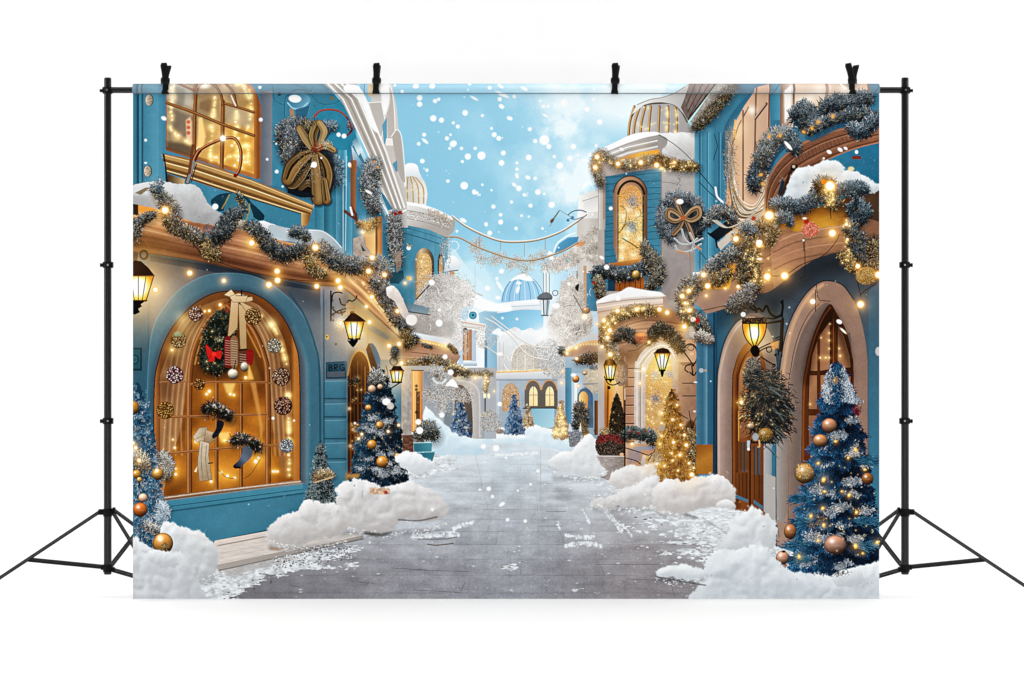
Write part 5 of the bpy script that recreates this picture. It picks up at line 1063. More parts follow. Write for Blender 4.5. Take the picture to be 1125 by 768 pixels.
# ---------------------------------------------------------------- right row
def paint_right():
    # ======== tower with dome
    tw = part('tower_house_print', 'blue tower house with snowy cornice and gold arched window, right of the street')
    poly([(657, 168), (767, 150), (767, 535), (657, 500)], tx(lg(657, 0, '#b7aea8', 767, 0, '#9d958f'), .03, 8, seed=50), pid=tw)
    # snowy dome
    dm = part('dome', 'grey dome with gold ribs under a snow cap', tw)
    poly(cr([(689, 150), (691, 136), (698, 122), (708, 114), (722, 111), (738, 112), (748, 120), (756, 134), (762, 150), (740, 152), (712, 148)], 5), lg(689, 0, '#d9d4cc', 762, 0, '#aaa6a3', .5, '#b7b3b1'), pid=dm)
    for i, (xb, xt) in enumerate([(690.5, 697), (696, 703), (703.5, 709), (712.5, 715), (723, 724.5), (733.5, 734), (743, 742)]):
        P = cr([(xb, 149), (xb + .6 + (xt - xb) * .15, 134), (xt, 117)]); line(P, 2.7, '#6e5128'); line(off(P, -.3, 0), 1.7, '#b98a48'); line(off(P, -.7, 0), .6, '#f1d49a', .9)
    tinylights([(733 + rng.normal(0, .7), 117 + rng.random() * 30) for _ in range(16)] + [(743 + rng.normal(0, .7), 119 + rng.random() * 28) for _ in range(12)] + [(696 + 45 * rng.random(), 118 + rng.random() * 28) for _ in range(16)], .8, .6)
    line(cr([(694, 128), (700, 119), (710, 115), (724, 113.5), (738, 114), (748, 122), (755, 134)]), 1.8, '#59503f', .8)
    poly(cr([(694, 126), (700, 116), (712, 110), (726, 108), (738, 104), (748, 98), (757, 92), (766, 92), (752, 112), (757, 132), (750, 124), (740, 115), (722, 112), (708, 115)], 4), lg(694, 100, '#f3f5f6', 756, 130, '#b3b0ad', .55, '#d6d4d1'), pid=dm); line(cr([(700, 115), (714, 109.5), (728, 107), (742, 102), (752, 96)]), .9, '#8f7f6d', .7)
    # plank roof and its garland
    rf = part('plank_roof', 'weathered grey-brown plank roof corner', tw)
    poly([(757, 92), (788, 92), (756, 133), (748, 118), (752, 108)], tx(lg(750, 130, '#7a6a64', 785, 92, '#9c8a82'), .12, 2, 6, seed=51), pid=rf)
    for x in (764, 772, 779): line([(x, 92), (752 + (x - 757) * .25, 112 + (x - 757) * .7)], 1.0, '#4c3f3b', .8)
    line([(786, 92), (756, 131)], 1.3, '#2c2320', .9)
    # cornice
    cn = part('cornice', 'white snowy cornice of the tower', tw)
    poly([(662, 165), (674, 158), (693, 149), (708, 146), (721, 146), (735, 153), (732, 164), (724, 168), (674, 178), (660, 178)], lg(665, 150, '#e9e8e6', 700, 178, '#a59f9a'), pid=cn)
    poly(cr([(660, 164), (674, 157), (693, 148), (708, 145), (722, 145), (724, 148), (706, 152), (682, 160), (664, 168)], 4, True), '#fdfefe')
    for d, c, ww in [(5, '#aca8a4', 1.4), (8.5, '#f7f6f5', 1.4), (12, '#98938e', 1.6), (15, '#efedea', 1.6), (18, '#a8a19a', 1.2)]: line([(664, 163 + d), (690, 153 + d), (722, 146 + d)], ww, c, .85, soft=.8)
    poly([(672, 176), (700, 168), (724, 164), (726, 170), (700, 176), (676, 182)], lg(672, 0, '#c88a3c', 724, 0, '#f0a93c')); glow(705, 170, 12, '#ffb347', .4)
    snc = part('roof_snow', 'smooth snow lump on the tower cornice', tw)
    mound([(724, 147), (738, 146), (756, 145), (765, 150), (767, 162), (763, 174), (748, 176), (730, 172), (727, 166), (734, 154)], snc, '#b2afad', '#f1f1f0', 53, 14, .5, k=.15, fine=.2)
    line(cr([(724, 148), (740, 158), (752, 168), (762, 178), (778, 192), (790, 204)]), .8, '#3b342f', .9)
    # faces
    bf = lg(665, 0, '#3f8aa8', 726, 0, '#4b9bb9', .5, '#3a82a0')
    poly([(664, 194), (726, 184), (726, 320), (664, 320)], tx(bf, .06, 5, 1.4, seed=54), pid=tw)
    for k, y in enumerate(np.arange(194, 320, 7.2)): line(cr([(665, y + 2 + rng.normal(0, .5)), (690, y - 1), (726, y - 4 + rng.normal(0, .8))]), .9, '#1f536b', .55, soft=.6)
    poly([(726, 184), (765, 182), (765, 330), (726, 330)], tx(lg(726, 180, '#bab5b2', 765, 330, '#978d8a'), .03, 6, seed=55)); line([(726.5, 186), (726.5, 318)], 1.2, '#7f7a78', .8); line(cr([(727, 200), (738, 201), (748, 204)]), .7, '#77716e', .7)
    rect(658, 192, 665, 252, lg(658, 0, '#d9d5cf', 665, 0, '#a8a19a')); line([(663.5, 208), (663.5, 240)], 1.4, '#a57c56', .8)
    wn = part('window', 'gold-lit arched window with blue stars', tw)
    O = ell(692.5, 213, 18.8, 20, 30, 180, 360) + [(711.5, 280), (707, 287), (679, 290), (674, 270)]
    poly(O, lg(674, 0, '#8f6f55', 711, 0, '#6b4f3a', .2, '#c39c7c', .8, '#a17d60'), pid=wn); line(ell(692.5, 213, 18.4, 19.6, 30, 185, 355), 1.4, '#59402d'); line(ell(693.5, 216, 14.5, 17, 30, 190, 350), 2.6, '#3d2a1c'); line([(679, 216), (679, 285)], 1.2, '#5a3d24'); line([(706.5, 216), (706.5, 280)], 1.8, '#4a3322')
    I = ell(692.6, 219, 13, 16, 30, 180, 360) + [(705.5, 285), (679.6, 288)]
    poly(I, lg(0, 203, '#d99a48', 0, 288, '#f0b75e', .5, '#ffd488')); sprays(inpoly(I, 1700), ['#ffe9b4', '#fff8e2', '#f0b860', '#d9974a', '#ffcf7a', '#c98a3c'], (.5, 1.6))
    for x, y, r in ((695, 221, 8), (694, 249, 7.5)): sprays(rng.normal(0, r * .45, (330, 2)) + [x, y], ['#7d8fb0', '#b3bdd0', '#5f6f92', '#dfe3ea', '#c9b48c'], (.5, 1.5))
    for P in [[(682, 226), (688, 232), (687, 244), (683, 252)], [(698, 240), (704, 236), (703, 230)], [(680, 256), (688, 246)]]: line(cr(P), 1.2, '#9a6a2c', .8)
    for x, y in [(684, 238), (690, 230), (702, 262), (684, 272), (696, 280), (688, 262), (700, 236), (690, 254), (683, 282)]: glow(x, y, 4, '#fff0c0', .7)
    poly([(664, 290), (706, 284), (706, 290), (668, 294)], lg(0, 284, '#e2a352', 0, 294, '#8a5a2c')); line(cr([(684, 262), (694, 268), (706, 276)]), 1.1, '#5a3d22')
    # window box garland, shutters, snow lid
    sh = part('shutter', 'warm brown shutter boards', tw); rect(668, 296, 708, 320, '#1d4c63'); poly([(676, 308), (708, 303), (708, 319), (676, 320)], lg(676, 0, '#9a5a24', 708, 0, '#b36a2e'), pid=sh)
    for x in (681, 686.5, 692, 698, 703.5): line([(x, 306), (x, 320)], .9, '#4d2a10', .8)
    gb = part('garland_print', 'dark frosted garland under the tower window')
    garland([(656, 300), (666, 298), (680, 302), (696, 300), (708, 294)], [7, 7, 6, 7, 7], 2000, ['#0e1215', '#20292e', '#39454b', '#5b676d', '#8b959a', '#cfd4d6'], (1.4, 4), .04, gb)
    garland([(708, 270), (713, 282), (720, 290), (722, 304), (714, 316)], [4, 8, 9, 8, 5], 1500, ['#17150f', '#3a362c', '#625c4e', '#8d8674', '#b7b09c', '#e3dfd0'], (1.4, 4), .12, gb)
    garland([(656, 306), (659, 318), (660, 326)], [5, 6, 4], 600, ['#17150f', '#3a362c', '#625c4e', '#8d8674', '#d8c9a4', '#f3ead2'], (1.2, 3), .2, gb)
    bauble(698.5, 302, 4.4, '#b08a3c', 5.2); spot(652.5, 311, 1.6, '#b02a24', 1, .7); tinylights([(670 + rng.random() * 36, 298 + rng.random() * 8) for _ in range(12)], .6, .5, '#bcd4ff')
    lid = part('canopy', 'cream stepped canopy with a snowy top', tw)
    poly([(655, 331), (664, 326), (680, 322), (690, 317), (703, 318), (716, 320), (726, 321), (733, 326), (731, 337), (724, 341), (664, 352), (657, 350)], lg(0, 318, '#e8e4e0', 0, 350, '#c7ab96'), pid=lid)
    poly(cr([(656, 331), (668, 324), (680, 321), (690, 315.5), (700, 317), (712, 319), (725, 321), (728, 325), (700, 326), (676, 329), (658, 334)], 4, True), '#f1efed', soft=.6)
    for a, b, c, ww in [(334, 327, '#a08b7d', 1.1), (338, 330, '#efdccb', 1.6), (343, 334, '#a98a75', 1.4), (347, 338, '#e0bfa4', 1.2)]: line([(657, a), (690, (a + b) / 2 - 1), (730, b)], ww, c, .8, soft=.8)
    poly([(728, 326), (733, 325), (733, 334), (729, 341)], '#b0988a'); spot(679, 328, 2.6, '#ffffff', .95, 1); spot(716, 322, 4, '#ffffff', .8, 1.5, 1.6)
    # ======== arched porch with lights
    pc = part('porch_print', 'wooden arched porch strung with lights over a stone door arch')
    poly(cr([(656, 376), (662, 362), (676, 350), (696, 342), (722, 337), (738, 340), (748, 350), (752, 362), (752, 470), (684, 470), (680, 380), (668, 384)], 4), tx(lg(0, 340, '#b58a6c', 0, 400, '#a47c62', .4, '#b88c6e'), .05, 5, 2, seed=56), pid=pc)
    line(cr([(722, 336.5), (738, 339), (747, 348), (752, 360)]), 1, '#7b624f', .8); poly(cr([(728, 337), (742, 343), (750, 355), (752, 340), (745, 334)], 3, True), '#a39a96', .9)
    for a, b in [(359, 352), (364, 361), (370, 367), (376, 372)]: line(cr([(678, a + 2), (710, b), (750, b + 4)]), 1.5, '#6b4a38', .55, soft=1.2); line(cr([(678, a + 4), (710, b + 2), (750, b + 6)]), 1.2, '#d7ae8e', .5, soft=1)
    glow(690, 356, 18, '#ffb35a', .4)
    rect(686, 382, 752, 500, lg(686, 0, '#b98e70', 752, 0, '#a27e66'))
    # siding boards left of the door arch
    rect(686, 388, 698, 500, lg(686, 0, '#a97e62', 698, 0, '#c2977a'))
    for y in np.arange(396, 500, 10.1): line([(687, y + 9), (698, y + 8.6)], 1.3, '#3f2a1e', .85); line([(687, y + 10), (698, y + 9.7)], .7, '#e0b896', .6)
    line([(686.5, 392), (686.5, 500)], 1.4, '#d8c3b0', .8); poly([(681, 408), (690, 400), (690, 424), (683, 430)], '#7b5a48', .8)
    poly([(664, 400), (682, 396), (686, 420), (686, 482), (664, 482)], lg(664, 0, '#b26a26', 686, 0, '#d8a366', .3, '#e09a4a', .6, '#dcb98e')); line([(668, 424), (667, 480)], 2.2, '#7a4418', .8); line([(685, 420), (685.5, 482)], 1.2, '#8b6a4c')
    poly(cr([(676, 400), (684, 395), (690, 405), (688, 420), (680, 424), (675, 414)], 4, True), '#6e5a58', .9); sprays(inpoly(ell(682, 411, 7, 11), 260), ['#c7a58c', '#4e3c38', '#8b7480', '#e3cdb4'], (.5, 1.4))
    shade([(660, 386), (752, 384), (752, 402), (690, 400), (664, 404)], '#7d6250', .55, 10); shade([(664, 352), (730, 340), (752, 350), (752, 362), (700, 352), (668, 366)], '#8a6a54', .5, 8)
    # stone arch with a glowing lit door
    sa = part('stone_arch', 'pale stone door arch', pc)
    ao = cr([(697, 520), (697, 410), (700, 396), (706, 386), (716, 378), (728, 376), (738, 380), (744, 390), (747, 408), (748, 520)], 6)
    poly(ao, tx(lg(697, 0, '#cfc2b8', 748, 0, '#b49a86', .5, '#c4b2a4'), .05, 4, seed=57), pid=sa)
    for d, c in ((3, '#efe6dd'), (6.5, '#8f7d70'), (8.5, '#e3d5c8')): line(cr([(697 + d, 500), (697 + d, 410), (700 + d, 398), (707 + d * .8, 388 + d * .3), (718, 380 + d * .7), (728, 377 + d * .8), (738 - d * .6, 381 + d * .6), (743 - d * .7, 392)], 6), 1.1, c, .8, soft=.7)
    line([(697, 405), (709, 405)], 1.4, '#8f7d70', .8); line([(697, 408), (709, 408)], 1, '#efe6dd', .8)
    gd = part('door', 'door glowing with gold fairy lights', pc)
    ai = cr([(709, 515), (709, 420), (711, 406), (716, 395), (724, 387), (732, 388), (737, 398), (739, 420), (740, 515)], 6)
    poly(ai, lg(0, 388, '#c98b3c', 0, 500, '#c9a06a', .3, '#dba85e'), pid=gd); sprays(inpoly(ai, 2200), ['#fff0c6', '#ffdf9a', '#d0a468', '#b09a80', '#e2b870', '#ffffff', '#c08a48'], (.4, 1.5))
    for x, y, r in ((720, 412, 5), (720, 438, 5.5), (735, 411, 4)): sprays(rng.normal(0, r * .5, (170, 2)) + [x, y], ['#8f98ac', '#a9b0bf', '#7b8498'], (.6, 1.4))
    tinylights(inpoly(ai, 70), .8, .6); 
    poly([(740, 392), (753, 396), (753, 480), (744, 480)], tx(lg(740, 0, '#bfa48c', 753, 0, '#a88a72'), .08, 4, seed=58)); 
    # right brick face with brackets
    poly([(745, 372), (767, 372), (767, 520), (745, 520)], tx(lg(745, 0, '#b38a6c', 767, 0, '#9c7a62'), .06, 5, seed=59))
    poly([(748, 373), (766, 373), (766, 398), (744, 398)], '#caa07e', .9); poly([(746, 398), (766, 398), (762, 402), (750, 402)], '#7d5a44', .8)
    for y in (421, 435): line([(750, y), (764, y)], 1.2, '#35291f', .85)
    for P in [[(749, 384), (756, 393), (762, 402)], [(751, 382), (757, 378), (763, 380), (766, 388), (765, 396), (761, 402)], [(760, 402), (761, 410), (761, 412)], [(758, 409), (762, 412.5), (765, 409)], [(759, 400), (754, 402), (752.5, 406), (756, 409)]]: line(cr(P), 1.5, '#17120f')
    line(ell(759, 382, 3.5, 3, 16), 1, '#57504a'); spot(760, 389, 2.2, '#d9b79a', .8, 1)
    # porch garlands
    pg = part('garland', 'gold-lit garland on the porch arch', pc)
    garland([(664, 374), (665, 364), (670, 354), (680, 346), (696, 341), (710, 340), (720, 342)], [5, 6, 6, 6, 6, 6, 4], 2000, ['#2a1d10', '#563d20', '#866237', '#b38d55', '#dcbd84', '#fbe9c0'], (1.2, 3.2), .3, pg)
    garland([(668, 372), (672, 384), (676, 392)], [6, 5, 5], 500, ['#2c241a', '#574a38', '#857660', '#afa189', '#d8ccb6', '#f6eee0'], (1.2, 3), .2, pg)
    garland([(674, 372), (684, 366), (692, 368), (700, 374)], [4, 7, 7, 4], 800, ['#14120f', '#2e2a24', '#4d473d', '#716a5c', '#98917f', '#c9c3b2'], (1.2, 3.4), .05, pg)
    garland([(714, 374), (720, 364), (726, 360), (734, 366), (742, 374), (747, 384)], [5, 6, 6, 7, 7, 5], 1600, ['#0b0a09', '#1b1814', '#302b24', '#4b453b', '#6f6758', '#98907c'], (1.2, 3.6), .05, part('garland', 'dark garland swag above the door arch', pc))
    poly(ell(704, 371, 7, 6), '#c9704a', .85, soft=2); spot(704, 367.5, 6, '#f0a860', .9, 1.5, 2); sprays(inpoly(ell(705, 374, 7, 4), 90), ['#8c2f28', '#c96a58', '#6a3a30'], (.6, 1.6))
    line(cr([(690, 386), (700, 384), (708, 378)]), .8, '#4a3426', .8)
    for x, y, r in [(663.5, 352, 3), (678.5, 341.5, 3), (699.5, 340, 2.8), (724.5, 340, 3), (733, 343.5, 3), (670, 363, 3), (667.5, 371, 2.6), (661.5, 381, 2.4), (670.5, 389.5, 3), (713, 376, 1.8), (707, 405.5, 2.7), (703, 421, 2.3), (748.5, 326, 2.6), (676, 355, 1.4), (656, 356, 1.8)]: bulb(x, y, r * .82, 1)
    tinylights([tuple(p) for p in along(cr([(664, 372), (668, 356), (680, 346), (700, 340), (718, 341)]), 40)[0] + rng.normal(0, 2, (40, 2))], .8, .7)
    l4 = part('wall_lantern_print', 'long tapered lantern glowing before the stone door arch')
    glow(727, 395, 22, '#ffc96a', .5)
    lantern(727.5, 388, 407, 8.5, 2.6, cap=[(718, 388.6), (722, 383.6), (728, 382), (734, 383.6), (737.5, 388.6)], pid=l4, n=3, power=1.2, fin=False); poly([(725, 407), (730, 407), (728.5, 414), (726.5, 414)], '#1b120a')
    l5 = part('wall_lantern_print', 'small round-topped lantern beside the porch lights')
    lantern(670.4, 401, 417, 6.6, 3.4, cap=[(663, 401.4), (665, 396), (670, 393.5), (675, 396), (677.6, 401.4)], pid=l5, n=3, power=1.2, fin=False, capc='#b98436'); line(cr([(664, 414), (668, 421), (674, 423), (681, 420)]), 1.3, '#1f150e'); poly([(668, 417), (673, 417), (671, 421)], '#1f150e'); spot(669, 426, 1.8, '#222326', 1, .7)
    # ======== plants at the right kerb
    cone = part('christmas_tree_print', 'narrow dark clipped cone tree beside the red flowers')
    CP = cr([(677.5, 431), (683, 444), (686, 462), (686, 500), (668, 500), (669, 470), (672, 446)], 5); poly(CP, '#231a13', rough=1, pid=cone)
    p = inpoly(CP, 1900); sprays(p, ['#1a130d', '#2c2118', '#3d3022', '#54432f', '#6f5a3e', '#141009'], (.8, 2.2)); tinylights(inpoly(CP, 8), .6, .4)
    poly([(684, 470), (687, 470), (687, 520), (685, 520)], '#17110d')
    fl = part('flower_planter_print', 'square stone planter of dark shrub and red flowers')
    FP = cr([(655, 484), (660, 476), (667, 472), (676, 474), (686, 480), (687, 496), (680, 502), (662, 502), (655, 494)], 5, True); poly(FP, '#2b1f1c', rough=1.2, pid=fl)
    p = inpoly(FP, 1800); sprays(p, ['#1c1412', '#3a2b26', '#57453c', '#7a6658', '#95836f', '#120d0c'], (.7, 2))
    q = inpoly(cr([(656, 482), (664, 476), (676, 478), (685, 484), (684, 488), (672, 484), (658, 488)], 3, True), 420); sprays(q, ['#7b1420', '#a51f2c', '#4e0c14', '#c8444a'], (.6, 1.8)); sprays(inpoly(ell(664, 473, 6, 4), 160), ['#e0b870', '#a87c3c', '#f4dfae', '#6f4a22'], (.6, 1.6))
    poly([(653.5, 500.5), (686.5, 501), (686, 520), (668, 528), (659, 524)], tx(lg(653, 0, '#b3a9a6', 686, 0, '#8b8078', .5, '#a99e9a'), .12, 3, 1.5, seed=60), pid=fl); line([(653.5, 501), (686.5, 501.4)], 1.3, '#d8cfcb', .8); line([(655, 503), (659.5, 524)], 1.4, '#dcd5d2', .7); spot(683, 499.5, 2.2, '#d8b18a', 1, .8)
    wb = part('window_box_print', 'low window box with frosted dark plants beside the gold tree')
    rect(687, 468, 700, 482, '#6f7a7c'); poly([(687, 486), (722, 490), (720, 498), (706, 500), (703, 512), (687, 512)], lg(687, 490, '#c9a486', 720, 512, '#c08c66')); poly([(690, 492), (704, 494), (704, 506), (690, 510)], '#9b8e92', .8, soft=2); poly([(696, 491), (724, 489), (722, 494), (698, 495)], '#9e9aa2', pid=wb); poly([(718, 482), (724, 482), (723, 490), (716, 490)], '#22292a')
    garland([(689, 478), (696, 474), (704, 478), (712, 478), (719, 484)], [5, 6, 5, 7, 6], 1300, ['#12191a', '#253133', '#43514f', '#69756f', '#97a09a', '#dfe3e0'], (1.2, 3.2), .04, wb)
    for x, y in ((694, 474), (709, 474), (702, 476)): spot(x, y, 1.3, '#9c2a26', .9, .7)
    bulb(694.5, 488, 1.8, .8); line(cr([(687, 492), (700, 496), (712, 500), (716, 498)]), 1.1, '#1f1712'); line(cr([(687, 503), (698, 506), (704, 510)]), 1.1, '#1f1712'); line([(720, 494), (712, 506)], 1, '#1f1712'); line([(686.5, 440), (686.5, 520)], 1.6, '#15100d')
    # golden tree
    gt = part('christmas_tree_print', 'big golden Christmas tree wrapped in warm lights')
    poly(cr([(752, 470), (764, 466), (766, 522), (750, 522)], 3, True), '#5e4326', soft=2)
    xtree(738, 427, 527, 20.5, ['#6a421a', '#946026', '#bb8238', '#dba452', '#f2ca84'], ['#f7dda8', '#e4b868', '#b07a34', '#8a5c26'], 70, 8, 1.7, .36, (3, 7), gt, lean=0, lw=1, pw=.72)
    garland([(752, 476), (760, 478), (763, 500), (764, 516)], [5, 6, 6, 5], 700, ['#2a1a0c', '#4f3518', '#7d5a2c', '#a98248', '#d2b070', '#f2dfb0'], (1, 3), .3, core=.6)
    for P in [[(757, 452), (760, 470)], [(760, 470), (766, 456)], [(752, 469), (764, 470)], [(746, 455), (756, 460)]]: line(P, 1, '#2c2118', .9)
    G = cr([(738, 432), (756, 500), (760, 520), (722, 524), (726, 480)], 4, True); tinylights(inpoly(G, 60), .6, .35)
    for x, y, r in [(727, 454, 2), (744, 445, 1.6), (739, 461, 1.8), (748, 467, 1.8), (727, 465, 1.8), (740, 486, 2.2), (727, 479, 1.6), (754, 489, 2.4), (747, 500, 2.2), (739, 506, 1.6), (745, 517, 1.5), (721.5, 509, 2.8), (757, 509, 1.8), (760, 521.5, 3), (762, 514, 1.4), (730, 512, 1.5), (738, 498, 1.4), (725, 488, 1.6), (752, 478, 2)]: bulb(x, y, r * .8, 1)
    spot(727, 470, 3.6, '#b7a99a', .9, 1.2)
    sprays(inpoly(cr([(716, 500), (724, 496), (728, 506), (718, 508)], 3, True), 130), ['#b9b0a4', '#e6ded2', '#7c7266'], (.6, 2))

    # ======== right foreground house
    h = part('teal_house_print', 'dark teal house with two pale arches and a snowy curved canopy, right side of the print')
    poly([(763, 140), (810, 92), (966, 92), (966, 640), (853, 600), (808, 560), (767, 530)], tx(lg(767, 0, '#3f8cab', 966, 0, '#3c88a6'), .03, 10, 30, seed=80), pid=h)
    rect(763, 140, 800, 340, lg(763, 0, '#6bb3cc', 800, 0, '#4497b6', .2, '#3f90b0', .45, '#57abc8', .6, '#3a8aaa'))
    for x, c in ((769, '#1f5f7c'), (777, '#2c7a99'), (790, '#1d5c79')): line([(x, 146), (x, 330)], 1.3, c, .8, soft=.8); line([(x + 1.3, 146), (x + 1.3, 330)], .8, '#8cc9dd', .5)
    line(cr([(785, 148), (788, 160), (786, 168), (784, 176)]), .9, '#173f52', .8)
    poly([(788, 92), (810, 92), (772, 140), (758, 134)], tx('#a9a39b', .15, 2.5, seed=52))
    garland([(806, 94), (796, 106), (786, 118), (774, 131), (764, 140)], [6, 8, 8, 8, 6], 2300, ['#15120f', '#332c24', '#5d5142', '#8c7d66', '#bfae8f', '#f0e4cb'], (1, 2.8), .22, part('garland_print', 'gold-flecked garland along the plank roof edge'))
    tg = part('garland_print', 'lit gold and silver garland under the white tower cornice')
    garland([(660, 202), (656, 190), (655, 178), (660, 170), (668, 174), (682, 181), (698, 180), (712, 177), (724, 175)], [5, 6, 7, 7, 6, 7, 7, 7, 6], 2600, ['#2e2820', '#5c5142', '#8c7f6a', '#b8ab94', '#dfd5c2', '#fffaf0'], (1, 2.6), .18, tg)
    garland([(724, 175), (736, 180), (750, 183), (764, 184)], [6, 7, 7, 6], 1500, ['#150f08', '#352612', '#5f4722', '#8f6f3c', '#c29f60', '#f2dca6'], (1, 2.6), .4, tg)
    tinylights([(724 + 40 * rng.random(), 176 + 12 * rng.random()) for _ in range(26)] + [(657 + 60 * rng.random(), 174 + 10 * rng.random()) for _ in range(14)], .8, .7)
    for x, y, r in [(656, 172.5, 3.2), (654, 184, 3.2), (679, 180, 3), (704, 178.5, 3.2), (721.5, 181.5, 3.4), (741, 178.5, 2)]: bulb(x, y, r * .8, 1)
    # wreath with bow on the grey face
    wr = part('bow_wreath_print', 'grey-blue wreath with striped bow and white antlers on the grey tower face')
    line([(746.5, 190), (746, 214)], 2.2, '#8e8a86', .8, soft=1); sprays([(746 + rng.normal(0, .8), 192 + 22 * rng.random()) for _ in range(80)], ['#dcdad6', '#77736f', '#ffffff'], (.5, 1.6))
    garland([(731, 226), (738, 218), (750, 217), (762, 222), (768, 236)], 6.5, 1300, ['#2a3036', '#4b545c', '#6d777f', '#919aa1', '#b8bec3', '#e3e6e8'], (1.5, 4.5), .02, wr)
    garland([(728, 232), (730, 250), (738, 262)], [6, 8, 6], 900, ['#2a3036', '#4b545c', '#6d777f', '#919aa1', '#b8bec3', '#e3e6e8'], (1.5, 4.5), .02, wr); garland([(766, 236), (766, 250), (762, 262)], 7, 900, ['#0c1116', '#1d252c', '#333d45', '#525d66', '#7d8790', '#dfe3e6'], (1.5, 4), .03, wr)
    poly(ell(751, 240, 14, 18), '#20272d', .75, soft=5); mark(wr, *pmask(ell(750, 240, 21, 28)))
    ribbon([(751, 240), (747, 249), (740, 257)], [3, 5, 5], '#7a5a40', '#b8957a', '#2a2019'); ribbon([(752, 240), (757, 250), (761, 262)], [3, 5, 6], '#7a5a40', '#b8957a', '#2a2019'); ribbon([(751, 238), (746, 228), (743, 219)], [3, 5, 5], '#7a5a40', '#c4a284', '#2a2019')
    ribbon([(750, 240), (742, 233), (735, 231), (734, 239), (742, 243), (750, 240)], [3, 5, 6, 6, 5, 3], '#8a6848', '#d4b18c', '#2e231a'); ribbon([(752, 239), (760, 231), (767, 229), (768, 237), (760, 242), (752, 240)], [3, 5, 6, 6, 5, 3], '#8a6848', '#d4b18c', '#2e231a')
    spot(750.5, 239.5, 2.6, '#b9643a', 1, .8); spot(747, 221.5, 4, '#ffffff', 1, .8, 3)
    for P in [[(741, 262), (748, 268), (758, 268), (766, 262)], [(744, 275), (752, 277), (762, 274), (770, 268)], [(758, 256), (762, 266), (760, 276)], [(749, 252), (752, 262), (758, 268)], [(744, 276), (742, 270)], [(764, 266), (772, 262)]]: line(cr(P), 2.3, '#c9cdcf', .95, soft=.8); line(off(cr(P), 0, .8), .7, '#6d7072', .6)
    for P in [[(744, 276), (752, 278)], [(756, 279), (756, 282)], [(764, 270), (770, 274)]]: line(P, 2.4, '#c99468', .9, soft=.8)
    line([(758, 276), (758.5, 310)], .6, '#7c7470', .8)
    # curved reveal and panelled door of the balcony
    poly(cr([(797, 200), (793, 160), (796, 140), (806, 122), (820, 106), (832, 92), (846, 92), (828, 104), (812, 124), (804, 146), (802, 200)], 4), lg(795, 0, '#2c6f90', 840, 0, '#3f8dae'))
    bd = part('balcony_door', 'tall pinkish-brown panelled balcony doors', h)
    poly([(797, 260), (800, 158), (808, 134), (818, 116), (832, 96), (846, 92), (846, 176), (838, 262)], lg(797, 0, '#d9a878', 846, 0, '#c9a68e', .4, '#e0bd9c'), pid=bd)
    for P, ww, c in [([(804, 260), (804, 160), (811, 138), (822, 118)], 2, '#7d5a48'), ([(816, 122), (816, 235)], 2.6, '#8b6750'), ([(830, 98), (828, 200)], 3.2, '#8b6750'), ([(845, 92), (843, 190)], 3, '#7d5a48'), ([(830, 130), (842, 114)], 3, '#5b4236')]: line(P, ww, c); line(off(P, -1, 0), ww * .4, '#e6c8b0', .8)
    glow(812, 140, 9, '#ffbf70', .45); glow(826, 121, 5, '#fff0da', .8); glow(808, 150, 8, '#ff9a3a', .5); line([(807.5, 132), (807.5, 150)], 1.6, '#ffc36a', .9)
    rect(847, 92, 857, 132, lg(847, 0, '#3b90b0', 857, 0, '#57a9c6')); line([(848, 104), (856, 93)], 1, '#1f5a74')
    rect(857, 92, 872, 140, lg(857, 0, '#8a6a54', 872, 0, '#e7ddd4', .2, '#a98a74')); poly([(861, 100), (869, 94), (869, 126), (862, 136)], '#f6f1ec', .95, soft=1)
    dd = part('window', 'pinkish framed upper window', h)
    rect(872, 92, 954, 130, lg(872, 0, '#e3c9b2', 954, 0, '#d6b89e'), pid=dd); line([(872, 92), (872, 130)], 2.4, '#7b5c49'); line([(908, 92), (908, 122)], 3.2, '#9a785f'); line([(912, 92), (912, 122)], 1.2, '#e8cfbc'); line([(954, 92), (954, 120)], 3.4, '#8f6c52')
    for x, y, r in ((890, 108, 6), (892, 118, 5), (926, 98, 5), (900, 100, 9), (936, 106, 9), (880, 112, 8)): glow(x, y, r, '#fff0d4', .6)
    line([(924, 93), (928, 98)], 2.4, '#fff6ea', 1); rect(955, 92, 966, 124, '#3d8cab'); line([(960, 103), (966, 94)], 1, '#1f4a5e')
    # silver-gold tinsel star chain
    ts = part('tinsel_spray_print', 'silver and gold bead strands spraying from the tall panelled doors')
    for i in range(64):
        q = rng.random(); o = rng.normal(0, .8)
        P = cr([(799 + 5 * q + o, 152 + 30 * q), (800 + 9 * q + o, 196 + 14 * q), (808 + 13 * q, 226 + 8 * (1 - q) + o), (824 + 8 * q, 240 - 16 * q + o), (844 + o, 238 - 44 * q + rng.normal(0, 2))])
        line(P, rng.uniform(.5, 1.0), ['#e8e2d8', '#c3b49c', '#a87e48', '#f7f3ec', '#6a655e', '#d2a860', '#4a443c'][rng.integers(7)], .9)
    poly(cr([(797, 150), (801, 142), (806, 150), (806, 190), (802, 210), (797, 190)], 4, True), '#8f8a80', .6, soft=1.5); sprays(inpoly(cr([(796, 150), (801, 140), (808, 150), (812, 230), (800, 246), (796, 200)], 4, True), 700), ['#d9d2c6', '#a58a5c', '#6f6a62', '#f5f0e6', '#c99a50'], (.8, 2.8)); mark(ts, *pmask(cr([(796, 150), (801, 142), (808, 160), (820, 205), (842, 226), (842, 240), (816, 244), (796, 230)], 4, True)))
    for k in range(9): line(cr([(799 + k, 240), (812 + k, 252 - k), (830 + k, 248 - k * 2.2), (842, 232 - k * 3)]), .9, '#ded8ce' if k % 2 else '#8a8074', .8)
    # curved wooden canopy
    ca = part('canopy', 'big curved wooden canopy front', h)
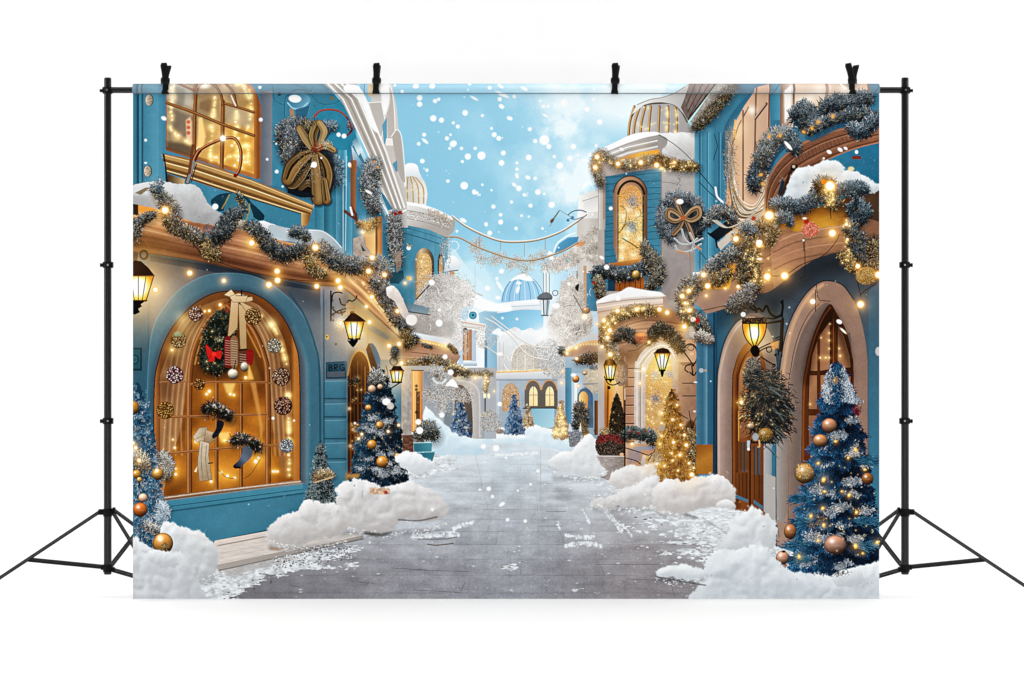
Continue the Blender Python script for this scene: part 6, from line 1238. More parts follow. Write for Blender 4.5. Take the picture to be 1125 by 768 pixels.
    oc = cr([(842, 246), (840, 222), (842, 202), (850, 184), (864, 168), (884, 155), (908, 145), (936, 138), (966, 132)], 6)
    ic = cr([(850, 270), (848, 250), (852, 228), (860, 212), (874, 197), (894, 184), (918, 172), (942, 163), (966, 157)], 6)
    poly(list(oc) + list(ic[::-1]), tx(lg(842, 240, '#6f4a36', 960, 140, '#93644a', .4, '#7d543e'), .06, 4, 1.5, seed=82), pid=ca)
    def bt(t): return oc + (ic - oc) * t
    for t, ww, c, a in [(.05, 2, '#b98a6c', .7), (.3, 1.4, '#4a2f22', .7), (.36, 1.2, '#b48668', .6), (.62, 1.4, '#4d3224', .7), (.7, 2.2, '#a5755a', .7), (.9, 1.6, '#5a3b2b', .7), (.98, 1.2, '#c09274', .7)]: line(bt(t), ww, c, a, soft=.8)
    for i in range(26, 46): q = i / 48 * (len(oc) - 1); k = int(q); a, b = oc[k], ic[k]; line([a + (b - a) * .38, a + (b - a) * .6], .7, '#53372a', .6)
    poly(cr([(838, 184), (842, 170), (852, 160), (858, 158), (848, 172), (841, 188)], 4, True), '#f0f2f3', .9); poly(cr([(842, 186), (848, 172), (858, 160), (868, 158), (856, 170), (846, 186)], 4, True), '#2f5f7c', .9)
    # blue tympanum and snow
    tp = list(cr([(850, 270), (848, 250), (852, 228), (860, 212), (874, 197), (894, 184), (918, 172), (942, 163), (966, 157)], 6)) + [(966, 270)]
    poly(tp, tx(lg(850, 0, '#2f86a6', 966, 0, '#1f7ba2', .5, '#2c8cb2'), .03, 8, seed=83))
    for x, y, r, ry, a in [(911, 167, 3, 2, .5), (923, 164.5, 3.2, 2, .6), (929, 163, 2.4, 1.6, .6), (941, 167, 1.9, 2.2, 0), (905, 174, 1.3, 1.3, 0)]: spot(x, y, r, '#ffffff', 1, .7, ry, a)
    rect(936, 171.5, 946, 175, '#7b3d22'); line(cr([(871, 184), (866, 196), (862, 208), (858, 216)]), 3.6, '#4a2d20'); spot(872.5, 184, 4, '#17120f', 1, .7); spot(872, 183, 1.8, '#d8c4b0', .9, .8); line([(860, 200), (857, 212)], 4, '#173548', .9)
    poly([(850, 262), (862, 232), (900, 228), (966, 204), (966, 330), (850, 330)], tx(lg(856, 250, '#925820', 940, 240, '#6a4422', .45, '#b06c22'), .10, 6, 2, seed=84)); shade([(850, 236), (900, 222), (966, 204), (966, 222), (900, 238), (852, 252)], '#6a4a28', .6, 8)
    poly([(940, 210), (966, 204), (966, 250), (936, 246)], lg(940, 0, '#6b4a30', 966, 0, '#4e3828')); glow(905, 250, 22, '#ffb02e', .45); glow(872, 250, 16, '#ffb02e', .4)
    sn = part('canopy_snow', 'heap of snow behind the canopy garland', h)
    mound([(858, 228), (864, 206), (870, 190), (882, 184), (898, 181), (906, 175), (912, 177), (922, 177), (928, 184), (944, 190), (962, 200), (968, 208), (950, 214), (920, 216), (890, 224)], sn, '#a9b3ba', '#eef1f3', 84, 13, 1.6, warm=(908, 205, 16, '#e8c48c', .4)); spot(935, 185.5, 3.6, '#f5d9a0', .9, 1.4, 2.6)
    # lower rolls: brown soffit curves and dark wall
    poly(cr([(764, 334), (770, 312), (786, 296), (806, 280), (828, 262), (856, 250), (880, 262), (880, 300), (850, 320), (812, 332), (790, 342)], 4, True), tx(lg(770, 330, '#a98a74', 850, 260, '#9a7050', .5, '#a5795a'), .05, 4, 1.6, seed=81))
    for P in [[(776, 330), (800, 312), (830, 290), (852, 276)], [(786, 336), (812, 320), (850, 300)]]: line(cr(P), 1.3, '#6b4b38', .6, soft=1); line(off(cr(P), 0, 2), 1, '#c79c7c', .5, soft=1)
    poly(cr([(846, 268), (862, 258), (890, 252), (920, 248), (966, 244), (966, 300), (920, 292), (890, 298), (868, 312), (850, 318)], 4), tx(lg(846, 300, '#b98868', 960, 256, '#8a6248', .4, '#a87a5c'), .05, 5, 1.6, seed=85)); 
    for d, c in ((0, '#d2a07a'), (9, '#7c563f'), (18, '#c49474'), (28, '#7a543d')): line(cr([(850, 268 + d), (872, 258 + d), (900, 252 + d), (950, 246 + d)]), 1.4, c, .7, soft=1)
    dk = lg(0, 288, '#3b434b', 0, 420, '#4b6d80', .3, '#49545f')
    poly(cr([(787, 338), (812, 325), (840, 322), (852, 316), (868, 303), (890, 288), (912, 279), (936, 276), (952, 280), (966, 284)], 4).tolist() + [(966, 560), (808, 556), (787, 546)], tx(dk, .04, 12, seed=86))
    poly([(787, 345), (806, 334), (806, 480), (787, 560)], lg(787, 0, '#2a6584', 806, 0, '#376f8c')); poly([(954, 320), (966, 310), (966, 560), (956, 560)], lg(0, 310, '#4a6474', 0, 480, '#3a7f9c')); spot(965, 386, 3.4, '#c9c6c4', .9, 1, 5)
    shade([(787, 338), (840, 322), (890, 288), (936, 276), (966, 284), (966, 306), (936, 296), (896, 308), (846, 344), (790, 362)], '#4e5258', .5, 14)
    shade([(845, 350), (856, 350), (856, 520), (845, 520)], '#5f666c', .5, 8)
    # corner post
    cp = part('corner_post', 'teal corner post with brass foot', h)
    rect(765, 344, 788, 489, lg(765, 0, '#4f86a0', 788, 0, '#1f4a64', .3, '#3b7693', .45, '#5b93ad', .55, '#35718f', .8, '#2f6b8a'), pid=cp); line([(776.5, 346), (776.5, 488)], 1.2, '#8fb8cb', .5); line([(784.5, 344), (784.5, 545)], 1.8, '#123347', .8, soft=1)
    rect(765, 488.5, 783, 521, lg(765, 488, '#8c551c', 783, 521, '#a8702a', .5, '#b97f32')); rect(783, 489, 788, 545, '#28485c')
    spot(770.5, 407, 2.6, '#b5bcc0', .9, .8); spot(775, 407, 1.4, '#c9a08a', .9, .8)
    poly([(762, 330), (790, 316), (812, 322), (800, 338), (776, 345)], lg(762, 330, '#a98a78', 810, 325, '#9b7a66')); line([(768, 342), (800, 335), (812, 325)], 1.2, '#5a4436', .7)
    # first arch with door
    def arch(outer, innr, c0, c1, name, lab):
        pid = part(name, lab, h)
        P = cr(outer, 6); x0, x1 = P[:, 0].min(), P[:, 0].max()
        poly(P, tx(lg(x0, 0, c0, x1, 0, c1), .025, 7, seed=87), pid=pid)
        return pid
    arch([(788, 556), (788, 430), (790, 400), (797, 374), (808, 356), (820, 348), (832, 350), (846, 366), (852, 390), (854, 430), (854, 560)], None, '#b39c90', '#8f8078', 'door_arch', 'narrow pale arch around the brown door')
    line(cr([(787.5, 540), (787.5, 430), (790, 399), (797, 373), (808, 355), (820, 347)]), 1.6, '#1c3544', .8, soft=1); line(cr([(790, 540), (790, 430), (793, 401), (800, 377), (810, 360), (820, 352)]), 2.2, '#cdb8aa', .7, soft=1.2)
    shade([(800, 380), (812, 366), (826, 360), (840, 366), (850, 390), (850, 560), (800, 556)], '#8a6a54', .35, 8)
    d1 = part('door', 'brown wooden door behind the hanging bunch', h)
    poly(cr([(804, 560), (804, 430), (807, 402), (814, 384), (822, 376), (832, 380), (840, 396), (842, 430), (842, 575), (822, 566)], 5), lg(804, 0, '#5a3014', 842, 0, '#7a451e', .3, '#8b5226'), pid=d1)
    line(cr([(806.5, 555), (806.5, 430), (809, 404), (816, 387), (823, 379)]), 2.6, '#8c5426'); line(cr([(810, 550), (810, 430), (812, 408), (818, 392), (824, 385)]), 1.2, '#3a1c0a', .8)
    poly(cr([(812, 482), (812, 420), (815, 404), (822, 392), (830, 396), (836, 412), (836, 470), (828, 480)], 4), lg(812, 400, '#b07c4c', 836, 480, '#8a5c38', .4, '#a3714a')); 
    for x, y0, y1 in ((815.5, 486, 512), (819, 486, 512), (830, 490, 516), (834, 490, 516)): rect(x - 1.2, y0, x + 1.4, y1 + 6, '#5b5a5a'); line([(x - 1.4, y0), (x - 1.4, y1 + 6)], .8, '#2e1c10')
    rect(808, 486, 824, 516, '#6d3f1e', a=.5); line([(824, 486), (824, 560)], 2.2, '#4a260f'); line([(811.5, 452), (811.5, 484)], 1.2, '#e0a04a', .9); rect(809, 519, 822, 548, lg(809, 0, '#7d4a22', 822, 0, '#6a3c18')); rect(826, 522, 838, 556, lg(826, 0, '#7d4a22', 838, 0, '#6a3c18'))
    for x in (812, 816, 820, 829, 834): line([(x, 521), (x, 548)], 1, '#4a260f', .8)
    poly([(808, 543), (822, 549), (822, 552), (808, 547)], '#4f86a2', .9); poly([(828, 549), (838, 556), (838, 560), (828, 553)], '#4f86a2', .9)
    poly([(839, 488), (853, 486), (853, 572), (839, 562)], lg(839, 0, '#b3b0ad', 853, 0, '#3f87a2', .5, '#9fa5a8')); rect(848, 490, 853, 560, '#3c83a0'); line([(824, 486), (854, 486.5)], 2.2, '#2b241f')
    bulb(815, 443.5, 1.8, .9, '#ffae2e'); bulb(820.5, 457, 1.6, .8); bulb(820.5, 410, 1.4, .6); glow(838, 378, 12, '#ffd08a', .5)
    # second arch with the glazed door
    poly(cr([(853, 600), (853, 450), (856, 410), (862, 372), (872, 344), (886, 322), (900, 311), (912, 309), (926, 314), (938, 330), (947, 356), (952, 386), (953, 420), (953, 600)], 6), tx(lg(853, 0, '#a98e7e', 953, 0, '#93786a', .5, '#9c7c6a'), .025, 8, seed=88), pid=part('door_arch', 'broad pale arch around the glazed door', h))
    line(cr([(857, 560), (858, 440), (862, 400), (868, 368), (878, 342), (892, 322), (904, 313)]), 3.6, '#d2a884', .75, soft=2); line(cr([(853, 600), (853, 450), (856, 410), (862, 372), (872, 344), (886, 322), (900, 310.5), (912, 308.5), (926, 313.5), (938, 329)]), 1.3, '#1d242a', .85, soft=.8)
    line(cr([(866, 580), (866, 440), (869, 404), (876, 372), (888, 346), (900, 334)]), 1, '#5d4638', .8); line([(897, 312), (898, 325), (901, 330), (912, 331)], .9, '#3b2c24', .8)
    poly(cr([(867, 600), (867, 440), (871, 402), (880, 368), (892, 346), (904, 334), (912, 334), (920, 345), (930, 364), (936, 390), (938, 600)], 5), lg(867, 0, '#8f7b70', 938, 0, '#75635a', .12, '#7b6960'))
    d2 = part('door', 'glazed brown double door behind the blue tree', h)
    poly(cr([(880, 600), (881, 440), (885, 402), (892, 372), (902, 348), (912, 334), (920, 346), (930, 364), (936, 390), (938, 420), (938, 600)], 5), lg(880, 0, '#6e3c18', 938, 0, '#5a2f12', .4, '#4a240c'), pid=d2)
    line(cr([(882, 560), (883, 440), (887, 404), (894, 374), (904, 350), (912, 338)]), 2, '#8e5426', .9)
    gls = lg(880, 350, '#8f6244', 938, 480, '#7d5238', .5, '#a97a56')
    for P in [[(890, 408), (892, 390), (899, 370), (912, 352), (912, 406), (900, 408)], [(920, 354), (928, 370), (934, 392), (935, 404), (920, 405)], [(888, 450), (889, 412), (898, 412), (898, 450)], [(901, 412), (914, 411), (914, 450), (901, 450)], [(888, 490), (888, 456), (898, 456), (898, 492)], [(901, 456), (914, 456), (914, 492), (901, 492)], [(921, 410), (935, 410), (935, 450), (921, 450)]]: poly(P, gls); line(P + P[:1], .9, '#2c1406', .8)
    line([(917, 345), (917, 500)], 4.6, '#5e3212'); line([(915.6, 350), (915.6, 500)], 1, '#8f5a2c'); line([(899.5, 366), (899.5, 500)], 3.2, '#5e3212')
    shade([(882, 420), (888, 380), (912, 336), (934, 380), (937, 420), (930, 400), (912, 356), (896, 384), (890, 420)], '#4a2c16', .5, 6)
    tinylights([(912, 356), (911, 366), (902, 371), (911, 374), (911, 383), (901, 393), (907, 393), (911, 393), (923, 391), (922, 383), (890, 444)], 1, .8)
    poly([(853, 480), (866, 478), (866, 560), (860, 575), (853, 570)], lg(853, 0, '#a3a2a0', 866, 0, '#8f7d72')); line(cr([(844, 538), (852, 540), (853, 570), (856, 590)]), 1.2, '#6f6a66', .8); poly([(841, 520), (852, 524), (852, 600), (841, 575)], '#b5b0ac')
    # bulbs' string and cables
    for P in [[(829, 276), (832, 292), (842, 302), (862, 302), (880, 291), (904, 281), (918, 266), (922, 258)], [(884, 262), (884, 300), (878, 306)], [(896, 342), (896, 318)], [(940, 300), (944, 318), (946, 326)], [(945, 324), (952, 318), (962, 312)], [(912, 232), (913, 240)]]: line(cr(P), .9, '#2a1e16', .85)
    # lower rolls left: striped wood & lit edge
    poly([(779, 300), (802, 290), (808, 296), (800, 318), (778, 318)], lg(780, 300, '#8a6a4a', 806, 300, '#e0a03c')); line([(807, 290), (800, 316)], 3, '#f0a93c', .9, soft=1.4); line([(776, 317), (800, 316)], 2, '#f0a93c', .8, soft=1.4)
    poly([(778, 258), (798, 243), (808, 250), (788, 265)], '#17232f'); poly([(787, 268), (806, 252), (812, 256), (792, 275)], '#c3bdb4'); line([(778, 256), (786, 262), (788, 272)], 2, '#0f1921')
    rect(761, 299, 770, 312, '#dfe6e8'); line(cr([(764, 184), (776, 198), (786, 210)]), 1, '#2a2420'); line(cr([(768, 200), (780, 212), (790, 220)]), .9, '#2a2420'); line(cr([(786, 206), (788, 216), (794, 222)]), 2.4, '#e6ecee', .95); line([(770, 278), (780, 290)], .8, '#2a2420')
    # garlands of the right house
    g = part('garland', 'thick frosted garland with amber lights', h)
    pine = ['#121b22', '#25343f', '#445662', '#6f818c', '#a0aeb6', '#dde4e8']
    garland([(828, 206), (832, 190), (838, 178)], [7, 9, 8], 1100, ['#0d161d', '#1c2c39', '#33495a', '#56707f', '#8da2ae', '#d5dde2'], (1.6, 4.6), .03, g)
    garland([(836, 176), (842, 162), (850, 152), (862, 146)], [8, 10, 10, 8], 1700, ['#2c2f30', '#4b5152', '#747b7c', '#9ba1a1', '#c3c7c6', '#eceeed'], (1.6, 4.6), .06, g)
    garland([(868, 150), (872, 160), (874, 166)], [6, 7, 4], 500, pine, (2, 6), .02, g)
    garland([(874, 128), (880, 120), (890, 124), (884, 136), (892, 138), (904, 128), (912, 116)], [7, 8, 9, 8, 8, 9, 7], 2400, pine, (2, 6), .02, g)
    garland([(908, 118), (920, 112), (932, 116), (942, 110), (954, 108)], [8, 8, 8, 8, 6], 1900, pine, (2, 6), .03, g)
    garland([(892, 142), (906, 136), (922, 130), (940, 126), (956, 128)], [6, 7, 6, 7, 7], 1500, ['#0d161d', '#1c2c39', '#33495a', '#56707f', '#8da2ae', '#d5dde2'], (2, 5), .08, g)
    poly([(884, 152), (920, 136), (944, 132), (920, 142), (892, 156)], '#2a5f80', .8, soft=1.5)
    garland([(936, 140), (944, 146), (954, 138), (964, 128)], [5, 6, 6, 6], 900, ['#101c26', '#22384a', '#3e5a6e', '#6f8a9b', '#aebfca', '#f0f5f7'], (2.5, 6.5), 0, g, core=.4)
    for x, y in [(899, 134), (892, 141), (915, 128), (883, 145), (836, 192), (838, 202), (845, 150), (857, 149)]: spot(x, y, 2.2, '#e0852a', .9, .9, 1.5, rng.uniform(0, 3)); glow(x, y, 4, '#ffab4a', .5)
    spot(866, 160, 6.5, '#ffffff', 1, .8, 2, .85); 
    # middle swag
    g2 = part('garland', 'frosted swag with large golden bulbs below the snow heap', h)
    garland([(850, 226), (862, 224), (874, 228), (886, 224), (896, 216), (902, 208)], [6, 7, 8, 7, 7, 5], 1700, ['#15222c', '#2a3d4a', '#496070', '#7990a0', '#a9bac5', '#e1e8ec'], (1.6, 4.6), .03, g2)
    garland([(856, 240), (862, 236), (868, 246)], [4, 5, 3], 340, ['#15222c', '#2a3d4a', '#496070', '#7990a0', '#a9bac5', '#e1e8ec'], (2, 5), .03, g2)
    garland([(898, 206), (906, 200), (912, 208), (910, 220), (920, 224)], [6, 7, 7, 6, 5], 1100, ['#161309', '#30290f', '#575032', '#85806a', '#b0b0a4', '#dedfda'], (2, 6.5), .14, g2, core=.4)
    garland([(922, 208), (936, 206), (950, 208)], [4, 6, 5], 800, ['#12212c', '#26404f', '#446476', '#6d8c9c', '#9db5c0', '#d3e0e6'], (2, 6), 0, g2)
    garland([(832, 252), (840, 246), (848, 254), (844, 266)], [6, 8, 7, 6], 900, ['#241a10', '#4b3820', '#7b6038', '#a88a5a', '#cdb890', '#f0e4cc'], (1.4, 4), .3, g2)
    garland([(776, 246), (784, 236), (794, 232), (802, 236), (806, 244)], [4, 7, 8, 6, 4], 900, ['#1a1a1a', '#3a3a3a', '#646464', '#949494', '#c2c2c0', '#f0f0ee'], (1.4, 4), .06, g2)
    for k in range(7): line(cr([(782 + k, 242), (796 + k, 250), (812 + k * 1.5, 246 - k), (826 + k, 240 - k * 2)]), .9, '#e0dbd2' if k % 2 else '#a59a88', .85)
    garland([(818, 250), (826, 256), (830, 260)], [5, 7, 6], 500, ['#15222c', '#2a3d4a', '#496070', '#7990a0', '#a9bac5', '#e1e8ec'], (1.4, 4), .08, g2)
    garland([(812, 262), (818, 276), (820, 296), (818, 312)], [7, 9, 10, 9], 1900, ['#120f0b', '#2a231a', '#4a3e2e', '#6f604a', '#97866a', '#c9b893'], (1.4, 4), .22, g2)
    garland([(830, 262), (828, 280), (830, 300), (832, 318)], [6, 6, 6, 5], 900, ['#120f0b', '#2a231a', '#4a3e2e', '#6f604a', '#97866a', '#dcc99c'], (1.2, 3.4), .4, g2)
    garland([(776, 300), (784, 292), (796, 284), (806, 276)], [5, 7, 8, 6], 1300, ['#1a1d1f', '#3a4248', '#626c72', '#8f989c', '#bcc2c4', '#e9eced'], (1.4, 4), .14, g2)
    garland([(780, 310), (790, 306), (800, 300)], [5, 7, 5], 700, GOLDF, (1.2, 3.6), .3)
    garland([(754, 336), (752, 324), (758, 314), (768, 310), (776, 306)], [6, 9, 9, 8, 7], 1900, ['#1a1d1f', '#33393d', '#565e62', '#82898c', '#b0b5b6', '#e3e6e6'], (1.4, 4), .16, g2)
    garland([(752, 340), (760, 350), (768, 356), (774, 366)], [7, 9, 9, 7], 1500, ['#141312', '#2e2c2a', '#504d49', '#7a766f', '#a8a398', '#e0dbcf'], (1.4, 4), .12, g2)
    garland([(766, 368), (776, 372), (780, 374)], [5, 6, 4], 400, ['#5a4a3e', '#85766a', '#aea094', '#d1c6bc', '#efe8e0', '#ffffff'], (1.2, 3), .2)
    garland([(802, 338), (810, 332), (818, 328), (824, 318)], [5, 8, 9, 8], 1300, ['#2a2522', '#4a433e', '#6f6760', '#98908a', '#c2bbb5', '#ede8e3'], (1.4, 4), .08, g2)
    # right end bunch
    g3 = part('tinsel_bunch_print', 'dark tinsel bunch and gold basket hanging at the right edge of the print')
    garland([(934, 232), (940, 228), (950, 232), (942, 242)], [6, 8, 8, 7], 1100, ['#0b1820', '#1a303e', '#33505f', '#5b7787', '#8ba2ae', '#c6d2d8'], (1.6, 4.6), .03, g3)
    garland([(934, 250), (940, 262), (944, 276), (948, 290)], [7, 10, 11, 9], 2100, ['#0d1013', '#1e2428', '#343d42', '#525c61', '#808a8e', '#b9c0c2'], (1.6, 4.6), .10, g3)
    garland([(926, 280), (934, 288), (938, 296)], [5, 6, 4], 500, ['#1c140a', '#3f2e16', '#6f5428', '#a27e42', '#cfac6a', '#f2deae'], (1.2, 3.4), .5)
    garland([(960, 264), (962, 284), (958, 300)], [6, 8, 8], 900, ['#140d08', '#2f2015', '#523a26', '#7d5c3c', '#a8845a', '#d9bc90'], (1.2, 3.6), .25)
    disc(952, 303, 12, lg(942, 294, '#8a6230', 962, 314, '#4a3014', .4, '#b08848'), ry=10); sprays(inpoly(ell(952, 303, 11, 9), 420), ['#d9b46a', '#6a4a20', '#f3dda6', '#a37a3a', '#3a260e'], (.6, 1.8))
    garland([(936, 212), (940, 218), (938, 226)], 3, 160, ['#0b1820', '#1a303e', '#33505f', '#5b7787', '#8ba2ae', '#c6d2d8'], (1.4, 4), 0, core=.3); line([(940, 214), (941, 230)], 1, '#16222a')
    # pink glass ornament
    disc(890, 252, 9, lg(880, 245, '#e58a68', 900, 260, '#c95640'), ry=8); sprays(inpoly(ell(890, 252, 9.5, 8.5), 200), ['#f6b89a', '#b5402c', '#ef8d6c', '#ffd8c4', '#cc5a42'], (.8, 2.6)); spot(886, 243, 3, '#b52a20', 1, .8); spot(884, 240, 2.6, '#ece4da', 1, .8, 1.4); line([(882.5, 262), (883, 276)], .8, '#3a2a20', .8); spot(882.8, 264, 1.3, '#f4e9dc')
    spot(828, 240, 2.4, '#b0362c', .9, 1)
    lb = part('light_bulb', None, h)
    for x, y, r in [(845, 237, 6), (912, 204.5, 6.6), (914.5, 256.3, 4.8), (808.5, 262.5, 3.8), (834, 268.5, 3.9), (843, 304, 4.6), (862, 303, 5), (777.5, 314.3, 3.6), (773, 302, 3.4), (945.5, 334.5, 4.6), (749.5, 325.5, 3), (757, 319.5, 2.8), (757.5, 341, 2.8), (752, 359.5, 3.4), (942.5, 292.5, 3), (965, 302, 4.4), (752.5, 333, 2), (811, 315, 2.4), (797, 317, 1.6), (930, 246.5, 2), (931, 263, 1.7), (776, 325, 1.8), (892, 335 - 3.5, 2.6), (835, 285, 1.6), (904, 199, 0)]:
        if r: bulb(x, y, r * .82, 1, pid=lb)
    spot(905, 199.5, 3, '#e8912a', 1, .8); spot(834, 266, 3.5, '#fffaf0', .95, 1, 2.6); spot(834.5, 284.5, 3.2, '#fff6e0', .95, 1, 1.2)
    tinylights([(930 + rng.normal(0, 3), 240 + rng.random() * 50) for _ in range(16)] + [(912 + rng.normal(0, 3), 208 + rng.random() * 18) for _ in range(24)] + [(830 + rng.normal(0, 5), 270 + rng.random() * 40) for _ in range(30)] + [(756 + rng.normal(0, 4), 312 + rng.random() * 40) for _ in range(22)], .9, .8, '#ffab3a')
    spot(765, 352, 3.4, '#b3241c', 1, .8); spot(761.5, 351, 3, '#e6d9c4', 1, .8); sprays(inpoly(ell(760, 356, 5, 4), 60), ['#47603c', '#7f8f60', '#2c3a24'], (.8, 2)); bulb(752, 359, 2.8, .9); poly(cr([(756, 362), (760, 358), (764, 364), (760, 372)], 3, True), '#d8c8b8', .8, soft=1)
    for P in [[(897, 343.5), (901, 345)], [(923, 354), (926, 356)]]: pass
    spot(922, 353.5, 3.4, '#fff3e6', 1, .8, 2.4, .5); spot(926.5, 363.5, 5, '#ffe6cc', 1, .8, 1.3, .75); spot(893, 331.3, 2.9, '#fff8f0', 1, .8)
    # ======== scrolled lantern and hanging bunch
    lw_ = part('wall_lantern_print', 'big amber lantern on a black scrolled wall bracket')
    for P in [[(824, 337.5), (829, 341), (834, 339), (838, 342), (842, 336), (846, 344), (852, 348), (858, 346), (860, 338), (859.5, 332)], [(830, 347), (831, 341), (828, 336)]]: line(cr(P), 2.4, '#121010')
    line(cr([(838, 349), (850, 350), (859, 347)]), 1.8, '#121010'); line([(860, 330), (859.5, 352)], 1.6, '#121010')
    spot(859, 332, 1.8, '#121010', 1, .5); line([(859, 352), (857.5, 385)], 3.2, '#2a1a10'); line([(861, 350), (859, 392)], 1, '#0d0b0a'); line([(843, 355), (857, 353)], 2.4, '#151210')
    for P in [[(832, 384), (842, 379), (856, 373)], [(833, 390), (842, 396), (850, 401)], [(834, 386), (842, 382), (850, 381), (855, 385), (855, 390)], [(852, 372), (856, 370)]]: line(cr(P), 1.5, '#191310')
    line(ell(845, 384, 3, 3, 16), 1.2, '#191310'); spot(850.5, 401.3, 1.9, '#0d0b0a', 1, .5); spot(852, 390, 1.5, '#191310', 1, .5); poly([(846, 376), (856, 374), (855, 383), (848, 384)], '#e9a25a', .8, soft=1.5)
    glow(829, 366, 26, '#ffae3a', .5)
    B = cr([(815.5, 353), (842.5, 353), (841, 364), (837, 374), (830, 381), (824, 378), (818, 370)], 5, True)
    def gl(sl):
        X, Y = grid(sl); d = np.hypot((X - 828.5) / 10.5, (Y - 366) / 13.5); t = np.clip(1 - d, 0, 1)[..., None]
        return np.where(t < .3, hx('#eba02c') + (hx('#ffd865') - hx('#eba02c')) * t / .3, hx('#ffd865') + (hx('#fffdf0') - hx('#ffd865')) * np.clip((t - .3) / .3, 0, 1))
    poly([(815.5, 353), (842, 353), (841.5, 362), (838.5, 371), (833, 379), (826, 379.5), (820, 373), (816.5, 364)], gl, pid=lw_)
    for P in [[(815.5, 353), (816.5, 364), (820, 373), (826, 380)], [(842, 353), (841.5, 362), (838.5, 371), (832, 380)], [(823, 354), (825, 370), (828, 380)], [(833, 354), (833.5, 368), (830, 380)]]: line(cr(P), 1.2, '#4a2c10')
    poly([(815, 349), (842.5, 349), (842.5, 356), (815.5, 356)], lg(0, 349, '#4c3526', 0, 356, '#2a1a10'), pid=lw_); sprays(inpoly([(815, 349), (842.5, 349), (842.5, 355), (815.5, 355)], 140), ['#7a5b3c', '#2a1a10', '#b08a58'], (.5, 1.6)); poly([(817, 348), (824, 344), (834, 344), (840, 348)], '#8d7464')
    poly(cr([(824, 384), (828, 379.5), (832, 380), (835, 386), (832, 392), (827, 391)], 3, True), '#1d1109'); spot(816.5, 345.5, 2.8, '#e9e6e3', .95, .8)
    hb = part('twig_bunch_print', 'dark spiky twig bunch with gold bauble hanging between the arches')
    garland([(828, 398), (826, 412), (828, 420)], [4, 7, 8], 900, ['#241c16', '#463a30', '#6a5c4e', '#8d8072', '#b3a899', '#dcd4c8'], (2, 6), .10, hb)
    n = 5200; t = rng.random(n); cx = 840 + 6 * t + rng.normal(0, 7 + 5.5 * np.sin(t * 3.1), n); cy = 412 + 66 * t + rng.normal(0, 5, n)
    up = np.clip(.35 - .35 * t + rng.normal(.1, .22, n), 0, .999); PC = np.array([hx(c) for c in ['#0a0f13', '#182126', '#2b363b', '#45514f', '#6a6f66', '#9a9686']]); wmx = rng.random(n) < .12
    cc = PC[(up * 6).astype(int)]; cc[wmx] = pick(['#8a6f50', '#b89a72', '#5d4a36'], wmx.sum()); ok = (cx > 814) & (cx < 874)
    ang = np.arctan2(cy - 430, (cx - 838)) * .5 + np.where(cx > 846, .5, 2.4) * .5 + rng.normal(0, .5, n)
    needles(np.stack([cx, cy], 1)[ok], ang[ok], rng.uniform(2, 6, n)[ok], cc[ok] * .75, cc[ok], 2)
    for k in range(44): a = rng.uniform(.1, 1.1); x, y = 850 + rng.normal(0, 8), 452 + rng.normal(0, 14); line(cr([(x, y), (x + 9 * math.cos(a), y + 9 * math.sin(a)), (x + 17 * math.cos(a), y + 19 * math.sin(a))]), .9, ['#14181a', '#20282b', '#3d4748', '#6d7674'][rng.integers(4)], .9)
    mark(hb, *pmask(cr([(824, 398), (834, 404), (850, 420), (868, 440), (872, 462), (858, 482), (838, 488), (822, 470), (816, 440), (818, 420)], 4, True)))
    bauble(841, 478, 9, '#8c6a34', 8.2); sprays(inpoly(ell(841, 478, 8, 7), 160), ['#c9a45c', '#5a4018', '#a8843e'], (.6, 1.8)); line(ell(841, 478, 9.3, 8.4, 30, 20, 170), 2, '#26313a', .9)
    bauble(824.5, 468.5, 4.6, '#a88c6a', 3.6); spot(830, 480, 3.6, '#c3c8ca', .8, 1.4, 4.4); poly([(820.5, 484), (824, 484), (823.5, 495), (821, 494)], '#b7bcc0'); spot(822.3, 493.5, 1.6, '#ffffff', 1, .7); line(cr([(834, 484), (834.5, 490), (833, 491)]), 2, '#d0a878')
    tinylights([(832 + rng.normal(0, 12), 430 + rng.random() * 40) for _ in range(22)], .7, .5); bulb(814.5, 442, 2, .9, '#ffae2e'); 
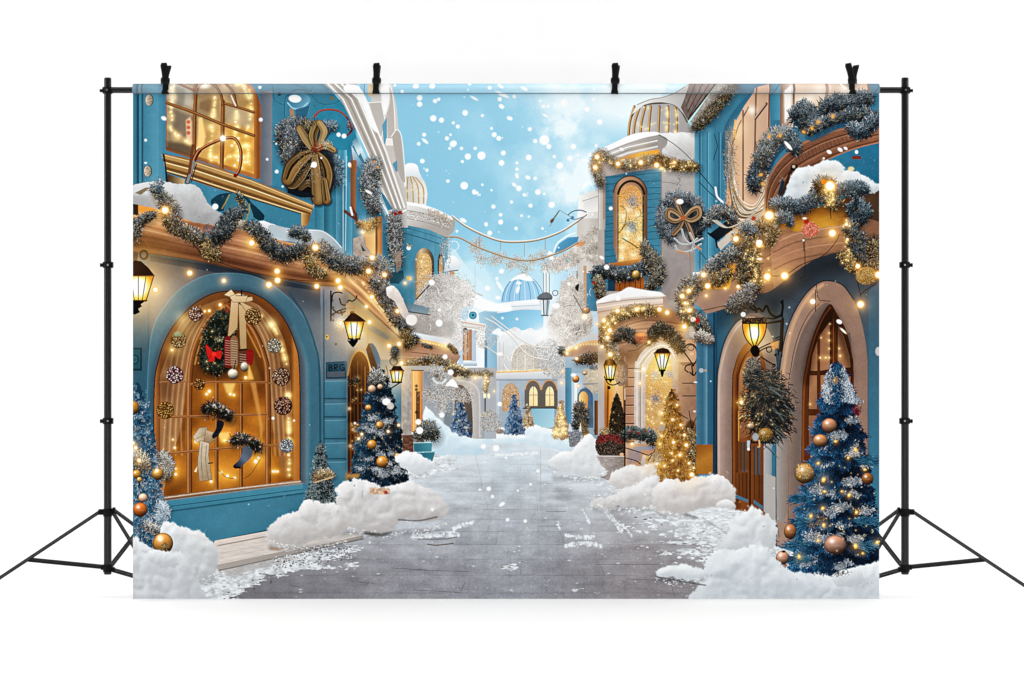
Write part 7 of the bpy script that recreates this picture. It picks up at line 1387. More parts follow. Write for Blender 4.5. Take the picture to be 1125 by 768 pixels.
# ---------------------------------------------------------------- foreground trees, drifts, falling snow
def paint_front():
    # pale kerb stone left
    k = part('kerb_stone_print', 'cream stone kerb step under the arched shop window')
    poly([(236, 594), (296, 583), (400, 586), (399, 591), (316, 610), (240, 622), (232, 606)], tx(lg(236, 600, '#ddd3cb', 400, 588, '#c9c5c0'), .04, 8, 1.5, seed=100), pid=k)
    line([(238, 600), (296, 589)], 1, '#9d8f86', .7); line([(240, 599), (290, 589.5)], .8, '#8f8078', .6); poly([(236, 621), (314, 605), (399, 587), (399, 591.5), (316, 610), (240, 627)], lg(236, 0, '#b3aaa4', 399, 0, '#a39c96')); line([(240, 627), (316, 610.5), (399, 592)], 1.2, '#4b4642', .7, soft=1); line([(314, 606), (399, 587.6)], .9, '#efeae6', .7)
    for y in (602, 607, 612): line([(242, y + 6), (290, y - 3)], .7, '#b5aaa2', .5)
    poly([(244, 626), (320, 610), (330, 613), (250, 634)], '#b0aaa6', .6, soft=1.5)
    n = 420; xx = 300 + rng.random(n) * 90; yy = 612 + rng.random(n) * 14 - (xx - 300) * .14
    for x, y in zip(xx, yy): spot(x, y, rng.uniform(.3, 1.1), ['#eef1f3', '#4b4a50', '#c9cdd2'][rng.integers(3)], .9, .4, rng.uniform(.3, .7))
    # dark blue tree beyond the pilaster
    navy = ['#08131f', '#0e2335', '#17394f', '#28566f', '#4d7d94']; fr = ['#d7dee3', '#a9b8c4', '#f4f6f7', '#8ea0ae', '#c2ccd4']
    t1 = part('christmas_tree_print', 'dark blue tree with gold baubles beside the recessed doorway')
    xtree(417, 404, 534, 31, navy, ['#8496a4', '#62798a', '#aebac3', '#4f697c'], 41, 7, 1.5, .16, (3.5, 7.5), t1, lean=-1, lw=2, pw=.62)
    for _ in range(22):
        v = rng.random() ** .6; y = 424 + 100 * v; x = 416 + rng.uniform(-1, 1) * (6 + 20 * v); q = rng.normal(0, 1, (60, 2)) * [3, 1.5] + [x, y]; c = pick(['#d7dee3', '#a9b8c4', '#f4f6f7', '#7f94a4'], 60); needles(q, rng.uniform(.2, 2.9, 60), rng.uniform(1.2, 3, 60), c * .65, c, 1)
    b = part('bauble', None, t1)
    garland([(408, 420), (413, 410), (420, 418)], [3, 6, 4], 420, ['#3a342e', '#6a6258', '#9a9288', '#c8c2ba', '#eceae6', '#ffffff'], (1.4, 4), .06, core=.5)
    for x, y, r in [(408.5, 427.5, 4.6), (404.5, 448, 3.6), (417, 467, 4.4), (408.5, 488.5, 5.4), (420, 507.5, 6.8), (436.5, 501, 3.4), (417.5, 425, 3.2), (393, 467, 1.7)]: bauble(x, y, r, '#c08438' if y > 440 else '#c4a184', pid=b)
    spot(424.5, 441.5, 4.6, '#ffffff', 1, 1, 3.8); spot(429, 446, 4, '#d8d2cc', .9, 1.2)
    for x, y in [(426.5, 474), (397.5, 477), (394, 482), (438, 467)]: bulb(x, y, 1.5, .8)
    tinylights([(417 + rng.normal(0, 12), 430 + rng.random() * 90) for _ in range(26)], .6, .4)
    poly([(382, 528), (404, 524), (402, 536), (382, 538)], '#0f3346', .8, soft=2); poly([(384, 521), (396, 520), (394, 525), (384, 526)], '#f0a040', .7, soft=1.5)
    # little frosted tree
    t2 = part('christmas_tree_print', 'small frosted dark tree against the teal pilaster')
    xtree(352.5, 484, 552, 16, ['#0d1a20', '#173038', '#274a52', '#44686c', '#789694'], ['#dfe6e4', '#ffffff', '#9db2b4', '#b9c4c0'], 42, 7, 2.6, .48, (2, 4.4), t2, lw=1, pw=.8)
    garland([(348, 524), (356, 520), (364, 522)], [4, 5, 4], 420, ['#6a4a26', '#8c683c', '#b08e5c', '#d2b88a', '#ecdcb8', '#fff6e0'], (1.2, 3), .3, core=.6); line(cr([(346, 530), (356, 527), (366, 524)]), 1.6, '#d9c09a', .8)
    # left edge tree
    t3 = part('christmas_tree_print', 'tall blue tree with bronze baubles cut by the left edge')
    xtree(150, 420, 608, 33, ['#1d4560', '#316888', '#4f8bab', '#7aacc6', '#a9cbdc'], ['#c9d6de', '#9fb5c2', '#e6ecf0', '#b5a27c'], 43, 8, 1.15, .34, (4, 8), t3, lw=2, pw=.6)
    garland([(146, 500), (154, 505), (158, 512)], [6, 8, 6], 500, ['#4d4436', '#857a66', '#b0a690', '#d4ccb8', '#efeadd', '#ffffff'], (1.4, 4), .3)
    garland([(178, 500), (184, 508), (182, 520)], [4, 6, 5], 420, ['#5d5a52', '#928e84', '#b9b5aa', '#d8d4cb', '#efece6', '#ffffff'], (1.4, 3.6), .25, core=.5)
    garland([(176, 556), (180, 560), (176, 572)], [5, 7, 5], 420, ['#5f87a4', '#8fb0c6', '#b3cad8', '#d3e0e8', '#ecf2f5', '#ffffff'], (1.6, 5), .02, core=.4)
    garland([(160, 576), (166, 580), (172, 582)], [4, 5, 4], 300, ['#2c2c2c', '#6b6f72', '#a2a8ab', '#cfd4d6', '#ffffff', '#ffffff'], (1.2, 4), .2, core=.3)
    b3 = part('bauble', None, t3)
    for x, y, r, c in [(145, 448, 8, '#b0802e'), (150, 521, 5, '#b88430'), (173, 521, 6.4, '#9d7236'), (154, 560, 8, '#b9692c'), (153, 527, 3, '#c99a48'), (157, 547, 5, '#d8b090')]: bauble(x, y, r, c, pid=b3)
    for x, y in [(153, 506), (172.5, 517), (146, 487), (149, 492)]: bulb(x, y, 2, .9)
    bauble(179, 597.5, 11.4, '#c08a44', 11.8, pid=part('bauble', 'large gold bauble resting on the snow', t3)); sprays(inpoly(ell(181, 600, 5, 5), 80), ['#3d3a34', '#7f6a44', '#e3c48a', '#59503e'], (.8, 2.4)); spot(176, 592, 3.4, '#fff2d6', .8, 2.2)
    # right foreground tree
    t4 = part('christmas_tree_print', 'large blue snow-tipped tree with bronze baubles at the right edge')
    nv = ['#061526', '#0b2a4a', '#164a73', '#2a73a2', '#5a9cc2']
    xtree(921, 398, 636, 54, nv, ['#5d7c94', '#7f97a8', '#a9b8c4'], 44, 8, .55, .10, (5, 10), t4, lean=-1, lw=2, pw=.72)
    # brush-like boughs in tiers, dark gaps between them, frost on some tips
    for y0 in np.arange(612, 424, -15.5):
        v = (y0 - 398) / 238; hw = 54 * (.05 + .95 * v ** .72)
        for sd in (rng.permutation([-1, -.72, -.45, -.2, .05, .3, .55, .8, 1]) if v > .3 else (-.8, -.3, .3, .8)):
            x0 = 920 + sd * hw * .45; y1 = y0 + rng.normal(0, 3.5) + 3 * abs(sd); L = (9 + 15 * v) * rng.uniform(.8, 1.2); a0 = math.pi / 2 - sd * 1.15 + rng.normal(0, .12)
            n = 210; t = rng.random(n); px = x0 + math.cos(a0) * L * t * 1.25 + rng.normal(0, 1.2, n); py = y1 + math.sin(a0) * L * t * .5 - 4 * (1 - t) + rng.normal(0, 1.2, n)
            br = np.clip(.30 - .20 * sd + .34 * t - .25 * rng.random(n) + rng.normal(0, .1, n), 0, .999); NC = np.array([hx(c) for c in nv]); c = NC[(br * 5).astype(int)]
            o = np.argsort(t); needles(np.stack([px, py], 1)[o], (a0 + rng.normal(0, .6, n))[o], rng.uniform(2.5, 6, n)[o], c[o] * .6, c[o] * 1.05, 2)
            if rng.random() < .22:
                m = 110; q = rng.normal(0, 1, (m, 2)) * [3.6, 1.8] + [x0 + math.cos(a0) * L * 1.1, y1 + math.sin(a0) * L * .45 - 2]; c = pick(['#aebbc7', '#7f93a5', '#dfe5ea', '#5f7a90', '#93a4b2'], m); needles(q, a0 + rng.normal(0, .9, m), rng.uniform(1.5, 4, m), c * .6, c, 2)
    cap = cr([(904, 436), (906, 416), (912, 402), (919, 397), (926, 402), (934, 420), (940, 442), (930, 440), (918, 444)], 5, True)
    p = inpoly(cap, 1500); dx = np.clip(np.abs(p[:, 0] - 919) / 14 + rng.normal(0, .22, len(p)), 0, 1); cc = np.where(dx[:, None] > .48, pick(['#c3ced8', '#93a9bb', '#6d8aa2', '#e9eef2'], len(p)), pick(['#0f3356', '#1f5c8c', '#2f7bab', '#0a2038'], len(p)))
    needles(p, rng.uniform(.4, 2.7, len(p)), rng.uniform(1.2, 3.2, len(p)), cc * .8, cc, 2)
    for C, a in [((890, 590), 0), ((950, 540), 0)]: pass
    for x, y, rx, ry in [(926, 556, 8, 4), (894, 588, 8, 4), (940, 592, 8, 4), (892, 614, 7, 3), (936, 528, 8, 3.4), (938, 498, 7, 3.4), (918, 478, 7, 3.4), (936, 462, 6, 3.4)]:
        q = rng.normal(0, .5, (150, 2)) * [rx, ry] + [x, y]; c = pick(['#98a8b5', '#6d8296', '#d3dbe1', '#8a8474', '#4d667e'], 150); needles(q, rng.uniform(0, 6.3, 150), rng.uniform(1, 3, 150), c * .75, c, 2)
    for x, y, rx in [(880, 548, 9), (882, 574, 11), (878, 598, 14), (880, 614, 16), (950, 572, 14), (952, 506, 10), (950, 598, 10)]:
        q = rng.normal(0, .5, (260, 2)) * [rx, 3.4] + [x, y]; c = pick(['#1b5a80', '#2c7ba3', '#123f62', '#4a97b8'], 260); needles(q, np.where(x < 915, math.pi, 0) + rng.normal(0, .35, 260), rng.uniform(3, 8, 260), c * .7, c, 2)
    b4 = part('bauble', None, t4)
    for x, y, r, c, ry in [(911, 467.5, 8.6, '#a8795a', 8), (901, 484, 8.2, '#b07f52', 7), (884, 520, 11, '#b08846', 11.2), (868, 584, 6.8, '#a06c42', 8.8), (859.5, 613, 7, '#b98c74', 8), (953, 526, 6.6, '#8a5a30', 6.6), (917.5, 598.5, 12.4, '#a9806c', 10.6)]: bauble(x, y, r, c, ry, pid=b4)
    sprays(inpoly(ell(884, 518, 9, 8), 160), ['#e8d8a8', '#a8854a', '#f6efd6', '#6a4c22'], (.6, 1.8)); spot(861, 606, 2, '#23201e', 1, .7, 1.2); poly([(859, 620), (865, 620), (862, 627)], '#8c6450')
    sprays(inpoly(ell(942, 450, 5.4, 6), 150), ['#6a1a26', '#8f2634', '#4a0f18', '#b0505a'], (.8, 2.2))
    am = part('light_bulb', None, t4)
    for x, y, r in [(940, 494, 2.4), (918, 485, 2), (905, 527, 3), (899, 509, 2), (932, 503, 1.8), (904, 558.5, 2.4), (933, 544, 2.6), (891, 567, 2.4), (905, 577, 2.6), (941, 563, 2.4), (899, 594, 1.8), (940, 600, 3.2), (878, 611.5, 2.6), (964, 596, 2.6), (948, 608, 1.6), (906, 540, 2), (917, 418, 1.4), (925, 540, 1.5), (950, 516, 1.8)]:
        glow(x, y, r * 2.4, '#ff9a2a', .5); spot(x, y, r, '#ffb938', 1, 1, r * .7, rng.uniform(0, 3)); spot(x - .3, y - .3, r * .5, '#fff0a8', 1, .8); mark(am, *smask([(x - .1, y), (x, y)], r * 2))
    tinylights([(920 + rng.normal(0, 22), 500 + rng.random() * 110) for _ in range(50)], .7, .6, '#ff9a2a')
    for x, y in [(917, 417), (893, 578), (902, 570)]: sprays(rng.normal(0, 2.6, (40, 2)) + [x, y], ['#c98a3a', '#e8b865', '#7a4f1c'], (.8, 2.4))
    # ---- drifts
    d = 'snow_drift_print'
    mound([(434, 505), (442, 497), (452, 496), (462, 500), (474, 506), (476, 514), (460, 520), (444, 516)], part(d, 'small snow drift beyond the dark blue tree'), '#c4cbd0', '#fbfdfe', 110, 7, 1.4)
    mound([(368, 540), (380, 528), (396, 526), (410, 530), (420, 536), (436, 532), (450, 528), (466, 536), (480, 542), (491, 556), (490, 568), (470, 572), (446, 570), (430, 582), (410, 586), (390, 582), (376, 570)], part(d, 'wide snow drift at the foot of the dark blue tree'), '#a9a5a4', '#f3f3f3', 111, 14, 2, foot=True)
    poly([(406, 536), (428, 536), (428, 543), (406, 543)], tx('#c9a484', .3, 2, seed=111), .8, soft=1); spot(424, 541, 2, '#a8332a', .8, 1)
    poly(cr([(400, 584), (420, 586), (432, 584), (420, 589), (404, 588)], 3, True), '#3b3836', .7, soft=2); line(cr([(438, 571), (460, 572), (480, 568)]), 1.6, '#4b4845', .6, soft=1.4)
    mound([(308, 568), (316, 564), (328, 560), (332, 552), (340, 548), (356, 553), (370, 553), (382, 560), (383, 578), (370, 588), (346, 594), (322, 600), (306, 602), (294, 594), (292, 582), (300, 574)], part(d, 'snow drift before the small frosted tree'), '#aba6a4', '#f1f1f1', 112, 12, 2, foot=True)
    poly([(296, 601), (312, 602), (306, 605), (296, 604)], '#a37f62', .6, soft=1.5)
    mound([(178, 574), (190, 574), (204, 580), (220, 584), (232, 594), (240, 606), (238, 622), (236, 634), (220, 640), (196, 640), (186, 620), (176, 600)], part(d, 'snow heap behind the gold bauble on the left'), '#a8abae', '#eff1f2', 113, 14, 2.2, foot=True)
    mound([(140, 594), (152, 592), (164, 600), (178, 606), (188, 610), (198, 606), (206, 616), (214, 630), (220, 646), (222, 664), (140, 664)], part(d, 'big snow drift in the lower left corner'), '#a4a8ad', '#eceff1', 114, 16, 2.2, k=1.1)
    bauble(179, 597, 11.2, '#c08a44', 11.6); sprays(inpoly(ell(181, 600, 4, 4), 60), ['#3d3a34', '#7f6a44', '#e3c48a', '#59503e'], (.8, 2.4)); spot(176, 591, 3.2, '#fff2d6', .8, 2.2)
    mound([(164, 606), (178, 604), (190, 609), (198, 620), (180, 624), (164, 616)], None, '#b1b5b9', '#eceff1', 115, 8, 1.6)
    # right drifts
    mound([(625, 498), (632, 490), (640, 482), (648, 476), (653, 482), (655, 498), (662, 512), (668, 520), (650, 526), (630, 520), (610, 514), (604, 508)], part(d, 'pointed snow heap beside the red flower planter'), '#bfc4c8', '#fdfefe', 116, 8, 1.5, foot=True)
    mound([(606, 502), (620, 496), (630, 500), (628, 508), (614, 512), (602, 509)], None, '#c9ced1', '#ffffff', 117, 6, 1.2)
    mound([(670, 523), (680, 516), (694, 511), (706, 512), (716, 508), (722, 520), (724, 540), (700, 544), (680, 536), (670, 530)], part(d, 'snow drift under the window box'), '#b9b3b0', '#f4f3f2', 118, 10, 1.8, foot=True, warm=(716, 508, 14, '#f0d0a0', .4))
    mound([(648, 552), (664, 546), (684, 538), (700, 532), (716, 522), (724, 528), (726, 548), (712, 558), (690, 556), (664, 560), (652, 558)], part(d, 'low snow slope spreading towards the paving'), '#b3b0af', '#f4f4f4', 119, 12, 2, foot=True)
    mound([(718, 538), (726, 529), (740, 526), (752, 529), (764, 523), (778, 522), (790, 522), (802, 530), (808, 540), (807, 552), (796, 558), (780, 556), (760, 562), (744, 566), (728, 564), (716, 552)], part(d, 'long snow drift under the brass post foot'), '#b0aaa7', '#f5f4f3', 120, 14, 2, foot=True, warm=(756, 522, 16, '#f0c890', .35))
    mound([(786, 554), (796, 549), (806, 552), (808, 558), (790, 560)], None, '#b9b9ba', '#f4f4f4', 121, 6, 1.2)
    poly(cr([(760, 563), (790, 558), (816, 562), (826, 566), (800, 580), (778, 574)], 4, True), tx('#dfe3e6', .10, 4, 1.5, seed=122), soft=1.5, rough=1.2); line(cr([(772, 569), (786, 578), (798, 586)]), 1.2, '#8a9096', .5, soft=1.8); line(cr([(752, 565), (766, 569)]), 1.6, '#5a5654', .5, soft=2)
    mound([(796, 588), (806, 574), (816, 564), (826, 556), (834, 560), (846, 568), (854, 582), (852, 600), (834, 612), (806, 610), (784, 604)], part(d, 'snow mound before the brown door'), '#b3b8bd', '#f1f3f4', 123, 14, 2.2, foot=True)
    mound([(776, 616), (790, 604), (810, 604), (824, 598), (838, 600), (850, 612), (862, 624), (880, 628), (900, 630), (920, 632), (940, 624), (956, 618), (970, 622), (970, 664), (770, 664), (772, 636)], part(d, 'wide snow drift in the lower right corner'), '#a9b3bb', '#f0f4f6', 124, 18, 2.6)
    mound([(916, 632), (928, 624), (944, 626), (950, 636), (940, 644), (920, 644)], None, '#b4bac0', '#e9ecee', 125, 10, 1.4)
    q = rng.normal(0, 1, (150, 2)) * [9, 2] + [912, 628]; c = pick(['#0a2038', '#123c60', '#0d2a48', '#1c4c72'], len(q)); needles(q, rng.uniform(.3, 2.8, len(q)), rng.uniform(1.5, 4.5, len(q)), c * .7, c, 1)
    mound([(720, 628), (732, 622), (750, 621), (770, 624), (778, 634), (760, 638), (740, 635), (724, 634)], part(d, 'flat snow patch on the right paving'), '#b9c1c7', '#f3f7f9', 126, 8, 1.8, foot=True)
    line(cr([(722, 634), (740, 637), (756, 640), (775, 643)]), 1.3, '#4d4d50', .7, soft=1.2)
    for x, y in [(716, 566), (700, 568), (708, 572), (730, 576), (684, 559), (760, 590), (748, 598), (775, 586), (262, 640), (276, 634), (292, 636), (308, 630), (255, 648), (282, 646), (316, 622), (300, 640)]: spot(x + rng.normal(0, 3), y + rng.normal(0, 2), rng.uniform(.8, 2.2), '#46464a', .6, .6, .7)
    # ---- falling snow
    F = [(457, 95, 3.6, 3.2), (475, 95, 3.4), (434, 94, 1.7), (442, 101, 1.8), (461, 107.5, 3.4), (461, 114.5, 3.2), (478, 111, 2.6), (482, 109, 2), (476, 130, 3.8), (485, 132, 3.1), (511, 124, 3.4), (498, 135, 1.9), (503, 139, 2.4), (466, 148, 2.4), (460, 158, 2.2), (467, 155, 4.4, 1.8, .7), (491, 152, 2.5), (495, 148, 1.6), (498, 158, 4.4, 3.8, -.6), (494, 163, 1.8), (507, 163, 2), (514, 172, 3.7), (508, 177.5, 1.9), (464, 177, 2.8), (469, 187, 2), (492, 199, 2.1), (510, 204, 4.6), (516, 92, 2.2), (538, 97, 2.4), (550, 95, 4, 2, .7), (576, 98, 4.4, 2, .5), (552, 104, 8, 2, .4), (521, 108, 5, 1.5, .5), (549, 109, 2.6), (551, 117, 3.4, 2.6, .6), (565, 106, 2.2), (560, 130, 3.6, 2.4, .3), (530, 127, 1.9), (582, 142, 2.4), (540, 141, 1.7), (543, 148, 3), (548, 152, 2.9), (620, 113, 4), (597, 117, 2.2), (602, 117, 1.6), (599, 127, 3.4, 1.4, .5), (645, 120, 3.2), (652, 109, 2), (659, 134, 3.2), (598, 154, 5.8), (588, 155, 2.6), (603, 161, 3), (630, 161, 3.3), (553, 168, 2.9), (522, 163, 2), (529, 171, 4.9), (551, 179, 3.4), (581, 173, 3.6), (609, 172, 2), (626, 174, 3), (615, 182, 4), (568, 179, 1.7), (568, 186, 2), (568, 193, 3.4, 2, 1.3), (580, 195, 3.2, 2.3, .4), (588, 196, 2.2), (590, 210, 1), (565, 203, 3.2, 2, .7), (570, 207, 3.4), (530, 203, 1.5), (643, 203, 4.4, 2, -1), (618, 197, 1.8), (540, 209, 1.4),
         (542, 227, 2.6), (550, 236, 2.2), (583, 226, 2.4), (576, 214, 2.2), (606, 225, 3.7), (591, 211, 3.4), (598, 213, 1.6), (562, 222, 1.9), (550, 244, 3), (534, 246, 2.1), (538, 256, 2.9), (567, 251, 2.2), (573, 237, 1.7), (581, 238, 1.4), (596, 251, 1.7), (509, 242, 4.2, 2.2, .5), (534, 247, 2), (524, 212, 2), (527, 214, 1.3), (521, 211, 3.2, 2.7, 1.4), (502, 254, 1.6), (551, 298, 3), (536, 317, 2.8), (549, 314, 7, 1.8, 1.0), (546, 306, 1.8), (547, 327, 3, 2.2), (569, 318, 5, 2, -1.3), (570, 311, 3, 2), (535, 316, 2.6), (482.5, 355, 4.3), (474.5, 310.5, 3.3), (482.5, 340.5, 2), (489, 392, 3), (495, 409, 3.6), (485.5, 456, 3.2), (549, 444, 2.8), (545, 492.5, 3.8), (531, 490.5, 3), (568, 350.5, 1.6), (552, 349.5, 1.5),
         (537, 537, 2.7), (541, 545.5, 2.1), (551.5, 554, 3.8, 2.1, -.6), (557.5, 571, 2.2), (577, 572.5, 2.1), (583, 532, 1.7), (591, 517.5, 2), (569, 539, 1.3), (527, 538, 1.9, 1.2), (475, 560, 1.8), (556, 503, 1.4),
         (180, 130, 3.4, 2.4, .5), (160, 154, 1.7), (160, 179, 1.7, 1.2), (286, 96.5, 2), (286.5, 131.5, 2.4), (293.5, 175, 1.6), (304, 188.5, 2.3), (303.5, 158, 1.2), (389, 97.5, 7, 3.8, 0), (236.5, 227, 3.7), (310.5, 205, 1.3), (345, 181, 3.3), (671, 229, 2.4), (743, 153, 0), (625, 312, 2), (666.5, 293.5, 3.2), (661, 283, 3, 1.8, .6), (679, 328, 2.2), (707, 405.5, 2.4), (666, 152, 0), (683, 164, 2.6, 1.6, .5), (300, 420, 0), (386, 300, 0), (390, 465, 1.6), (389, 340, 0), (300, 459.5, 1.8), (846, 345, 0), (763, 452, 1.6, 1, 0), (735, 394, 0), (764, 420, 2, 1, 0), (648, 170, 2.2), (641, 176, 2.4, 1.4), (655, 160, 1.8)]
    for f in F:
        if f[2]: flake(f[0], f[1], f[2] * .92, (f[3] if len(f) > 3 else f[2]) * .92, f[4] if len(f) > 4 else 0)
    n = 420
    xs = rng.uniform(146, 966, n); ys = rng.uniform(92, 560, n)
    for x, y in zip(xs, ys):
        sky = 432 < x < 660 and y < 300
        if not sky and rng.random() < .78: continue
        flake(x, y, (.35 + 1.0 * rng.random() ** 3), a=rng.uniform(.5, .95))
def finish():
    global img
    l = img.mean(-1, keepdims=True); d = np.clip((img[..., 2:] - img[..., :1]) * 2.2, 0, 1) * np.clip((.80 - l) * 5, 0, 1)
    img = img * (1 - .07 * d); img = img + (l * .95 - img) * .16 * d
    img = np.clip(img, 0, 1) ** (1 + .22 * np.clip(1.05 - l, 0, 1))
    img *= 1 + (.022 * fbm(1.4, 301, 2) + .026 * fbm(7, 302, 4))[..., None] * np.clip((.74 - l) * 4, 0, 1)
    b = blur(img, 2)
    img = np.clip(img + .5 * (img - b), 0, 1)
    b = blur(img, 18); img = np.clip(img + .12 * (img - b), 0, 1)
    img = np.clip(img + .012 * rng.standard_normal((H, W, 1)).astype(np.float32), 0, 1)
# ================================================================ scene
for f in (paint_back, paint_mid, paint_left, paint_right, paint_front): f()
finish()

sc = bpy.context.scene
COL = sc.collection
K = 0.0025                      # metres per photo pixel at the cloth
DIST = 6.0                      # camera to cloth
CYP = -0.02                     # cloth plane
LIGHT = 1.0

def wx(x): return (x - 562.5) * K
def wz(y): return (660.0 - y) * K

def material(name, base, rough=.5, metal=0.0, spec=.5, noise=None, bump=None):
    m = bpy.data.materials.new(name); m.use_nodes = True
    nt = m.node_tree; b = nt.nodes['Principled BSDF']
    b.inputs['Base Color'].default_value = (*base, 1); b.inputs['Roughness'].default_value = rough
    b.inputs['Metallic'].default_value = metal; b.inputs['Specular IOR Level'].default_value = spec
    if noise:
        tc = nt.nodes.new('ShaderNodeTexCoord'); n = nt.nodes.new('ShaderNodeTexNoise'); n.inputs['Scale'].default_value = noise[0]
        r = nt.nodes.new('ShaderNodeValToRGB'); r.color_ramp.elements[0].color = (*[c * (1 - noise[1]) for c in base], 1); r.color_ramp.elements[1].color = (*[min(1, c * (1 + noise[1])) for c in base], 1)
        nt.links.new(tc.outputs['Object'], n.inputs['Vector']); nt.links.new(n.outputs['Fac'], r.inputs['Fac']); nt.links.new(r.outputs['Color'], b.inputs['Base Color'])
    if bump:
        tc = nt.nodes.new('ShaderNodeTexCoord'); n = nt.nodes.new('ShaderNodeTexNoise'); n.inputs['Scale'].default_value = bump[0]
        bp = nt.nodes.new('ShaderNodeBump'); bp.inputs['Strength'].default_value = bump[1]; bp.inputs['Distance'].default_value = .001
        nt.links.new(tc.outputs['Object'], n.inputs['Vector']); nt.links.new(n.outputs['Fac'], bp.inputs['Height']); nt.links.new(bp.outputs['Normal'], b.inputs['Normal'])
    return m

M_METAL = material('black_painted_metal', (.0015, .0015, .0017), .27, 0, .36, noise=(60, .25))
M_PLASTIC = material('black_plastic', (.0015, .0015, .0018), .5, 0, .12, noise=(90, .3), bump=(300, .15))
M_WEB_GLINT = material('leg_web_glint_grey', (.075, .075, .078), .4, .3, .4, noise=(80, .2))  # paler grey painted in for the highlight down the legs and braces
M_SCREW = material('steel_screw', (.30, .30, .31), .35, .9, .5, noise=(200, .2))
M_PAPER = material('white_paper', (.965, .965, .965), .9, 0, .1, noise=(3, .004))
M_CLOTH = material('white_cloth', (.80, .80, .79), .9, 0, .1, bump=(900, .2))

# ---- print material: the dye picture as an image made in memory
im = bpy.data.images.new('street_print', W, H, alpha=False, float_buffer=False)
buf = np.ones((H, W, 4), np.float32); buf[..., :3] = img[::-1]
im.pixels.foreach_set(buf.ravel()); im.update(); im.pack()
del buf
def print_material(name, white=0.0):
    m = bpy.data.materials.new(name); m.use_nodes = True
    nt = m.node_tree; b = nt.nodes['Principled BSDF']
    t = nt.nodes.new('ShaderNodeTexImage'); t.image = im; t.extension = 'EXTEND'
    b.inputs['Roughness'].default_value = .85; b.inputs['Specular IOR Level'].default_value = 0.05
    mx = nt.nodes.new('ShaderNodeMix'); mx.data_type = 'RGBA'; mx.inputs['Factor'].default_value = white; mx.inputs['B'].default_value = (.95, .95, .95, 1)
    for k in mx.inputs:
        if k.name == 'B' and k.type == 'RGBA': k.default_value = (.95, .95, .95, 1)
    ia = [k for k in mx.inputs if k.name == 'A' and k.type == 'RGBA'][0]; oc = [k for k in mx.outputs if k.type == 'RGBA'][0]
    nt.links.new(t.outputs['Color'], ia); nt.links.new(oc, b.inputs['Base Color'])
    return m
M_PRINT = print_material('printed_cloth', INK_WHITE)
M_POCKET = print_material('printed_cloth_double', POCKET_WHITE)

def link(o, parent=None):
    COL.objects.link(o)
    if parent is not None: o.parent = parent
    return o

def mesh(name, verts, faces, mat, parent=None, uv=None, smooth=False):
    me = bpy.data.meshes.new(name); me.from_pydata(verts, [], faces); me.materials.append(mat)
    if uv is not None:
        l = me.uv_layers.new(name='UVMap'); l.data.foreach_set('uv', np.asarray(uv, np.float32).ravel())
    if smooth: me.polygons.foreach_set('use_smooth', [True] * len(me.polygons))
    me.update()
    return link(bpy.data.objects.new(name, me), parent)

def bm_obj(name, bm, mat, parent=None, smooth=True, bevel=0):
    me = bpy.data.meshes.new(name); bm.normal_update(); bm.to_mesh(me); bm.free(); me.materials.append(mat)
    if smooth: me.polygons.foreach_set('use_smooth', [True] * len(me.polygons))
    o = link(bpy.data.objects.new(name, me), parent)
    if smooth: me.set_sharp_from_angle(angle=math.radians(35))
    return o

def tag(o, label, cat=None, group=None):
    o['label'] = label
    if cat: o['category'] = cat
    if group: o['group'] = group
    return o

def tube(bm, a, b, r, r2=None, seg=20):
    a, b = Vector(a), Vector(b); d = b - a
    q = Vector((0, 0, 1)).rotation_difference(d.normalized()).to_matrix().to_4x4()
    bmesh.ops.create_cone(bm, cap_ends=True, segments=seg, radius1=r, radius2=r if r2 is None else r2, depth=d.length, matrix=Matrix.Translation((a + b) / 2) @ q)

def box(bm, c, s, rot=None, bev=0.0):
    m = Matrix.Translation(c) @ (rot.to_4x4() if rot else Matrix.Identity(4)) @ Matrix.Diagonal((*s, 1))
    r = bmesh.ops.create_cube(bm, size=1, matrix=m)
    if bev: bmesh.ops.bevel(bm, geom=list({e for v in r['verts'] for e in v.link_edges}), offset=bev, segments=2, affect='EDGES')

def bar(bm, a, b, w, t, up=Vector((0, 1, 0)), bev=.0008):
    """flat bar from a to b, w wide in the plane facing the viewer, t thick"""
    a, b = Vector(a), Vector(b); d = (b - a); L = d.length; z = d / L; y = (up - z * up.dot(z)).normalized(); x = y.cross(z)
    box(bm, (a + b) / 2, (w, t, L), Matrix((x, y, z)).transposed(), bev)

# ---------------------------------------------------------------- white paper floor and wall
fl_v, fl_f = [], []
prof = [(-16.0, 0.0), (-2.0, 0.0), (.50, 0.0)] + [(.50 + .30 * math.sin(a), .30 - .30 * math.cos(a)) for a in np.linspace(.12, math.pi / 2, 12)]
for (y, z) in prof: fl_v += [(-14, y, z), (14, y, z)]
for i in range(len(prof) - 1): fl_f.append((2*i, 2*i+1, 2*i+3, 2*i+2))
o = mesh('floor', fl_v, fl_f, M_PAPER, smooth=True); o['kind'] = 'structure'; o['label'] = 'seamless white paper floor'
o = mesh('wall', [(-14, .80, .30), (14, .80, .30), (14, .80, 8), (-14, .80, 8)], [(0, 1, 2, 3)], M_PAPER); o['kind'] = 'structure'; o['label'] = 'plain white studio wall'

# ---------------------------------------------------------------- the printed cloth
cloth = link(bpy.data.objects.new('printed_backdrop_cloth', None)); cloth.location = (0, CYP, .006); cloth.empty_display_size = .1
tag(cloth, 'flat cloth printed with a snowy blue Christmas street, hung from the black crossbar', 'photo backdrop'); cloth['kind'] = 'thing'
def P3(x, y, d=0.0): return (wx(x), d, wz(y) - .006)

GW, GH = PX1 - PX0, PY1 - PY0
g = ids[1::S, 1::S][:GH, :GW].copy()
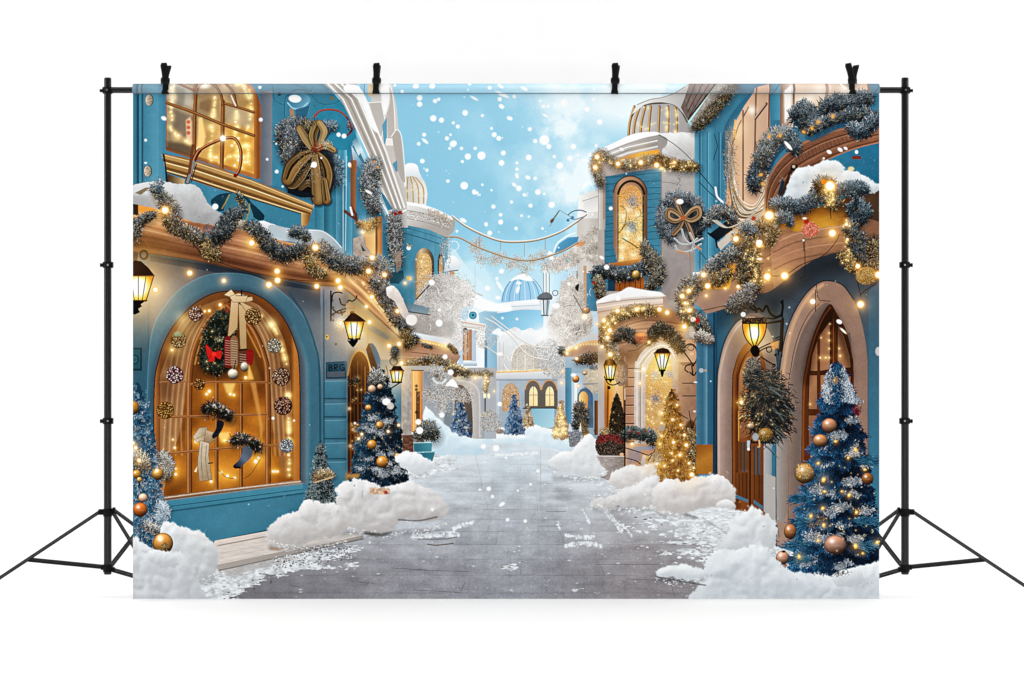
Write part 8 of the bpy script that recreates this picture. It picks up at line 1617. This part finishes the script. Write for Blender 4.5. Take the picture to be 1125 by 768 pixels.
# tidy the outlines: each cell takes the id that fills most of its neighbourhood
best = np.zeros(g.shape, np.float32); gg = g.copy()
for k in np.unique(g):
    q = blur((g == k).astype(np.float32), 2)
    up_ = q > best; best[up_] = q[up_]; gg[up_] = k
g = gg
TOPY = 10                                                        # rows of the rod pocket
cells = {}
for r in range(TOPY, GH):
    row = g[r]; cut = np.flatnonzero(np.diff(row)) + 1
    st = np.r_[0, cut]; en = np.r_[cut, GW]
    for a, b in zip(st, en): cells.setdefault(int(row[a]), []).append((r, int(a), int(b)))
objs = {}
def build_piece(k, parent, name, label):
    runs = cells.get(k, [])
    open_, rects = {}, []
    for r, a, b in runs:                                          # merge equal runs of consecutive rows
        key = (a, b)
        if key in open_ and open_[key][1] == r: open_[key][1] = r + 1
        else:
            if key in open_: rects.append((*key, *open_[key]))
            open_[key] = [r, r + 1]
    rects += [(*kk, *v) for kk, v in open_.items()]
    if len(rects) == 0: return None
    V, F, U = [], [], []
    for a, b, r0, r1 in rects:
        n = len(V)
        for (c, d) in ((a, r1), (b, r1), (b, r0), (a, r0)):
            V.append(P3(PX0 + c, PY0 + d)); U.append((c / GW, 1 - d / GH))
        F.append((n, n+1, n+2, n+3))
    o = mesh(name, V, F, M_PRINT, parent, U)
    if label: o['label'] = label
    return o
size = {k: sum(b - a for _, a, b in v) for k, v in cells.items()}
SPLIT = ('bauble', 'light_bulb', 'ornament_ball', 'stocking', 'curtain', 'garland', 'garland_print', 'window', 'door_arch', 'frosted_bush_print', 'frosted_tree_print', 'shutter', 'bow_wreath_print', 'ledge_snow', 'cornice', 'tinsel_bunch_print', 'door', 'ribbon', 'string_garland_print')
def islands(runs):
    """runs grouped into pieces that touch each other"""
    par = list(range(len(runs)))
    def root(i):
        while par[i] != i: par[i] = par[par[i]]; i = par[i]
        return i
    byrow = {}
    for i, (r, a, b) in enumerate(runs): byrow.setdefault(r, []).append(i)
    for r, L in byrow.items():
        for i in L:
            for j in byrow.get(r - 1, ()):
                if runs[i][1] <= runs[j][2] and runs[j][1] <= runs[i][2]: par[root(i)] = root(j)
    out = {}
    for i, q in enumerate(runs): out.setdefault(root(i), []).append(q)
    L = sorted(out.values(), key=lambda v: -sum(b - a for _, a, b in v))
    big = [v for v in L if sum(b - a for _, a, b in v) >= 14] or L[:1]
    for v in L:
        if v not in big: big[0].extend(v)
    big[0].sort()
    return big
def pieces(k, parent, name, label):
    first = None
    for i, runs in enumerate(islands(cells[k]) if name in SPLIT else [cells[k]]):
        cells[k] = runs
        o = build_piece(k, parent, name, label)
        first = first or o
    return first
for k in range(1, len(PARTS) + 1):
    name, label, par = PARTS[k - 1]
    if par == 0 and size.get(k, 0): objs[k] = pieces(k, cloth, name, label)
for k in range(1, len(PARTS) + 1):
    name, label, par = PARTS[k - 1]
    if par and size.get(k, 0): pieces(k, objs.get(par, cloth), name, label)
# rod pocket: the cloth's top edge sewn over the bar, standing a little proud and overhanging its seam
pv, pf, pu = [], [], []
N = 14
for i in range(N + 1):
    t = i / N; a = math.pi * t
    y = PY0 + TOPY * (1 - t) + (0.15 if i == 0 else 0)
    d = -.0135 * math.sin(min(a * .9 + .55, math.pi)) - (.0 if i else 0)
    for x in (PX0, PX1): pv.append(P3(x, y, d)); 
    pu.append((1 - (y - PY0) / GH))
uvs = []
for i in range(N):
    pf.append((2*i, 2*i+1, 2*i+3, 2*i+2)); uvs += [(0, pu[i]), (1, pu[i]), (1, pu[i+1]), (0, pu[i+1])]
n = len(pv)                                                      # underside lip back to the sheet
pv += [P3(PX0, PY0 + TOPY + .15, 0), P3(PX1, PY0 + TOPY + .15, 0)]
pf.append((n, n+1, 1, 0)); uvs += [(0, pu[0]), (1, pu[0]), (1, pu[0]), (0, pu[0])]
o = mesh('rod_pocket', pv, pf, M_POCKET, cloth, uvs, smooth=False); o['label'] = 'paler sewn top hem of the cloth holding the bar'
o = mesh('backing', [P3(PX0, PY1, .0015), P3(PX1, PY1, .0015), P3(PX1, PY0, .0015), P3(PX0, PY0, .0015)], [(0, 1, 2, 3)], M_CLOTH, cloth); o['label'] = 'plain white back of the cloth'
bm = bmesh.new(); box(bm, P3((PX0 + PX1) / 2, PY0 + TOPY + .55, -.0008), ((PX1 - PX0) * K, .0012, .0026)); bm_obj('seam', bm, material('grey_thread', (.16, .20, .22), .9, 0, .1), cloth, smooth=False)

# ---------------------------------------------------------------- stands
YP = .018                                                        # pole axis, just behind the cloth
def stand(s, label):
    """s = +1 the left stand, -1 its mirror image on the right"""
    cx = 556.25
    def X(x): return wx(x) if s > 0 else wx(2 * cx - x)
    def p(x, y, d=0.0): return Vector((X(x) * (DIST + d) / DIST, YP + d, (384 - y) * K * (DIST + d) / DIST + wz(384)))
    t = link(bpy.data.objects.new('tripod_stand', None)); t.location = (X(115.5), YP, 0); t.empty_display_size = .1
    tag(t, label, 'light stand', 'stands holding the crossbar'); base = Vector(t.location)
    def add(name, bm, mat, parent=t, sm=True):
        o = bm_obj(name, bm, mat, None, sm)
        off_ = base if parent is t else base
        for v in o.data.vertices: v.co = v.co - base
        o.parent = parent; return o
    for (y0, y1, r) in ((632, 463, .0107), (463, 290, .0104), (290, 85, .0101)):
        bm = bmesh.new(); tube(bm, p(115.5, y0), p(115.5, y1), r, seg=32); add('pole', bm, M_METAL)
    bm = bmesh.new(); tube(bm, p(115.5, 85), p(115.5, 83.6), .0101, .0085, 32); add('pole_cap', bm, M_PLASTIC)
    for y in (290.5, 463):
        bm = bmesh.new(); tube(bm, p(115.5, y + 3.3), p(115.5, y - 3.3), .0122, seg=28)
        box(bm, p(120.3, y), (.0062, .014, .0165), None, .001); box(bm, p(111.6, y), (.0068, .014, .0165), None, .001)
        c = add('collar', bm, M_PLASTIC)
        bm = bmesh.new(); tube(bm, p(110.5, y + .2), p(107.2, y + .2), .0046, .0054, 14); box(bm, p(108.1, y + .2), (.004, .004, .012), None, .001); add('knob', bm, M_PLASTIC, c)
        bm = bmesh.new(); tube(bm, p(115.5, y, -.0095), p(115.5, y, -.0138), .0028, seg=14); add('screw', bm, M_SCREW, c)
    # leg collar, hub
    bm = bmesh.new(); tube(bm, p(115.5, 568.5), p(115.5, 560), .0125, seg=28); box(bm, p(108.2, 563.6), (.014, .012, .0155), None, .001); box(bm, p(122.4, 561.2), (.008, .012, .013), None, .001); box(bm, p(120.5, 564, .012), (.010, .016, .012), None, .001)
    add('leg_collar', bm, M_PLASTIC)
    bm = bmesh.new(); tube(bm, p(115.5, 630), p(115.5, 621.5), .0128, seg=28); tube(bm, p(115.5, 632.6), p(115.5, 630), .0095, seg=24); box(bm, p(110.5, 625.2), (.012, .012, .012), None, .001); box(bm, p(121, 627), (.012, .012, .012), None, .001)
    add('hub', bm, M_PLASTIC)
    # legs of channel section: a back web with two raised edges, and their braces
    def channel(a, b, w=.0098, t=.007):
        bm = bmesh.new(); d = (b - a).normalized(); y = Vector((0, 1, 0)); y = (y - d * y.dot(d)).normalized(); x = y.cross(d)
        for q in (-1, 1): bar(bm, a + x * q * w * .36, b + x * q * w * .36, w * .27, t)
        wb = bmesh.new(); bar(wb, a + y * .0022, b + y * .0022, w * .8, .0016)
        return bm, wb
    for (a, b, e0, e1) in ((p(107, 563.2), p(-38, 659.2, -.02), p(112, 624.5), p(27.5, 616.2)), (p(121.5, 564.5, .006), p(178, 657.2, .10), p(119, 627, .004), p(168.2, 641.2, .085)), (p(122.5, 561.5, .012), p(231, 641.6, .38), p(118.5, 624, .008), p(150.6, 582.6, .105))):
        c0, c1 = channel(a, b); leg = add('leg', c0, M_METAL); add('leg_web', c1, M_WEB_GLINT, leg)
        bm = bmesh.new(); tube(bm, b + (a - b).normalized() * .02, Vector((b.x, b.y, max(b.z - .004, .0015))), .0085, .0075, 16); add('foot', bm, M_PLASTIC, leg)
        c0, c1 = channel(e0, e1, .0125, .008); br = add('brace', c0, M_METAL); add('brace_web', c1, M_WEB_GLINT if e1.y > YP + .05 else M_METAL, br)
        bm = bmesh.new(); tube(bm, e1 + Vector((0, -.007, 0)), e1 + Vector((0, .005, 0)), .0035, seg=12); add('rivet', bm, M_PLASTIC, leg)
    return t
stand(1, 'left black tripod stand, the one whose spread leg leaves the photo at the left')
stand(-1, 'right black tripod stand, the one whose spread leg leaves the photo at the right')

# ---------------------------------------------------------------- crossbar
cb = link(bpy.data.objects.new('crossbar', None)); cb.location = (wx(556.25), YP, wz(97.2)); tag(cb, 'long black crossbar joining the two stands, threaded behind the top hem of the cloth', 'crossbar')
def cadd(name, bm, mat):
    o = bm_obj(name, bm, mat, None)
    for v in o.data.vertices: v.co = v.co - cb.location
    o.parent = cb; return o
bm = bmesh.new(); tube(bm, (wx(119), YP, wz(97.2)), (wx(993.5), YP, wz(97.2)), .0087, seg=28); cadd('tube', bm, M_METAL)
for xs in (115.5, 997):
    s = 1 if xs < 500 else -1
    bm = bmesh.new(); tube(bm, (wx(xs), YP, wz(101.2)), (wx(xs), YP, wz(94)), .0128, seg=28); tube(bm, (wx(xs - 5.5), YP, wz(97.4)), (wx(xs + 5.5), YP, wz(97.4)), .0088, seg=20); cadd('end_collar', bm, M_PLASTIC)
    bm = bmesh.new(); tube(bm, (wx(xs - s * 5.5), YP, wz(97.8)), (wx(xs - s * 8.6), YP, wz(97.8)), .0042, .005, 14); cadd('knob', bm, M_PLASTIC)
    bm = bmesh.new(); tube(bm, (wx(xs), YP - .012, wz(97.6)), (wx(xs), YP - .0155, wz(97.6)), .0026, seg=14); cadd('screw', bm, M_SCREW)

# ---------------------------------------------------------------- spring clamps gripping cloth and bar
def prism(bm, pts, d0, d1):
    a = [bm.verts.new((x, d0, z)) for x, z in pts]; b = [bm.verts.new((x, d1, z)) for x, z in pts]
    bm.faces.new(a); bm.faces.new(b[::-1]); n = len(pts)
    for i in range(n): bm.faces.new((a[i], b[i], b[(i+1) % n], a[(i+1) % n]))
    bmesh.ops.recalc_face_normals(bm, faces=bm.faces)
def clamp(x, ang, lean, label, spread):
    """two handles, a coil spring on a pin and two jaws; ang turns it about the upright, so some show edge-on"""
    t = link(bpy.data.objects.new('spring_clamp', None)); t.location = (wx(x), YP - .030, wz(88.5)); t.rotation_euler = (0, math.radians(lean), math.radians(ang))
    tag(t, label, 'clamp', 'spring clamps along the top edge')
    k = K
    for side in (-1, 1):                                          # front half (side -1) and rear half
        y0 = side * .010
        bm = bmesh.new()
        # handle: tapered plate leaning outwards, seen from the side of the clamp as a slim bar
        pts = [(-.0085, .000), (.0085, .000), (.0078, .020), (.0095, .040), (.0085, .0465), (-.0062, .0450), (-.0092, .038), (-.0080, .020)]
        prism(bm, pts, -.004, .004)
        for v in bm.verts: v.co = Vector((v.co.x + side * spread * v.co.z * .42, v.co.y + y0 + side * v.co.z * .35, v.co.z))
        bm_obj('handle', bm, M_PLASTIC, t, smooth=False)
        bm = bmesh.new()
        pts = [(-.0098, .003), (.0098, .003), (.0105, -.006), (.0078, -.012), (.0080, -.026), (.0100, -.034), (.0098, -.0375), (-.0098, -.0375), (-.0100, -.034), (-.0080, -.026), (-.0078, -.012), (-.0105, -.006)]
        prism(bm, pts, -.0045, .0045)
        for v in bm.verts: v.co = Vector((v.co.x, v.co.y + y0 * 1.0 + (side * .012 * math.sin(min(1, -v.co.z / .037) * math.pi) if v.co.z < 0 else 0), v.co.z))
        bm_obj('jaw', bm, M_PLASTIC, t, smooth=False)
    bm = bmesh.new(); tube(bm, (-.0118, 0, .001), (.0118, 0, .001), .0078, seg=18); o = bm_obj('spring', bm, M_PLASTIC, t)
    bm = bmesh.new(); tube(bm, (-.0125, 0, .001), (.0125, 0, .001), .0026, seg=12); bm_obj('pin', bm, M_PLASTIC, t)
    return t
clamp(181, 14, 2, 'black spring clamp at the left end of the hem, above the gold-lit upper window', .45)
clamp(413.5, 0, 1, 'black spring clamp over the white roof moulding at the left edge of the sky', 0)
clamp(676, -4, 2, 'black spring clamp over the bright cloud beside the ribbed tower dome', .1)
clamp(937, -14, -2, 'black spring clamp at the right end of the hem, above the frosted canopy garland', .45)

# ---------------------------------------------------------------- world light, added lamps, camera
w = bpy.data.worlds.new('World'); sc.world = w; w.use_nodes = True
bg = w.node_tree.nodes['Background']; bg.inputs['Color'].default_value = (1, 1, 1, 1); bg.inputs['Strength'].default_value = WORLD
def area(name, loc, target, size, power):
    l = bpy.data.lights.new(name, 'AREA'); l.shape = 'DISK' if not isinstance(size, tuple) else 'RECTANGLE'
    if isinstance(size, tuple): l.size, l.size_y = size
    else: l.size = size
    l.energy = power; o = link(bpy.data.objects.new(name, l)); o.location = loc
    o.rotation_euler = (Vector(target) - Vector(loc)).to_track_quat('-Z', 'Y').to_euler(); return o
area('added_front_lamp', (0, -6.6, .12), (0, 0, .75), .55, FRONT)  # unseen low lamp, added to throw a soft shadow above the cloth
for q in (-1, 1): area('added_wall_lamp', (q * 3.6, -.9, 1.6), (q * .7, .8, .9), (1.2, 2.4), BACK)  # unseen side lamps, added to brighten the wall to white
area('added_floor_lamp', (0, -1.5, 5.0), (0, -1.3, 0), (10, 6), TOP)  # unseen lamp overhead, added to lift the floor to white

cam = bpy.data.cameras.new('camera'); co = link(bpy.data.objects.new('camera', cam)); co.location = (0, CYP - DIST, wz(384)); co.rotation_euler = (math.pi / 2, 0, 0)
cam.sensor_width = 36; cam.lens = 36 * DIST / (1125 * K); cam.clip_end = 200; sc.camera = co
sc.view_settings.view_transform = 'Standard'; sc.view_settings.look = 'None'; sc.view_settings.exposure = 0; sc.view_settings.gamma = 1
sc.cycles.max_bounces = 6; sc.cycles.diffuse_bounces = 4
